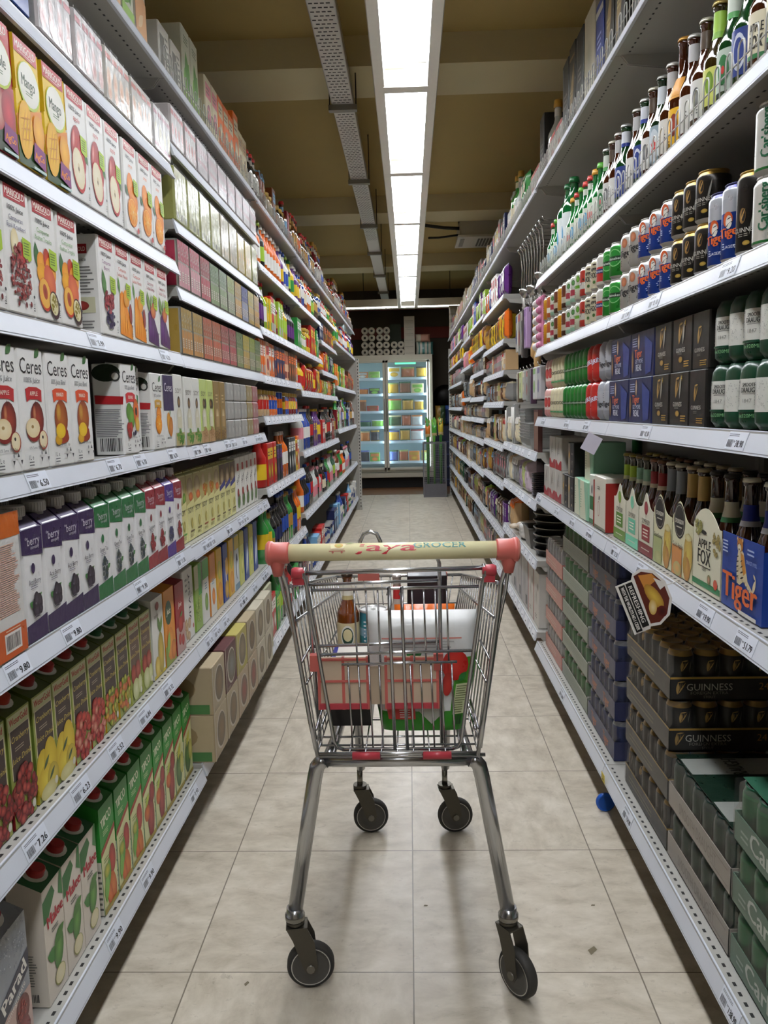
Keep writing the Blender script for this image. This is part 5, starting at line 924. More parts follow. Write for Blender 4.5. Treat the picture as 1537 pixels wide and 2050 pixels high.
def shrink(key, n, col, top, lab, labops, h=.117, R=.032, lab2=None, cat='beer pack'):
    # n cans side by side (two deep) under tight printed film
    g = G(); w = 2*R*n; 
    for i in range(n):
        for j in (0, 1):
            g.lathe([(R*.7, 0, col), (R*.98, .012, col), (R, .03, lab if lab else col), (R, h-.03, top), (R*.95, h-.014, top), (R*.72, h, top)], 18, -w/2+R+2*R*i, R+2*R*j, 'film')
        if labops: prints(g, (lambda cx: (lambda u, v, o: (cx+(R+.0004+o)*math.sin((u-.5)*2+.5), R-(R+.0004+o)*math.cos((u-.5)*2+.5), v*2*R)))(-w/2+R+2*R*i), labops[i % len(labops)], 'film', True, .0005)
    g.box(-w/2+R*.6, R*.9, .004, w/2-R*.6, R*3.1, h-.012, col, 'film')
    return design(key, 'can_multipack', cat, g, (), (w, 4*R, h))
CS = [('t', 'Carlsberg', .14, .95, .12, '2a2c28', {'rot': PI/2, 'w': .7, 'b': .06}), ('t', 'SMOOTH', .56, 1.18, .1, '2a2c28', {'w': .4, 'b': .06}), ('t', 'DRAUGHT', .6, 1.04, .13, '2a2c28', {'w': .56, 'b': .06}), ('r', .36, .93, .85, .94, '2a2c28'), ('t', '1847', .52, .76, .1, '6a6a64')]
shrink('x_car', 2, '12402a', '163a26', 'd2d2ca', [CS+[('r', 0, .46, 1, .52, '12402a'), ('t', '6x320ML', .5, .36, .1, '7ab07a')], [('t', 'DRAUGHT', .15, .95, .1, '3a3c38', {'rot': PI/2, 'w': .6}), ('b', .6, .95, .3, .35, 60, .012, [('a8aaa4', 'a8aaa4')], 91)]], R=.0325)
shrink('x_hei', 3, '17601f', '1c6a26', '1a6422', [[('r', .15, .8, .85, .95, '0f3a16'), ('t', 'Heineken', .5, .87, .09, 'c8d8c4', {'w': .5})]], R=.032)
shrink('x_red', 2, 'a8241f', 'a8241f', 'b02a24', [[('t', 'KIRIN', .5, .9, .2, 'd8dcf0', {'w': .66, 'b': .1, 'rot': .3})]], R=.036)
shrink('x_silver', 2, '8a8c92', '9a9ca2', 'a4a6ac', [[('t', 'Tiger', .5, .66, .2, '2c2c30', {'w': .6, 'b': .1}), ('x', .2, .85, .8, 1.1, 3, '6a6c7a')]], R=.038)
shrink('x_cream', 2, 'b8b090', 'c8c0a0', 'cfc8a8', [[('t', 'FOX', .5, .9, .2, '2c2a24', {'w': .5, 'b': .1}), ('r', 0, .3, 1, .4, '4a8a5a')]], R=.032)
shrink('x_pink', 2, 'c88a86', 'd0a09a', 'd8c8c0', [[('e', .5, .9, .2, .3, 'b8504c', '9a3a3a')]], R=.034)
# ---- shrink-wrapped can trays on the bottom shelf
def tray(key, L, col, body, top, rim, ops=(), sops=(), toprow=True, roof=None, tcol=None, roofops=()):
    n = 6; R = L/n/2; d = 4*2*R*.98; h = .122; g = G(); hh = .058
    g.box(-L/2, 0, 0, L/2, d, .002, col); 
    for q in ((-L/2, 0, .0, L/2, .0015, hh), (-L/2, d-.0015, 0, L/2, d, hh), (-L/2, 0, 0, -L/2+.0015, d, hh), (L/2-.0015, 0, 0, L/2, d, hh)): g.box(*q, col)
    prints(g, flat(L), ops); prints(g, lambda u, v, o: (L/2+.0003+o, u*d, v*d), sops)
    c = G(); c.lathe([(R*.75, .003, 'b0b0aa'), (R*.97, .009, body), (R*.97, h-.022, top or body), (R*.95, h-.016, rim), (R*.82, h-.005, rim), (R*.85, h-.002, rim), (R*.8, h-.002, rim), (R*.76, h-.006, rim), (.001, h-.006, rim)], 16, 0, 0, 'can')
    if 'gui' in key: prints(c, lambda u, v, o: ((R*.97+o)*math.sin((u-.5)*2), -(R*.97+o)*math.cos((u-.5)*2), v*2*R), GH(.5, 1.32, 1.5)+[('l', .7, 1.1, .8, 1.6, '7a7468', .04)], 'card', True, .0006)
    cme = c.mesh('can'); w_ = G(); e = .0016
    rn = random.Random(5)
    # film over the top and the aisle side, sucked in between the cans
    cols = n*6
    def xz(i): return -L/2-e+(L+2*e)*i/cols
    b = len(w_.v)
    for i in range(cols+1):
        x = xz(i); ph = abs(math.cos(PI*i/6)); dip = .010*ph**3
        for (y, z) in ((d*.99, h+e), (R*2, h+e), (R*.9, h+e-dip*.3), (R*.25, h-.006-dip*.4), (-e+dip*.8, h-.022), (-e+dip*.9, hh+.012), (-e, hh), (-e-.0006, .006)):
            w_.v.append((x, y+rn.uniform(-.0004, .0004), z))
    for i in range(cols):
        for k in range(7): q = b+i*8+k; w_.face((q, q+1, q+9, q+8), 'ffffff', 'tray_film', True)
    for s in (-1, 1):
        b = len(w_.v)
        for j in range(9):
            y = -e+(d+e)*j/8
            for z in (.006, hh, h-.02, h+e): w_.v.append((s*(L/2+e+.0005-(.004 if z == h+e else 0)), y, z))
        for j in range(8):
            for k in range(3): q = b+j*4+k; w_.face((q, q+4, q+5, q+1), 'ffffff', 'wrap', True)
    parts = []
    if roof:
        r = G(); r.box(-L/2+.004, .012, h+.0022, L/2-.004, d-.004, h+.003, roof, 'film'); prints(r, lambda u, v, o: (-L/2+u*L, v*L, h+.0031+o), roofops, 'film'); parts.append(('printed_film', r))
    design(key, 'can_tray', 'can tray', g, parts+[('shrink_wrap', w_)], (L, d, h)); D[key] = D[key]+(cme, R, toprow)
    return key
tray('r_car', .372, '557a66', '1d6a42', '2a7a4e', '2f6a50', [('t', 'Carlsberg', .5, .095, .10, 'c9d4ca', {'w': .62, 'b': .08}), ('x', .08, .04, .2, .1, 2, '9ab0a2')], roof='2f5f4a')
tray('r_smooth', .372, 'aaa298', '14382a', '10302a', '1c3a34', [('t', 'SMOOTH DRAUGHT', .5, .075, .07, '8a8279', {'w': .6}), ('r', .72, .03, .96, .035, '8a8279'), ('r', .72, .12, .96, .125, '8a8279')], [('x', .1, .05, .5, .2, 2, '8a8279')], roof='15291f', roofops=[('r', .08, .04, .30, .62, '8f928c'), ('r', .64, .04, .86, .62, '8f928c'), ('t', 'DRAUGHT', .2, .33, .09, '20241f', {'w': .3, 'b': .06, 'rot': PI}), ('t', 'DRAUGHT', .76, .33, .09, '20241f', {'w': .3, 'b': .06, 'rot': PI})])
tray('r_gui', .372, '1d1a18', '201d1b', '252220', '96763a', [('r', 0, .145, 1, .156, 'a8863c'), ('x', .1, .04, .9, .1, 2, '6a5f4a')], [('r', 0, .215, 1, .235, 'b08a3a'), ('t', 'GUINNESS', .38, .135, .07, 'c0bcb0', {'w': .44}), ('t', 'FOREIGN EXTRA', .38, .075, .03, '8a857a', {'w': .36}), ('t', 'STOUT', .38, .035, .025, '8a857a'), ('t', '24', .9, .14, .07, 'a8743a')]+GH(.1, .12, .45))
tray('r_tig', .36, '2a2f5a', '1f2c5c', '2a3a72', '9a9ea8', [('t', 'Tiger', .25, .08, .09, 'b8643a', {'w': .2, 'b': .1}), ('t', 'Tiger', .7, .08, .09, 'b8643a', {'w': .2, 'b': .1})], [('t', '24', .3, .12, .1, '9aa4cc'), ('x', .2, .03, .5, .08, 2, '9aa4cc')])
tray('r_hei', .46, '98a290', '1f6a2c', '267434', 'b8b8b0', [('r', 0, .122, 1, .127, 'd8dcd0'), ('x', .1, .04, .9, .1, 3, '8a9a84')], [('r', .25, .02, .75, .2, '1d2a20'), ('t', 'Hei', .5, .11, .1, 'd2d6ce', {'w': .3, 'b': .08}), ('r', 0, .20, 1, .22, 'd8dcd0')])
tray('r_pink', .38, 'c98a7a', 'a8a8ac', 'b0b0b4', 'c4c4c2', [('r', 0, 0, 1, .15, 'cc8a7c'), ('x', .1, .04, .9, .1, 2, 'd8b0a4')], [('r', 0, 0, .3, .24, 'b02a26')])
def put_tray(key, loc, rz, label, group, top=True, endonly=True):
    n, cat, me, parts, dim, cme, R, tr = D[key]
    o = new(n, me, loc=loc, rz=rz); tag(o, label, cat, group)
    for pn, pm in parts:
        if pn == 'printed_film' and not top: continue
        new(pn, pm, o)
    L, d = dim[0], dim[1]
    for i in range(6):
        for j in range(4):
            if top or j == 0 or i == 5: new('can', cme, o, loc=(-L/2+R+2*R*i, .002+R*.98+2*R*.98*j, 0), rz=(PI/2 if 'gui' in key and i == 5 else .9*i+j))
    return o
# ================================================================== placing goods
cnt = {}
def place(side, bay, k, y, key, desc, back=None, dz=0., rot=0., zbase=None, grp=None, top=False):
    XF, rz, sg = ((XL, PI/2, -1), (XR, -PI/2, 1))[side]
    if back is None: back = .0195 if side else .010
    z = (LS, RS)[side][bay][k]+TOPZ-.0001 if zbase is None else zbase
    kk = (side, bay, k); cnt[kk] = cnt.get(kk, 0)+1; ph = sh_phrase(side, bay, k)
    lab = '%s, %s along %s' % (desc, ORD[cnt[kk]-1], ph)
    jr = rot+random.Random(int(y*9173)+k*31+bay).uniform(-.012, .012); loc = (XF+sg*back, y, z+dz+.0006)
    if len(D[key]) == 5: return put(key, loc, rz+jr, lab, grp or (desc+' on '+ph))
    return put_tray(key, loc, rz, lab, grp or (desc+' on '+ph), top=top)
def run(side, bay, k, lst, back=None, sy=None, **kw):
    if sy is None: sy = 1.0075 if side == 0 and bay == 0 else 1.
    for y, key, desc in lst: place(side, bay, k, y*sy, key, desc, back, **kw)
# ---------------- left rack, nearest bay
A_ = 'white apple juice carton with red banner'; O_ = 'white orange juice carton with red banner'
run(0, 0, 5, [(1.145, 'm_red', 'red apple drink carton'), (1.245, 'm_red', 'red apple drink carton'), (1.346, 'm_red', 'dark red apple drink carton'), (1.449, 'm_mango', 'yellow mango drink carton'), (1.556, 'm_mango', 'yellow mango drink carton'), (1.656, 'm_apple', A_), (1.754, 'm_apple', A_), (1.853, 'm_apple', A_), (1.966, 'm_orange', O_), (2.073, 'm_orange', O_), (2.173, 'm_orange', O_)])
run(0, 0, 4, [(1.17, 'm_pom', 'white cranberry juice carton'), (1.270, 'm_pom', 'white cranberry juice carton'), (1.371, 'm_pom', 'white cranberry juice carton'), (1.471, 'm_peach', 'white peach juice carton'), (1.574, 'm_peach', 'white peach juice carton'), (1.775, 'm_berry', 'white berry juice carton beside a gap'), (1.872, 'm_carrot', 'white carrot juice carton'), (1.970, 'm_carrot', 'white carrot juice carton'), (2.072, 'm_purple', 'white purple carrot juice carton'), (2.170, 'm_purple', 'white purple carrot juice carton')])
C_ = 'white script-lettered %s juice carton'
run(0, 0, 3, [(1.18, 'c_apple', C_ % 'apple'), (1.28, 'c_apple', C_ % 'apple'), (1.381, 'c_apple', C_ % 'apple'), (1.486, 'c_mango', C_ % 'mango'), (1.588, 'c_mango', C_ % 'mango'), (1.868, 'c_mix', C_ % 'mixed fruit')])
place(0, 0, 3, 1.978, 'c_papaya', C_ % 'papaya', .035); place(0, 0, 3, 2.09, 'c_orange', C_ % 'orange'); place(0, 0, 3, 2.187, 'c_purple', 'purple-topped tropical juice carton'); place(0, 0, 3, 2.284, 's_white', 'white soy milk carton')
pn = {'p_purple': 'purple and white berry pouch', 'p_green': 'green and white tea pouch', 'p_red': 'red and white cranberry pouch', 'p_violet': 'violet and white blueberry pouch'}
rowp = [(1.341, 'p_purple'), (1.421, 'p_purple'), (1.499, 'p_purple'), (1.578, 'p_purple'), (1.659, 'p_green'), (1.741, 'p_green'), (1.82, 'p_green'), (1.901, 'p_green'), (1.981, 'p_red'), (2.06, 'p_red'), (2.14, 'p_violet'), (2.219, 'p_red')]
place(0, 0, 2, 1.255, 'p_orange', 'orange and white printed pouch, back turned out'); place(0, 0, 2, 1.148, 'p_orange', 'orange and white printed pouch')
rowp = [(y*1.0075+.002, k_) for y, k_ in rowp]
for y, k_ in rowp: place(0, 0, 2, y, k_, pn[k_], .014)
for r_, nm in ((.088, 'second row'), (.152, 'third row')):
    for y, k_ in rowp[:9]: place(0, 0, 2, y+.012, k_, pn[k_]+' in '+nm, r_)
run(0, 0, 1, [(1.12, 'w_cran', 'dark red cranberry drink carton'), (1.202, 'w_cran', 'dark red cranberry drink carton'), (1.288, 'w_cran', 'dark red cranberry drink carton'), (1.377, 'w_grape', 'yellow grapefruit drink carton'), (1.457, 'w_grape', 'yellow grapefruit drink carton'), (1.537, 'w_tomato', 'red tomato juice carton'), (1.617, 'w_tomato', 'red tomato juice carton'), (1.698, 'w_multi', 'multi-fruit juice carton'), (1.779, 'w_multi', 'multi-fruit juice carton'), (1.861, 'w_apple', 'apple juice carton with cut fruit'), (1.942, 'w_apple', 'apple juice carton with cut fruit'), (2.045, 'w_white', 'white pineapple juice carton'), (2.148, 'w_orange', 'orange mango juice carton'), (2.25, 'w_straw', 'red strawberry drink carton')], .040, sy=1.016)
run(0, 0, 1, [(y+.01, k_, d_+' in second row') for y, k_, d_ in [(1.202, 'w_cran', 'cranberry carton'), (1.288, 'w_grape', 'grapefruit carton'), (1.377, 'w_grape', 'grapefruit carton'), (1.457, 'w_tomato', 'tomato carton'), (1.537, 'w_tomato', 'tomato carton'), (1.617, 'w_multi', 'multi-fruit carton')]], .118, sy=1.016)
run(0, 0, 0, [(1.09, 't_parad', 'silver pomegranate juice carton with red cap'), (1.208, 't_parad', 'silver pomegranate juice carton with red cap'), (1.363, 't_malee', 'white gourd juice carton with red cap'), (1.446, 't_malee', 'white gourd juice carton with red cap'), (1.528, 't_malee', 'white gourd juice carton with red cap'), (1.632, 't_carrot', 'green vegetable juice carton with carrots'), (1.722, 't_carrot', 'green vegetable juice carton with carrots'), (1.812, 't_carrot', 'green vegetable juice carton with carrots'), (1.902, 't_red', 'green vegetable juice carton with red fruit'), (1.992, 't_red', 'green vegetable juice carton with red fruit'), (2.082, 't_red', 'green vegetable juice carton with red fruit'), (2.172, 't_green', 'green vegetable juice carton with cucumber'), (2.262, 't_green', 'green vegetable juice carton with cucumber')], .040, sy=1.012)
run(0, 0, 6, [(1.30, 'k_grey', 'film-wrapped pack of small pale cartons'), (1.44, 'd_navy', 'white and blue carton with pink flower')]+[(1.59+.165*i, ('k_pink', 'k_pink', 'k_orange', 'k_orange', 'k_grey')[i], 'film-wrapped pack of small %s cartons' % ('pink', 'pink', 'orange', 'orange', 'grey')[i]) for i in range(5)])
# ---------------- left rack, second bay
for i in range(9): place(0, 1, 7, 2.42+.142*i, 'k_milk' if i < 2 else 'k_milk2', 'film-wrapped milk pack with red figures' if i < 2 else 'film-wrapped pale milk pack')
for i in range(9): place(0, 1, 6, 2.422+.1415*i, ('k_lime', 'k_lime', 'k_lime', 'k_lime', 'k_cream', 'k_cream', 'k_yellow', 'k_yellow', 'k_lime')[i], ('lime green wrapped drink pack', 'lime green wrapped drink pack', 'lime green wrapped drink pack', 'lime green wrapped drink pack', 'cream wrapped drink pack', 'cream wrapped drink pack', 'yellow wrapped drink pack', 'yellow wrapped drink pack', 'lime green wrapped drink pack')[i])
nm = {'q_pink': 'pink', 'q_red': 'red', 'q_green': 'green', 'q_gold': 'golden', 'q_blue': 'blue', 'q_yel': 'yellow', 'q_orange': 'amber', 'q_redo': 'red-orange', 'q_lime': 'lime'}
for i, k_ in enumerate(('q_pink', 'q_pink', 'q_red', 'q_green', 'q_green', 'q_lime', 'q_gold', 'q_blue', 'q_yel', 'q_gold')): place(0, 1, 5, 2.412+.127*i, k_, 'long-life %s drink pack' % nm[k_])
for i, k_ in enumerate(('q_orange', 'q_orange', 'q_redo', 'q_redo', 'q_red', 'q_red', 'q_green', 'q_yel', 'q_lime', 'q_green')): place(0, 1, 4, 2.411+.1255*i, k_, 'long-life %s drink pack' % nm[k_])
run(0, 1, 3, [(2.39+.088*i, k_, d_) for i, (k_, d_) in enumerate([('s_white', 'white soy milk carton'), ('s_white', 'white soy milk carton'), ('s_green', 'lime soy milk carton'), ('s_green', 'lime soy milk carton'), ('s_brown', 'brown soy milk carton'), ('s_brown', 'brown soy milk carton')])])
for c_ in range(5):
    for t_ in range(3): place(0, 1, 3, 2.95+.122*c_, ('g_grey', 'g_grey', 'g_grey', 'g_tan', 'g_rose')[c_], ('lower', 'middle', 'upper')[t_]+' small %s drink pack' % ('grey', 'grey', 'grey', 'tan', 'rose')[c_], dz=.0675*t_)
ys_ = ['y_green', 'y_brown', 'y_brown', 'y_orange', 'y_orange', 'y_brown', 'y_dark', 'y_dark', 'y_dark']
for i, k_ in enumerate(ys_): place(0, 1, 2, 2.388+.0875*i, k_, 'pale yellow soy carton with %s top' % {'y_green': 'green', 'y_brown': 'brown', 'y_orange': 'orange', 'y_dark': 'dark'}[k_], .045)
for i in range(5): place(0, 1, 2, 3.19+.09*i, 'y_white', 'white soy carton with black lettering', .045)
for i, (k_, d_, w_) in enumerate([('v_vita', 'wide white soy carton with vertical lettering', .135), ('d_lime', 'lime and green drink carton', .09), ('d_white', 'white and green drink carton', .09), ('d_orange', 'orange and white drink carton', .09), ('d_yellow', 'yellow fruit drink carton', .09), ('d_blue', 'deep blue fruit drink carton', .09), ('d_yellow', 'yellow fruit drink carton', .09), ('d_penguin', 'pale carton with penguin picture', .09), ('d_lemon', 'pale lemon drink carton', .09), ('d_navy', 'navy drink carton with white swirl', .09), ('d_lemon', 'pale lemon drink carton', .09), ('d_navy', 'navy drink carton with white swirl', .09)]):
    if i == 0: yq = 2.345
    place(0, 1, 1, yq+w_/2, k_, d_, .05); yq += w_+.008
for c_ in range(7):
    for t_ in range(2):
        k_ = (('b_brown', 'b_brown'), ('b_brown', 'b_dark'), ('b_red', 'b_yel'), ('b_red', 'b_brown'), ('b_cream', 'b_cream'), ('b_cream', 'b_cream'), ('b_green', 'b_green'))[c_][t_]
        place(0, 1, 0, 2.432+.178*c_, k_, ('lower', 'upper')[t_]+' wrapped %s drink case' % {'b_brown': 'brown', 'b_dark': 'dark red', 'b_red': 'tan', 'b_yel': 'yellow-topped', 'b_cream': 'cream', 'b_green': 'green'}[k_], -.028 if c_ < 6 else .0, dz=.1515*t_)
# ---------------- right rack: carriers on shelf two with bottles standing in them
zc_ = RS[0][1]+TOPZ-.0005
def carrier_set(y, key, desc, bk, bdesc, back=.042, bay=0):
    place(1, bay, 1, y, key, desc, back); w, d, h = D[key][4]
    for j in (0, 1):
        for i in (0, 1):
            cnt['bt'] = cnt.get('bt', 0)
            bx = y+(.25-.5*i)*w*-1
            lab = '%s %s %s in %s' % (('front', 'rear')[j], ('near', 'far')[i], bdesc, desc)
            o = put(bk, (XR+back+.0045+j*.0655, bx, zc_+.0032), -PI/2, lab, bdesc+' group in '+desc)
carrier_set(1.20, 'c_tiger', 'second blue beer carrier', 'n_tiger', 'brown bottle with blue neck label')
carrier_set(1.468, 'c_tiger', 'blue beer carrier with orange lettering', 'n_tiger', 'brown bottle with blue neck label')
carrier_set(1.642, 'c_fox', 'cream cider carrier with black lettering', 'n_fox', 'dark bottle with white neck label')
carrier_set(1.788, 'c_strong1', 'gold apple cider carrier', 'n_gold', 'dark bottle with gold neck')
carrier_set(1.930, 'c_strong2', 'pale green cider carrier', 'n_silver', 'dark bottle with silver neck')
carrier_set(2.066, 'c_somred', 'red and cream cider carrier', 'n_red', 'bottle with red neck label')
carrier_set(2.196, 'c_sommint', 'mint and cream cider carrier', 'n_mint', 'bottle with mint neck label')
carrier_set(2.326, 'c_somlime', 'lime and cream cider carrier', 'n_lime', 'bottle with lime neck label')
pbox('z_free', .15, .165, .09, 'd9d5c6', [('e', .4, .42, .1, .16, 'a84038', 'a84038'), ('e', .4, .42, .085, .145, 'd9d5c6', 'd9d5c6'), ('l', .42, .6, .5, .7, '2c2c26', .3), ('x', .3, .82, .6, .9, 2, '5a564e'), ('r', 0, .0, 1, .06, '6a6a52')], 'gift_box', cat='gift box', sops=[('r', .0, 0, .62, 1.0, '9a2a24'), ('t', 'FREE', .3, .5, .2, 'e0d4c4', {'rot': PI/2, 'w': .5, 'b': .1})])
place(1, 1, 1, 2.52, 'z_free', 'white bottle box with red side panel', .03)
pbox('z_mint', .115, .13, .11, '8fbfa2', [('p', [(.0, .0), (.8, 0), (.5, 1.13), (0, 1.13)], 'd3d6bc'), ('x', .06, .3, .2, .9, 8, '7a9a7a')], 'gift_box', cat='gift box')
pbox('z_heib', .075, .16, .075, 'd5d9cc', [('r', .1, .6, .9, 1.2, '2a6a3a'), ('e', .5, 1.5, .1, .2, '2c2c2c', '2c2c2c'), ('r', 0, 0, 1, .2, '2a6a3a')], 'gift_box', cat='gift box')
place(1, 1, 1, 2.65, 'z_heib', 'narrow white and green bottle box', .035); bot('z_champ', 'wine_bottle', .29, .04, .016, '0f2416', (.04, .12, '9aa08a'), (.185, .22, 'b8b6a6'), '123a1e', foil='17542a'); place(1, 1, 1, 2.62, 'z_champ', 'dark wine bottle with green foil neck', .13)
place(1, 1, 1, 2.75, 'z_mint', 'lower mint green folded drink box', .03); place(1, 1, 1, 2.87, 'z_mint', 'nearer mint green folded drink box', .035); place(1, 1, 1, 2.77, 'z_mint', 'upper mint green folded drink box', .05, dz=.1305)
pbox('z_black', .10, .125, .10, '1c1a1a', [('r', .05, .05, .4, 1.2, '8a8272'), ('e', .24, .8, .1, .16, 'c8a04a', '8a6a2c'), ('t', 'beer', .72, .85, .1, 'b8b4aa'), ('x', .55, .45, .9, .6, 3, '77736a'), ('e', .72, .2, .05, .05, 'c8b890', 'c8b890')], 'gift_box', cat='gift box')
for i, (y, t_) in enumerate(((3.0, 0), (3.11, 0), (3.0, 1))): place(1, 1, 1, y, 'z_black', ('lower ', 'upper ')[t_]+'black and clear beer gift box', .035, dz=.1255*t_)
pbox('z_wine', .125, .13, .11, 'b8b5ae', [('r', 0, 0, 1, .3, 'a0242a'), ('p', [(.2, .3), (.8, .3), (.5, .14)], 'b8b5ae'), ('l', .3, .4, .6, .95, '8a8780', .1), ('x', .3, .5, .7, .7, 3, '9a968c')], 'gift_box', cat='gift box')
for i, (y, t_) in enumerate(((3.25, 0), (3.25, 1), (3.39, 0), (3.39, 1), (3.53, 0))): place(1, 1, 1, y, 'z_wine', ('lower ', 'upper ')[t_]+'white and red wine box', .035, dz=.1305*t_)
# shelf three: two tiers of packs
for t_ in (0, 1):
    T = ('lower', 'upper')[t_]
    L3 = [(1.145, 'x_car', 'green and white six-can pack'), (1.277, 'x_car', 'green and white six-can pack'), (1.409, 'x_car', 'green and white six-can pack'), (1.541, 'x_car', 'green and white six-can pack'), (1.656, 'x_gui2', 'narrow black stout box with gold harp'), (1.768, 'x_gui', 'black stout box with gold harp'), (1.898, 'x_gui', 'black stout box with gold harp'), (2.066, 'x_tig', 'navy beer box with orange lettering'), (2.272, 'x_tig', 'navy beer box with orange lettering')]
    for y, k_, d_ in L3: place(1, 0, 2, y, k_, T+' '+d_, .0195 if not t_ else .024, dz=(.1185 if k_.startswith('x_car') else .1145)*t_)
    L3 = [(2.48, 'x_silver', 'silver grey can pack'), (2.65, 'x_red', 'red can pack'), (2.82, 'x_hei', 'bright green can pack'), (3.015, 'x_hei', 'bright green can pack'), (3.185, 'x_cream', 'cream cider can pack'), (3.32, 'x_cream', 'cream cider can pack'), (3.46, 'x_pink', 'pink fruit can pack'), (3.58, 'x_cream', 'cream cider can pack')]
    for y, k_, d_ in L3:
        if y < 3.56: place(1, 1, 2, y, k_, T+' '+d_, .0195 if not t_ else .024, dz=.1185*t_)
# shelf four: single cans, mostly two high
c4 = [(1.19, 'car', 'white can with green lettering', 2), (1.265, 'car', 'white can with green lettering', 2), (1.34, 'car', 'white can with green lettering', 2), (1.412, 'car', 'white can with green lettering', 2), (1.482, 'guit', 'tall black stout can', 1), (1.549, 'tigt', 'tall blue lager can', 1), (1.616, 'tigt', 'tall blue lager can', 1), (1.690, 'gui', 'black stout can', 2), (1.764, 'gui', 'black stout can', 2), (1.838, 'gui', 'black stout can', 2), (1.918, 'tig', 'blue lager can with orange lettering', 2), (2.006, 'tig', 'blue lager can with orange lettering', 2), (2.094, 'tig', 'blue lager can with orange lettering', 2), (2.182, 'tigw', 'white lager can with black lettering', 2), (2.265, 'tigw', 'white lager can with black lettering', 2)]
for y, k_, d_, n_ in c4:
    for t_ in range(n_): place(1, 0, 3, y, k_, ('', 'lower ', 'upper ')[t_+1 if n_ > 1 else 0]+d_, .0195, dz=(D[k_][4][2]+.0008)*t_)
for y, k_, d_ in [(1.35, 'guit', 'tall black stout can in rear row'), (1.70, 'guit', 'tall black stout can in rear row'), (1.78, 'guit', 'tall black stout can in rear row')]: place(1, 0, 3, y, k_, d_, .10)
c4 = [(2.385, 'hei', 'green lager can'), (2.466, 'hei', 'green lager can'), (2.548, 'cora', 'white can with red disc'), (2.629, 'caf', 'cream cider can with black lettering'), (2.711, 'caf', 'cream cider can with black lettering'), (2.792, 'csom', 'red can with dark triangle'), (2.874, 'clim', 'pale can with lime band'), (2.955, 'cwht', 'mint and white fruit can'), (3.037, 'cwht', 'mint and white fruit can'), (3.119, 'cbrn', 'brown and cream can'), (3.200, 'cyel', 'golden yellow can'), (3.281, 'cbrn', 'brown and cream can'), (3.363, 'cwht', 'mint and white fruit can'), (3.444, 'corg', 'orange can'), (3.526, 'cyel', 'golden yellow can')]
for y, k_, d_ in c4:
    for t_ in range(2): place(1, 1, 3, y, k_, ('lower ', 'upper ')[t_]+d_, .0195, dz=.1008*t_)
# shelf five: bottles behind the wire guard
b5 = {'b_red5': 'brown cider bottle with cream label', 'b_grn': 'green bottle with white neck label', 'b_blue': 'green bottle with blue label', 'b_lime': 'brown bottle with lime neck label', 'b_mint': 'brown bottle with mint neck label', 'b_plain': 'brown bottle with white label', 'b_gold': 'tall brown bottle with yellow label', 'b_white': 'dark bottle with pale label', 'b_star': 'dark bottle with red star label', 'b_soju': 'green bottle with red cap', 'b_soju2': 'green bottle with orange cap', 'b_soju3': 'green bottle with green cap', 'b_big': 'large green bottle with blue disc'}
q5 = ['b_star', 'b_star', 'b_blue', 'b_plain', 'b_red5', 'b_red5', 'b_blue', 'b_grn', 'b_lime', 'b_plain', 'b_white', 'b_gold', 'b_white', 'b_star', 'b_plain', 'b_blue', 'b_white']
for i, k_ in enumerate(q5): place(1, 0, 4, 1.13+.0715*i, k_, b5[k_], .032)
q5r = ['b_blue', 'b_star', 'b_grn', 'b_red5', 'b_red5', 'b_grn', 'b_blue', 'b_lime', 'b_mint', 'b_white', 'b_grn', 'b_gold', 'b_plain', 'b_grn', 'b_mint']
for i, k_ in enumerate(q5r): place(1, 0, 4, 1.17+.0715*i, k_, 'rear '+b5[k_], .099)
q6 = ['b_blue', 'b_white', 'b_plain', 'b_grn', 'b_soju3', 'b_soju2', 'b_soju', 'b_soju', 'b_soju3', 'b_soju', 'b_soju2', 'b_big', 'b_big', 'b_soju', 'b_soju3', 'b_soju']
yq = 2.385
for k_ in q6:
    w_ = .071 if k_ != 'b_big' else .097; place(1, 1, 4, yq+w_/2-.03, k_, b5[k_], .032); yq += w_
for i, k_ in enumerate(['b_white', 'b_blue', 'b_plain', 'b_soju2', 'b_soju3', 'b_soju', 'b_soju2', 'b_soju3', 'b_soju', 'b_soju2']): place(1, 1, 4, 2.42+.0715*i, k_, 'rear '+b5[k_], .125)
# bottom shelf: trays of cans
def stack(bay, y, key, n, desc, back=.045):
    for t_ in range(n):
        place(1, bay, 0, y, key, ('lowest ', 'second ', 'middle ', 'fourth ', 'fifth ')[t_]+desc, back, dz=.1262*t_, top=(t_ == n-1))
stack(0, 1.28, 'r_car', 3, 'light green tray of beer cans'); stack(0, 1.662, 'r_smooth', 2, 'dark green tray of draught cans'); stack(0, 2.044, 'r_gui', 4, 'black and gold tray of stout cans')
stack(1, 2.54, 'r_tig', 5, 'navy blue tray of lager cans'); stack(1, 2.965, 'r_hei', 5, 'pale green tray of lager cans'); stack(1, 3.40, 'r_pink', 4, 'salmon pink tray of cans')
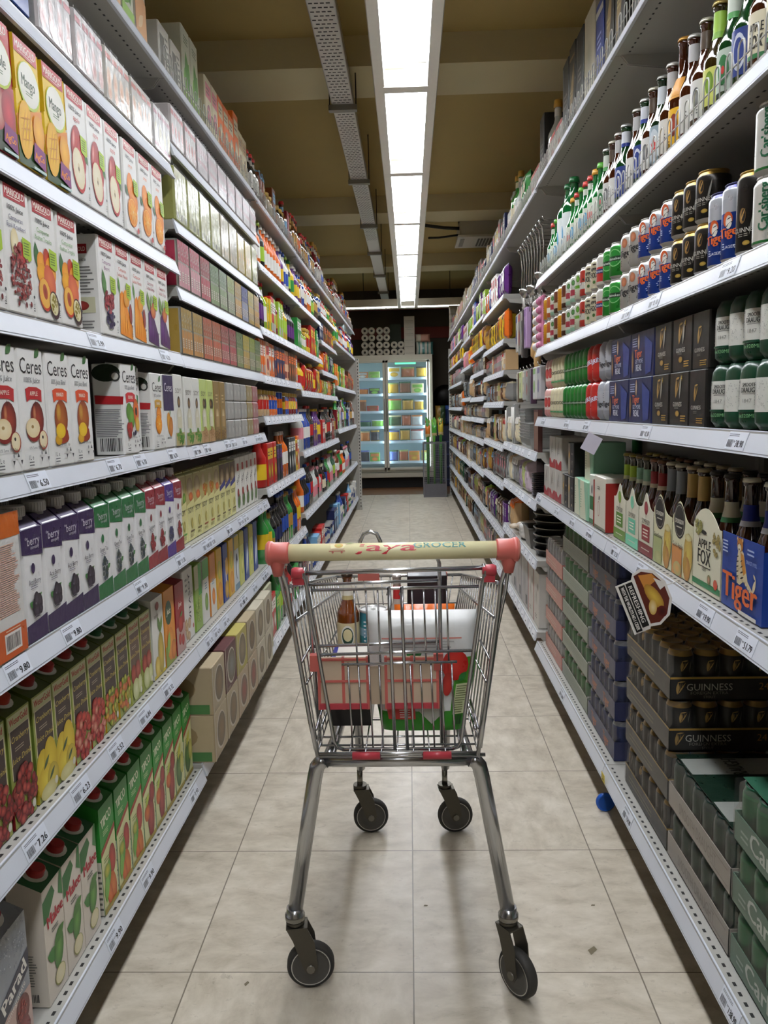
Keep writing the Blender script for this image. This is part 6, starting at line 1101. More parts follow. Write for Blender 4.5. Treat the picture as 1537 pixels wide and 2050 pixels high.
# ================================================================== generic goods for the farther bays
def shade(h, f): return ''.join('%02x' % max(0, min(255, int(int(h[i:i+2], 16)*f))) for i in (0, 2, 4))
def gen(kind, c1, c2, h):
    h = round(h/.02)*.02; key = ('gen', kind, c1, c2, round(h, 2))
    if key in D: return key
    a, b = NAMED[c1], NAMED[c2]; g = G()
    if kind == 'soda':
        return bot(key, 'soft_drink_bottle', h, .036, .0125, a, (h*.28, h*.55, b), None, shade(b, .9), caph=.018, gm='glass', sh=.6)
    if kind == 'squash':
        return bot(key, 'squash_bottle', h, .04, .018, a, (h*.15, h*.45, b), None, NAMED['white'] if c1 in ('purple', 'blue', 'orange') else shade(b, .8), caph=.024, gm='plastic', sh=.55)
    if kind == 'sauce':
        return bot(key, 'sauce_bottle', h, .03, .012, a, (h*.18, h*.5, b), (h*.74, h*.86, b), NAMED['red'], caph=.016, gm='glass', sh=.55)
    if kind == 'liquor':
        return bot(key, 'liquor_bottle', h, .042, .015, a, (h*.12, h*.42, b), (h*.78, h*.88, b), NAMED['gold'], caph=.03, gm='glass', sh=.52)
    if kind == 'jar':
        R = .038; g.lathe([(R*.9, 0, a), (R, .006, a), (R, h*.25, a), (R, h*.26, b), (R, h*.62, b), (R, h*.63, a), (R*.98, h*.74, a), (R*.82, h*.82, a), (R*.8, h*.84, a)], 18, 0, R, 'glass'); l = G(); l.lathe([(R*.88, h*.83, 'b8963a' if c2 != 'gold' else 'a82a24'), (R*.9, h*.99, 'b8963a' if c2 != 'gold' else 'a82a24'), (R*.86, h, 'b8963a')], 18, 0, R, 'plastic'); return design(key, 'glass_jar', 'jar', g, [('lid', l)], (2*R, 2*R, h))
    if kind == 'tin':
        R = .037; g.lathe([(R, 0, 'b0aea8'), (R, .005, a), (R, h*.3, b), (R, h*.7, a), (R, h-.005, 'b0aea8'), (R, h, 'c4c2bc')], 18, 0, R, 'can'); return design(key, 'food_tin', 'food tin', g, (), (2*R, 2*R, h))
    if kind == 'packet':
        w = .095; g = pillow(w, h, .05, lambda u, v, s: shade(a, .85) if v > .92 or v < .06 else a, nx=8, nz=10, seed=hash(c1+c2) % 99 if False else len(c1)*7+len(c2), wob=.002)
        mp_ = lambda u, v, o: (-w/2+u*w, -.002-o+.05*.5*(1-(max(0., 1-(2*u-1)**4)*max(0., 1-(2*v*w/h-1)**6))**.5), v*w); q = h/w
        prints(g, mp_, [('e', .5, q*.6, .3, q*.16, b, b), ('x', .28, q*.56, .72, q*.66, 2, shade(b, .45)), ('e', .5, q*.28, .26, q*.14, shade(b, .8), shade(a, .6)), ('r', .2, q*.8, .8, q*.86, b)], 'film', True, .0012, .0002); return design(key, 'snack_packet', 'packet', g, (), (w, .05, h))
    if kind == 'box':
        w = .085; q = h/w; brick(key, 'food_box', w, h, .07, a, [('r', .08, q*.62, .92, q*.88, b), ('x', .16, q*.68, .84, q*.82, 2, shade(a, .5)), ('e', .5, q*.34, .3, q*.18, shade(b, 1.1), shade(b, .6)), ('x', .15, q*.04, .85, q*.1, 2, shade(a, .6))], seam=False, cat='box'); return key
    if kind == 'slimbox':
        w = .045; q = h/w; brick(key, 'slim_packet', w, h, .08, a, [('r', .1, q*.55, .9, q*.85, b), ('x', .2, q*.6, .8, q*.8, 3, shade(a, .5)), ('r', .1, q*.08, .9, q*.3, shade(b, .75))], seam=False, cat='packet'); return key
    if kind == 'clear':
        w = .05; g = pillow(w, h, .09, lambda u, v, s: a if v < .85 else b, nx=6, nz=8, seed=3, wob=.003); prints(g, lambda u, v, o: (-w/2+u*w, .0-o+.09*.5*(1-(max(0., 1-(2*u-1)**4)*max(0., 1-(2*v*w/h-1)**6))**.5)-.002, v*w), [('r', .15, h/w*.7, .85, h/w*.92, b), ('x', .22, h/w*.75, .78, h/w*.88, 2, shade(a, .5))], 'film', True, .0012); return design(key, 'dry_food_bag', 'food bag', g, (), (w, .09, h))
    if kind == 'brush':
        w = .04; g.prism(w, .03, 0, h, .004, a, 'film'); c = G(); c.tube([(0, -.004, h*.15), (0, -.004, h*.92)], .005, 8, b, 'plastic'); return design(key, 'utensil_pack', 'kitchen utensil', g, [('handle', c)], (w, .03, h))
KW = dict(soda='plastic drink bottle', squash='squash bottle', sauce='sauce bottle', liquor='liquor bottle', jar='glass jar', tin='food tin', packet='snack packet', box='food box', slimbox='slim packet', clear='dry food bag', brush='packed kitchen utensil')
WID = dict(soda=.078, squash=.086, sauce=.066, liquor=.09, jar=.082, tin=.08, packet=.102, box=.09, slimbox=.05, clear=.058, brush=.05)
HGT = dict(soda=.26, squash=.24, sauce=.22, liquor=.30, jar=.14, tin=.11, packet=.17, box=.19, slimbox=.17, clear=.17, brush=.2)
def fill(side, bay, k, kinds, pal, seed, a=None, b=None, maxrun=3, back=.022, widen=1.):
    rn = random.Random(seed); B, SS = ((LB, LS), (RB, RS))[side]; zs = SS[bay]
    gap = (zs[k+1]-zs[k]-.05) if k+1 < len(zs) else .36
    y = (a or B[bay]+.02); ye = (b or B[bay+1]-.015)
    while True:
        kind = rn.choice(kinds); c1, c2 = rn.choice(pal); h = min(HGT[kind]*rn.uniform(.9, 1.12), gap-.012); w = WID[kind]*widen
        for i in range(rn.randint(1, maxrun)):
            if y+w > ye: return
            key = gen(kind, c1, c2, max(.06, h)); place(side, bay, k, y+w/2, key, '%s %s with %s label' % (c1, KW[kind], c2), back+rn.uniform(0, .006)); y += w
        if rn.random() < .06: y += w*.6
P1 = [('purple', 'yellow'), ('yellow', 'green'), ('orange', 'white'), ('red', 'white'), ('black', 'gold'), ('green', 'lime'), ('blue', 'white'), ('crimson', 'cream')]
P2 = [('black', 'red'), ('black', 'cream'), ('forest', 'lime'), ('orange', 'white'), ('green', 'red'), ('amber', 'white'), ('clear', 'pink'), ('black', 'blue')]
P3 = [('orange', 'yellow'), ('navy', 'white'), ('red', 'yellow'), ('lime', 'white'), ('yellow', 'red'), ('green', 'white'), ('brown', 'orange')]
P4 = [('amber', 'gold'), ('black', 'white'), ('brown', 'orange'), ('black', 'gold'), ('crimson', 'white'), ('clear', 'blue')]
P5 = [('blue', 'white'), ('sky', 'white'), ('white', 'blue'), ('navy', 'sky'), ('red', 'white'), ('green', 'white')]
# left rack, third bay onwards
fill(0, 2, 6, ['squash', 'squash', 'packet', 'squash'], [('white', 'blue'), ('purple', 'pink'), ('purple', 'yellow'), ('yellow', 'green'), ('orange', 'white'), ('black', 'lime')], 11)
fill(0, 2, 5, ['slimbox', 'slimbox', 'squash', 'sauce'], [('crimson', 'gold'), ('orange', 'red'), ('black', 'purple'), ('yellow', 'lime'), ('red', 'white'), ('lime', 'white')], 12)
fill(0, 2, 4, ['box', 'slimbox', 'box'], [('lime', 'cream'), ('brown', 'orange'), ('orange', 'white'), ('navy', 'orange'), ('forest', 'lime'), ('peach', 'red')], 13)
fill(0, 2, 3, ['jar', 'jar', 'tin', 'squash'], [('crimson', 'yellow'), ('brown', 'yellow'), ('blue', 'orange'), ('orange', 'blue'), ('tan', 'red')], 14)
fill(0, 2, 2, ['box', 'squash', 'soda', 'box'], [('red', 'yellow'), ('yellow', 'red'), ('orange', 'white'), ('black', 'white'), ('tan', 'white'), ('black', 'purple')], 15)
fill(0, 2, 1, ['soda', 'soda', 'squash'], [('navy', 'white'), ('black', 'blue'), ('green', 'gold'), ('green', 'yellow'), ('orange', 'yellow'), ('black', 'navy')], 16)
fill(0, 2, 0, ['soda', 'soda', 'box'], [('black', 'grey'), ('black', 'blue'), ('green', 'lime'), ('red', 'white'), ('black', 'crimson')], 17)
for bay in (3, 4, 5, 6):
    n = len(LS[bay])
    for k in range(n-1):
        hi = k >= n-3
        ki, pl = ((['squash', 'soda', 'jar', 'sauce'], P1) if k == n-2 else (['box', 'slimbox', 'packet', 'jar'], P3) if k == n-3 else (['box', 'squash', 'packet'], P3+P1) if k >= 4 else (['soda', 'soda', 'soda', 'box'], P2+P1) if k == 2 else (['soda', 'soda', 'squash'], P2) if k == 1 else (['box', 'tin', 'soda', 'box'], P5) if k == 0 else (['packet', 'box', 'squash'], P3))
        fill(0, bay, k, ki, pl, 100+bay*20+k, widen=1.0 if bay < 5 else 1.25, maxrun=3, b=(9.3 if (bay == 6 and k == 1) else None))
# left top shelf
pbox('t_peach', .085, .27, .07, 'dbd3c6', [('p', [(0, 0), (1, 0), (1, 1.3), (.5, 1.6), (0, 1.1)], 'dca877'), ('e', .5, 2.4, .24, .3, 'a83a34', '7a2a24'), ('x', .2, 1.9, .8, 2.05, 2, '8a7a6a'), ('l', .2, .4, .7, .9, 'e6c8a0', .2)], 'drink_carton', cat='carton', sops=[('x', .1, .3, .7, 2.6, 20, 'a8a094')])
pbox('t_white', .10, .14, .2, 'dedbd2', [('r', .1, .3, .5, 1.1, '77746c'), ('x', .55, .2, .9, 1.2, 6, '8a877e')], 'food_box', cat='box', sops=[('s', .2, .4, .6, .4, '3a3a38'), ('e', .5, 1.0, .2, .2, '55534e', '55534e')])
pbox('t_leaf', .09, .24, .07, 'd8d8c4', [('l', .2, .5, .8, 1.6, '6a9a3a', .3), ('r', 0, 0, 1, .5, '8ab04a'), ('l', .7, .6, .4, 1.9, '4a7a2c', .2), ('x', .2, 2.1, .8, 2.4, 3, '6a7a5a')], 'drink_carton', cat='carton')
for i, (y, k_, d_) in enumerate([(1.80, 't_peach', 'white drink carton with peach swirl'), (1.90, 't_peach', 'white drink carton with peach swirl'), (2.0, 't_peach', 'white drink carton with peach swirl'), (2.10, 't_leaf', 'pale drink carton with green leaves'), (2.2, 't_peach', 'white drink carton with peach swirl')]): place(0, 0, 7, y, k_, d_, .03)
for y, k_, d_ in [(2.42, 't_white', 'white box laid on its side'), (2.54, 't_white', 'white box laid on its side'), (2.66, 't_leaf', 'pale drink carton with green leaves'), (2.76, 't_leaf', 'pale drink carton with green leaves')]: place(0, 1, 8, y, k_, d_, .035)
fill(0, 1, 8, ['box', 'box', 'clear', 'box'], [('navy', 'white'), ('orange', 'cream'), ('cream', 'tan'), ('cream', 'pink'), ('tan', 'white')], 31, a=2.84)
fill(0, 2, 7, ['sauce', 'jar', 'clear', 'box'], [('amber', 'sky'), ('black', 'white'), ('crimson', 'pink'), ('brown', 'orange'), ('tan', 'cream')], 32)
for bay in (3, 4, 5, 6): fill(0, bay, len(LS[bay])-1, ['liquor', 'sauce', 'sauce', 'jar'], P4, 33+bay, widen=1.1)
# right rack, farther bays
PR = [('cream', 'red'), ('grey', 'cream'), ('tan', 'white'), ('grey', 'pink'), ('brown', 'sky'), ('grey', 'red'), ('brown', 'cream'), ('tan', 'lime'), ('black', 'silver'), ('grey', 'navy'), ('brown', 'tan')]
PY = [('yellow', 'orange'), ('gold', 'brown'), ('yellow', 'brown'), ('orange', 'yellow')]
for bay in (3, 4, 5, 6, 7):
    n = len(RS[bay])
    for k in range(n-1):
        top2 = k == n-2
        if top2: ki, pl = ['packet', 'packet', 'box', 'slimbox'], [('blue', 'white'), ('orange', 'white'), ('lime', 'white'), ('white', 'red'), ('purple', 'white'), ('pink', 'white')]
        elif k == n-3: ki, pl = ['packet', 'clear', 'packet'], PY+([('crimson', 'white'), ('pink', 'white')] if bay > 3 else [])
        elif k >= 3: ki, pl = ['clear', 'clear', 'slimbox', 'packet'], PR+([('red', 'white'), ('orange', 'cream'), ('crimson', 'tan')] if bay > 4 else [])
        else: ki, pl = ['clear', 'slimbox', 'packet', 'clear'], PR+[('purple', 'silver'), ('gold', 'yellow'), ('forest', 'cream')]
        fill(1, bay, k, ki, pl, 300+bay*20+k, widen=1.05 if bay < 5 else 1.5, maxrun=4)
# right top shelf: gift boxes, tins and tall bottles
pbox('u_gold', .10, .31, .10, '2a251e', [('r', .1, .4, .9, 2.6, '1b1917'), ('l', .2, .5, .8, 2.4, '8a744a', .12), ('r', .1, 2.6, .9, 2.7, '8a744a'), ('x', .25, 1.3, .75, 1.6, 2, 'a89a6a')], 'liquor_box', cat='liquor box')
pbox('u_blue', .10, .26, .10, '1f2f74', [('x', .2, 1.2, .8, 1.7, 3, 'a8b4dc'), ('r', 0, 2.2, 1, 2.4, 'c8c4b8')], 'liquor_box', cat='liquor box')
pbox('u_black', .11, .30, .11, '191919', [('r', .08, .1, .14, 2.6, '9a9a98'), ('x', .3, 1.2, .8, 1.7, 3, '77746a')], 'liquor_box', cat='liquor box', top='3a3a38')
pbox('u_cream', .15, .30, .14, 'b8b09a', [('e', .5, 1.0, .34, .4, '8a8470', 'b8b09a'), ('x', .25, .5, .75, .7, 2, '77705e')], 'liquor_box', cat='liquor box')
pbox('u_redw', .12, .13, .10, 'd2cec6', [('p', [(.1, .1), (.9, .1), (.5, .8)], 'b03a34'), ('r', 0, .95, 1, 1.08, 'b03a34')], 'liquor_box', cat='liquor box')
uk = {'u_gold': 'tall black and gold liquor box', 'u_blue': 'blue liquor box with pale band', 'u_black': 'tall black liquor box', 'u_cream': 'large cream liquor box', 'u_redw': 'low white and red liquor box'}
seqs = [(0, [(1.75, 'u_gold'), (1.87, 'u_blue'), (1.99, 'u_blue'), (2.11, 'u_gold'), (2.23, 'u_gold')]), (1, [(2.42, 'u_gold'), (2.54, 'u_gold'), (2.66, 'u_blue'), (2.80, 'u_cream'), (2.95, 'u_black'), (3.08, 'u_gold'), (3.2, 'u_black'), (3.33, 'u_redw'), (3.47, 'u_redw')])]
for bay, L_ in seqs:
    for y, k_ in L_: place(1, bay, 5, y, k_, uk[k_], .045)
for i, (y, kk_, c1, c2) in enumerate([(3.58, 'liquor', 'clear', 'white')]): place(1, 1, 5, y, gen(kk_, c1, c2, .3), '%s %s with %s label' % (c1, KW[kk_], c2), .045)
place(1, 2, 4, 3.74, 'u_black', uk['u_black'], .045); place(1, 2, 4, 3.87, 'u_redw', uk['u_redw'], .045); place(1, 2, 4, 4.0, 'u_redw', uk['u_redw'], .045)
fill(1, 2, 4, ['liquor', 'liquor', 'squash', 'packet'], [('forest', 'white'), ('green', 'cream'), ('clear', 'white'), ('white', 'green')], 61, a=4.08)
for bay in (3, 4, 5, 6, 7): fill(1, bay, len(RS[bay])-1, ['clear', 'box', 'packet', 'box'], [('white', 'yellow'), ('cream', 'white'), ('navy', 'white'), ('grey', 'red'), ('tan', 'pink')], 62+bay, widen=1.3, b=(11.0 if bay == 7 else None))
# ---------------- right rack, third bay: hanging kitchen tools and baking ware
YC = RB[2]; hooks = []
def hang(name, cat, label, y, z, x, builder, rz=-PI/2):
    o = new(name, None, loc=(x, y, z), rz=rz); tag(o, label, cat, 'kitchen tools on hooks')
    for pn, g in builder(): new(pn, g.mesh(pn), o)
    return o
def hookbar(y, z, label):
    g = G(); g.tube([(0, .40, 0), (0, .02, 0), (0, .0, .006), (0, -.004, .018)], .0028, 7, 'b0aea8', 'chrome'); o = new('peg_hook', g.mesh('peg_hook'), loc=(XR+.05, y, z), rz=-PI/2); tag(o, label, 'hook', 'peg hooks of the tool display'); 
def ladle(L, head):
    def f():
        h = G(); h.tube([(0, .0, 0), (0, -.012, .012), (0, -.02, 0), (0, -.012, -.012), (0, -.004, -.02), (0, .004, -.1), (0, 0, -L)], .0045, 8, 'b5b4b0', 'chrome'); yield 'handle', h
        b = G()
        if head == 'bowl': b.lathe([(.004, -L-.045, 'a6a5a1'), (.022, -L-.038, 'a6a5a1'), (.034, -L-.02, 'a6a5a1'), (.038, -L, 'b8b7b3'), (.036, -L, '8a8985'), (.03, -L-.018, '8a8985'), (.002, -L-.038, '8a8985')], 18, 0, .0, 'chrome', False)
        elif head == 'flat': b.ext([(-.03, -L-.09), (.03, -L-.09), (.036, -L-.02), (.012, -L+.01), (-.012, -L+.01), (-.036, -L-.02)], -.001, .001, 'a6a5a1', 'chrome')
        else:
            for i in range(8):
                a = PI*i/8; b.tube([(.0, 0, -L), (.03*math.cos(a), .03*math.sin(a), -L-.05), (.022*math.cos(a), .022*math.sin(a), -L-.1), (0, 0, -L-.115)], .0012, 5, 'b0aea8', 'chrome')
        yield {'bowl': 'ladle_bowl', 'flat': 'turner_blade', 'whisk': 'whisk_wires'}[head], b
    return f
for i in range(9):
    y = 3.72+.085*i; hookbar(y, 2.06, 'steel peg hook with a hanging tool, %s from the beer bottles, upper row' % ORD[i])
    hd = ('bowl', 'flat', 'whisk')[i % 3]; hang({'bowl': 'ladle', 'flat': 'turner', 'whisk': 'whisk'}[hd], 'kitchen utensil', 'steel %s hanging %s from the beer bottles, upper hook row' % ({'bowl': 'ladle', 'flat': 'slotted turner', 'whisk': 'whisk'}[hd], ORD[i]), y, 2.055, XR+.048, ladle(.22+.02*(i % 2), hd))
def packm(w, h, c, c2, d=.03):
    def f():
        g = G(); g.prism(w, d, -h, 0, .006, c, 'film', y0=-d); prints(g, lambda u, v, o: (-w/2+u*w, -d-o, -h+v*w), [('r', .1, h/w*.78, .9, h/w*.95, c2), ('e', .5, h/w*.4, .3, h/w*.2, shade(c2, 1.1), shade(c2, .7))], 'film'); yield 'package', g
    return f
def eggtray(c):
    def f():
        g = G(); g.prism(.09, .02, -.24, 0, .006, c, 'plastic', y0=-.02); yield 'tray_panel', g
        for i in range(6):
            for j in (-1, 1):
                b = G(); b.lathe([(.018, -.004, c), (.016, .008, c), (.009, .015, c), (.001, .017, c)], 12, 0, 0, 'plastic'); b.xf(Matrix.Translation((j*.021, -.02, -.022-.039*i)) @ Matrix.Rotation(PI/2, 4, 'X')); yield 'egg_cup', b
    return f
def wood(L):
    def f():
        h = G(); h.tube([(0, 0, 0), (0, 0, -L*.7)], .006, 8, 'b8925c', 'matte'); yield 'handle', h
        b = G(); b.lathe([(.004, -L, 'c09a64'), (.016, -L*.95, 'c09a64'), (.017, -L*.8, 'c09a64'), (.006, -L*.7, 'b8925c')], 14, 0, 0, 'matte'); yield 'spoon_head', b
    return f
it = [('egg_tray', 'egg tray', 'pink plastic egg tray hanging on a hook', eggtray('c47a9a')), ('egg_tray', 'egg tray', 'white plastic egg tray hanging on a hook', eggtray('d6d2d0')), ('wooden_spoon', 'kitchen utensil', 'long wooden spoon hanging among the kitchen tools', wood(.32)), ('basting_brush', 'kitchen utensil', 'wooden basting brush hanging among the kitchen tools', wood(.26)), ('hanging_tool_pack', 'kitchen utensil', 'lilac tool pack hanging beside the egg trays', packm(.07, .2, 'b89ac4', '8a5aa0')), ('hanging_tool_pack', 'kitchen utensil', 'dark tool pack hanging behind the wooden spoon', packm(.06, .24, '3a3634', 'a8a49c')), ('hanging_tool_pack', 'kitchen utensil', 'grey tool pack with red card hanging in the middle row', packm(.08, .22, '8f8d88', 'a83a34')), ('hanging_tool_pack', 'kitchen utensil', 'pale tool pack with blue card hanging in the middle row', packm(.07, .2, 'bdbab4', '3a4a8a'))]
for i, (n_, c_, l_, f_) in enumerate(it):
    y = 3.74+.105*i; hookbar(y, 1.745, 'steel peg hook, %s from the beer cans, middle row' % ORD[i]); hang(n_, c_, l_, y, 1.737, XR+.06, f_)
it = [('hanging_tool_pack', 'kitchen utensil', 'clear tool pack with purple handle, lower hook row', packm(.08, .15, 'b5b2b4', '6a4a8a')), ('hanging_tool_pack', 'kitchen utensil', 'white tool pack with green card, lower hook row', packm(.09, .15, 'cfcdc8', '7aa83a')), ('hanging_tool_pack', 'kitchen utensil', 'narrow dark purple tool pack, lower hook row', packm(.04, .17, '4a3448', '77607a')), ('hanging_tool_pack', 'kitchen utensil', 'grey tool pack with red handle, lower hook row', packm(.06, .16, '8a8884', 'a8322c')), ('hanging_tool_pack', 'kitchen utensil', 'silver tool pack with cream card, lower hook row', packm(.08, .15, 'a8a6a2', 'd8d0b0')), ('hanging_funnel_pack', 'kitchen utensil', 'white funnel in a lime green bag, lower hook row', packm(.09, .14, 'c4cc9a', '9ab04a')), ('hanging_tool_pack', 'kitchen utensil', 'brown tool pack with pale card, lower hook row', packm(.07, .16, '6a5a4a', 'cfc4b0'))]
for i, (n_, c_, l_, f_) in enumerate(it):
    y = 3.73+.12*i; hookbar(y, 1.435, 'steel peg hook, %s from the beer packs, lower row' % ORD[i]); hang(n_, c_, l_, y, 1.427, XR+.06, f_)
# shelf wares of that bay
def simple(name, cat, label, g, side, bay, k, y, back=.03, dz=0., parts=(), rz=None, group=None):
    XF, r, sg = ((XL, PI/2, -1), (XR, -PI/2, 1))[side]; o = new(name, g.mesh(name) if isinstance(g, G) else g, loc=(XF+sg*back, y, (LS, RS)[side][bay][k]+TOPZ-.001+dz), rz=r if rz is None else rz); tag(o, label, cat, group)
    for pn_, p in parts: new(pn_, p.mesh(pn_), o)
    return o
def tin_mesh(w, d, h, c, m='steel', t=.82):
    g = G(); b = len(g.v)
    for (f, z) in ((t, 0), (1, h), (1.06, h), (1.06, h+.002), (.97, h+.002), (t*.97, .003)):
        for x, y in ((-1, -1), (1, -1), (1, 1), (-1, 1)): g.v.append((x*w/2*f, d/2+y*d/2*f, z))
    for i in range(5):
        for j in range(4): q = (j+1) % 4; g.face((b+i*4+j, b+i*4+q, b+i*4+4+q, b+i*4+4+j), c, m)
    g.face([b+3-j for j in range(4)], c, m); g.face([b+20+j for j in range(4)], shade(c, .8), m); return g
fm = tin_mesh(.2, .15, .05, 'a9a9a6', 'steel').mesh('foil_tray')
for i in range(7): simple('foil_tray', 'foil tray', 'silver foil tray, %s from the bottom of the nested stack' % ORD[i], fm, 1, 2, 3, 4.02, .02, .012*i+.0, group='foil tray stack')
for i in range(9): simple('foil_tray', 'foil tray', 'shallow foil tray on the taller stack, %s from the bottom' % ORD[i], fm, 1, 2, 3, 4.26, .03, .018*i, group='taller foil tray stack')
g = G(); g.box(-.06, 0, 0, .06, .02, .19, '4a2620', 'matte')
for i in range(9): g.box(-.052+i*.0125, -.0006, .01, -.046+i*.0125, 0, .18, '8a6a5a', 'matte')
simple('bamboo_mat', 'mat', 'dark brown slatted mat standing at the shelf end', g, 1, 2, 3, 3.73, .02)
fill(1, 2, 3, ['clear', 'clear', 'brush'], [('cream', 'white'), ('clear', 'cream'), ('grey', 'white'), ('tan', 'cream')], 71, a=4.40)
pm = G(); pm.lathe([(.05, 0, '1d1c1c'), (.075, .006, '1d1c1c'), (.078, .009, '262525'), (.07, .008, '161616'), (.001, .004, '161616')], 22, 0, .078, 'plastic'); pm = pm.mesh('black_plate')
for i in range(12): simple('black_plate', 'plate', 'black plastic plate, %s from the bottom of the stack' % ORD[i], pm, 1, 2, 2, 3.86, .02, .0095*i, group='black plate stack')
for i, (c_, y) in enumerate((('d2c0cc', 4.05), ('c4d08a', 4.12), ('a89ab0', 4.2))):
    simple('party_ware_bag', 'plastic bag pack', ('lilac', 'lime green', 'mauve')[i]+' bag of party ware beside the black plates', pillow(.1, .16, .09, lambda u, v, s: c_ if v < .7 else shade(c_, .85), seed=i+40, wob=.005), 1, 2, 2, y+.03*i, .02)
fill(1, 2, 2, ['clear', 'clear', 'packet'], [('clear', 'silver'), ('grey', 'white'), ('silver', 'clear'), ('cream', 'tan')], 72, a=4.42)
tm = G(); tm.lathe([(.1, 0, '2a2724'), (.118, .03, '2e2b28'), (.122, .032, '8a857c'), (.122, .036, '2e2b28'), (.112, .034, '1b1918'), (.095, .005, '1b1918'), (.001, .004, '1b1918')], 26, 0, .122, 'steel'); tm = tm.mesh('round_baking_tin')
for i in range(6): simple('round_baking_tin', 'baking tin', 'dark round baking tin, %s from the bottom of the stack' % ORD[i], tm, 1, 2, 1, 3.80, .02, .034*i, group='dark baking tin stack')
simple('loaf_tin', 'baking tin', 'grey rectangular baking tin beside the dark round tins', tin_mesh(.2, .16, .10, '77746f'), 1, 2, 1, 4.06, .02)
simple('plate_stack_bag', 'plastic bag pack', 'white plastic plates in a bag near the grey tin', pillow(.16, .09, .15, lambda u, v, s: 'cfccc8', seed=50, wob=.004), 1, 2, 1, 4.27, .02)
# rubber glove in a clear bag, fingers towards the aisle
gl = G()
gl.v, gl.f = [], []
s_ = len(gl.v); gl.lathe([(.028, 0, 'b9a898'), (.045, .03, 'b9a898'), (.042, .09, 'bdb0a2'), (.03, .14, 'c4bbb0'), (.012, .16, 'c4bbb0')], 16, 0, 0, 'film'); gl.xf(Matrix.Translation((0, .16, .045)) @ Matrix.Rotation(PI/2, 4, 'X') @ Matrix.Diagonal((1, .75, 1, 1)))
fg = []
for i in range(4):
    f = G(); f.tube([((-.03+.02*i), .03, .045), (-.034+.022*i, -.0, .047), (-.036+.023*i, -.035+.006*abs(i-1.5), .042)], .0085, 9, 'c9b9a4', 'film'); fg.append(('finger', f))
f = G(); f.tube([(.035, .06, .05), (.052, .03, .05), (.058, .005, .047)], .0095, 9, 'c9b9a4', 'film'); fg.append(('thumb', f))
simple('rubber_glove', 'glove', 'cream rubber glove with fingers over the shelf edge', gl, 1, 2, 1, 4.45, .02, parts=fg)
fill(1, 2, 1, ['packet', 'clear'], [('tan', 'orange'), ('grey', 'white'), ('orange', 'cream')], 73, a=4.55)
pbox('v_white', .16, .26, .12, 'c6c2bb', [('r', .0, .0, .1, 1.6, '9a2a26'), ('e', .55, .9, .2, .3, '9a958c', 'c6c2bb'), ('x', .3, .2, .8, .35, 2, '77736c'), ('e', .85, 1.2, .05, .12, '4a4844', '4a4844')], 'appliance_box', cat='box')
pbox('v_grey', .2, .27, .14, 'aaa7a8', [('e', .5, .7, .35, .45, '8a878a', 'aaa7a8'), ('r', .7, .1, .95, .35, '3a3a3c')], 'appliance_box', cat='box')
for y, k_, d_ in [(3.78, 'v_white', 'white box with a dark hand hole'), (3.96, 'v_white', 'white box with a red edge'), (4.17, 'v_grey', 'grey appliance box with dark corner'), (4.4, 'v_grey', 'grey appliance box with dark corner'), (4.62, 'v_grey', 'grey appliance box with dark corner')]: place(1, 2, 0, y, k_, d_, .03)
g = G(); g.ext([(-.022, 0), (.022, 0), (.016, .13), (-.016, .13)], 0, .004, 'b8a82c', 'plastic'); o = new('hanging_scraper', g.mesh('hanging_scraper'), loc=(XR-.012, 4.35, .37), rz=-PI/2); tag(o, 'yellow plastic scraper hanging below a shelf edge behind the trolley', 'scraper')
# ================================================================== signs and odd bits
g = G()
out = [(-.048, -.046), (.060, -.046), (.060, -.012), (.056, -.010), (.060, .010), (.048, .034), (.018, .050), (-.020, .050), (-.050, .036), (-.063, .012), (-.058, -.006), (-.048, -.012)]
g.ext(out, 0, .0012, 'dcd8d0', 'card', front='e4e0d8')
prints(g, lambda u, v, o: (u, -o, v), [('p', [(-.054, -.005), (.050, -.008), (.054, .010), (.043, .030), (.016, .045), (-.019, .045), (-.045, .032), (-.057, .012)], '5e2618'), ('p', [(-.052, .004), (-.02, .006), (-.03, .036), (-.045, .03)], 'c8863a'), ('e', .0, .018, .030, .012, 'd8b84a', 'a87a2c', .25), ('e', .02, .008, .016, .008, 'e0d0a0', 'c8a04a', -.3), ('e', .035, .022, .012, .010, '3a120c', '5a1812'), ('p', [(-.036, .030), (-.008, .034), (-.012, .046), (-.02, .046)], 'e0dcd2'), ('r', -.045, -.026, .052, -.012, '161515'), ('r', -.045, -.041, .057, -.028, '161515'), ('t', 'REFRESHING', .002, -.019, .008, 'e8e4dc', {'w': .080, 'b': .08}), ('t', "WITH THE WORLD'S NO.1 CIDER", .006, -.0345, .007, 'e8e4dc', {'w': .094, 'b': .08})], 'card')
o = new('shelf_talker', g.mesh('shelf_talker'), loc=(XR-.092, 1.60, .858)); o.rotation_euler = (0, math.radians(68), 0); tag(o, 'cider promotion card clipped to the shelf edge, hanging tilted into the aisle', 'sign')
c = G(); c.tube([(XR-.055, 1.602, .885), (XR-.03, 1.605, .893), (XR-.002, 1.62, .872)], .0012, 6, 'c9c6be', 'plastic'); c.xf((Matrix.Translation(o.location) @ Matrix.Rotation(math.radians(68), 4, 'Y')).inverted()); new('clip', c.mesh('clip'), o)
g = G(); g.box(-.022, 0, -.052, .022, .0008, 0, 'c9c4d0', 'film'); o = new('shelf_card', g.mesh('shelf_card'), loc=(XR-.024, 2.345, RS[0][2]+.0)); o.rotation_euler = (0, math.radians(28), -.2); tag(o, 'small pearly card hanging under the shelf joint', 'card')
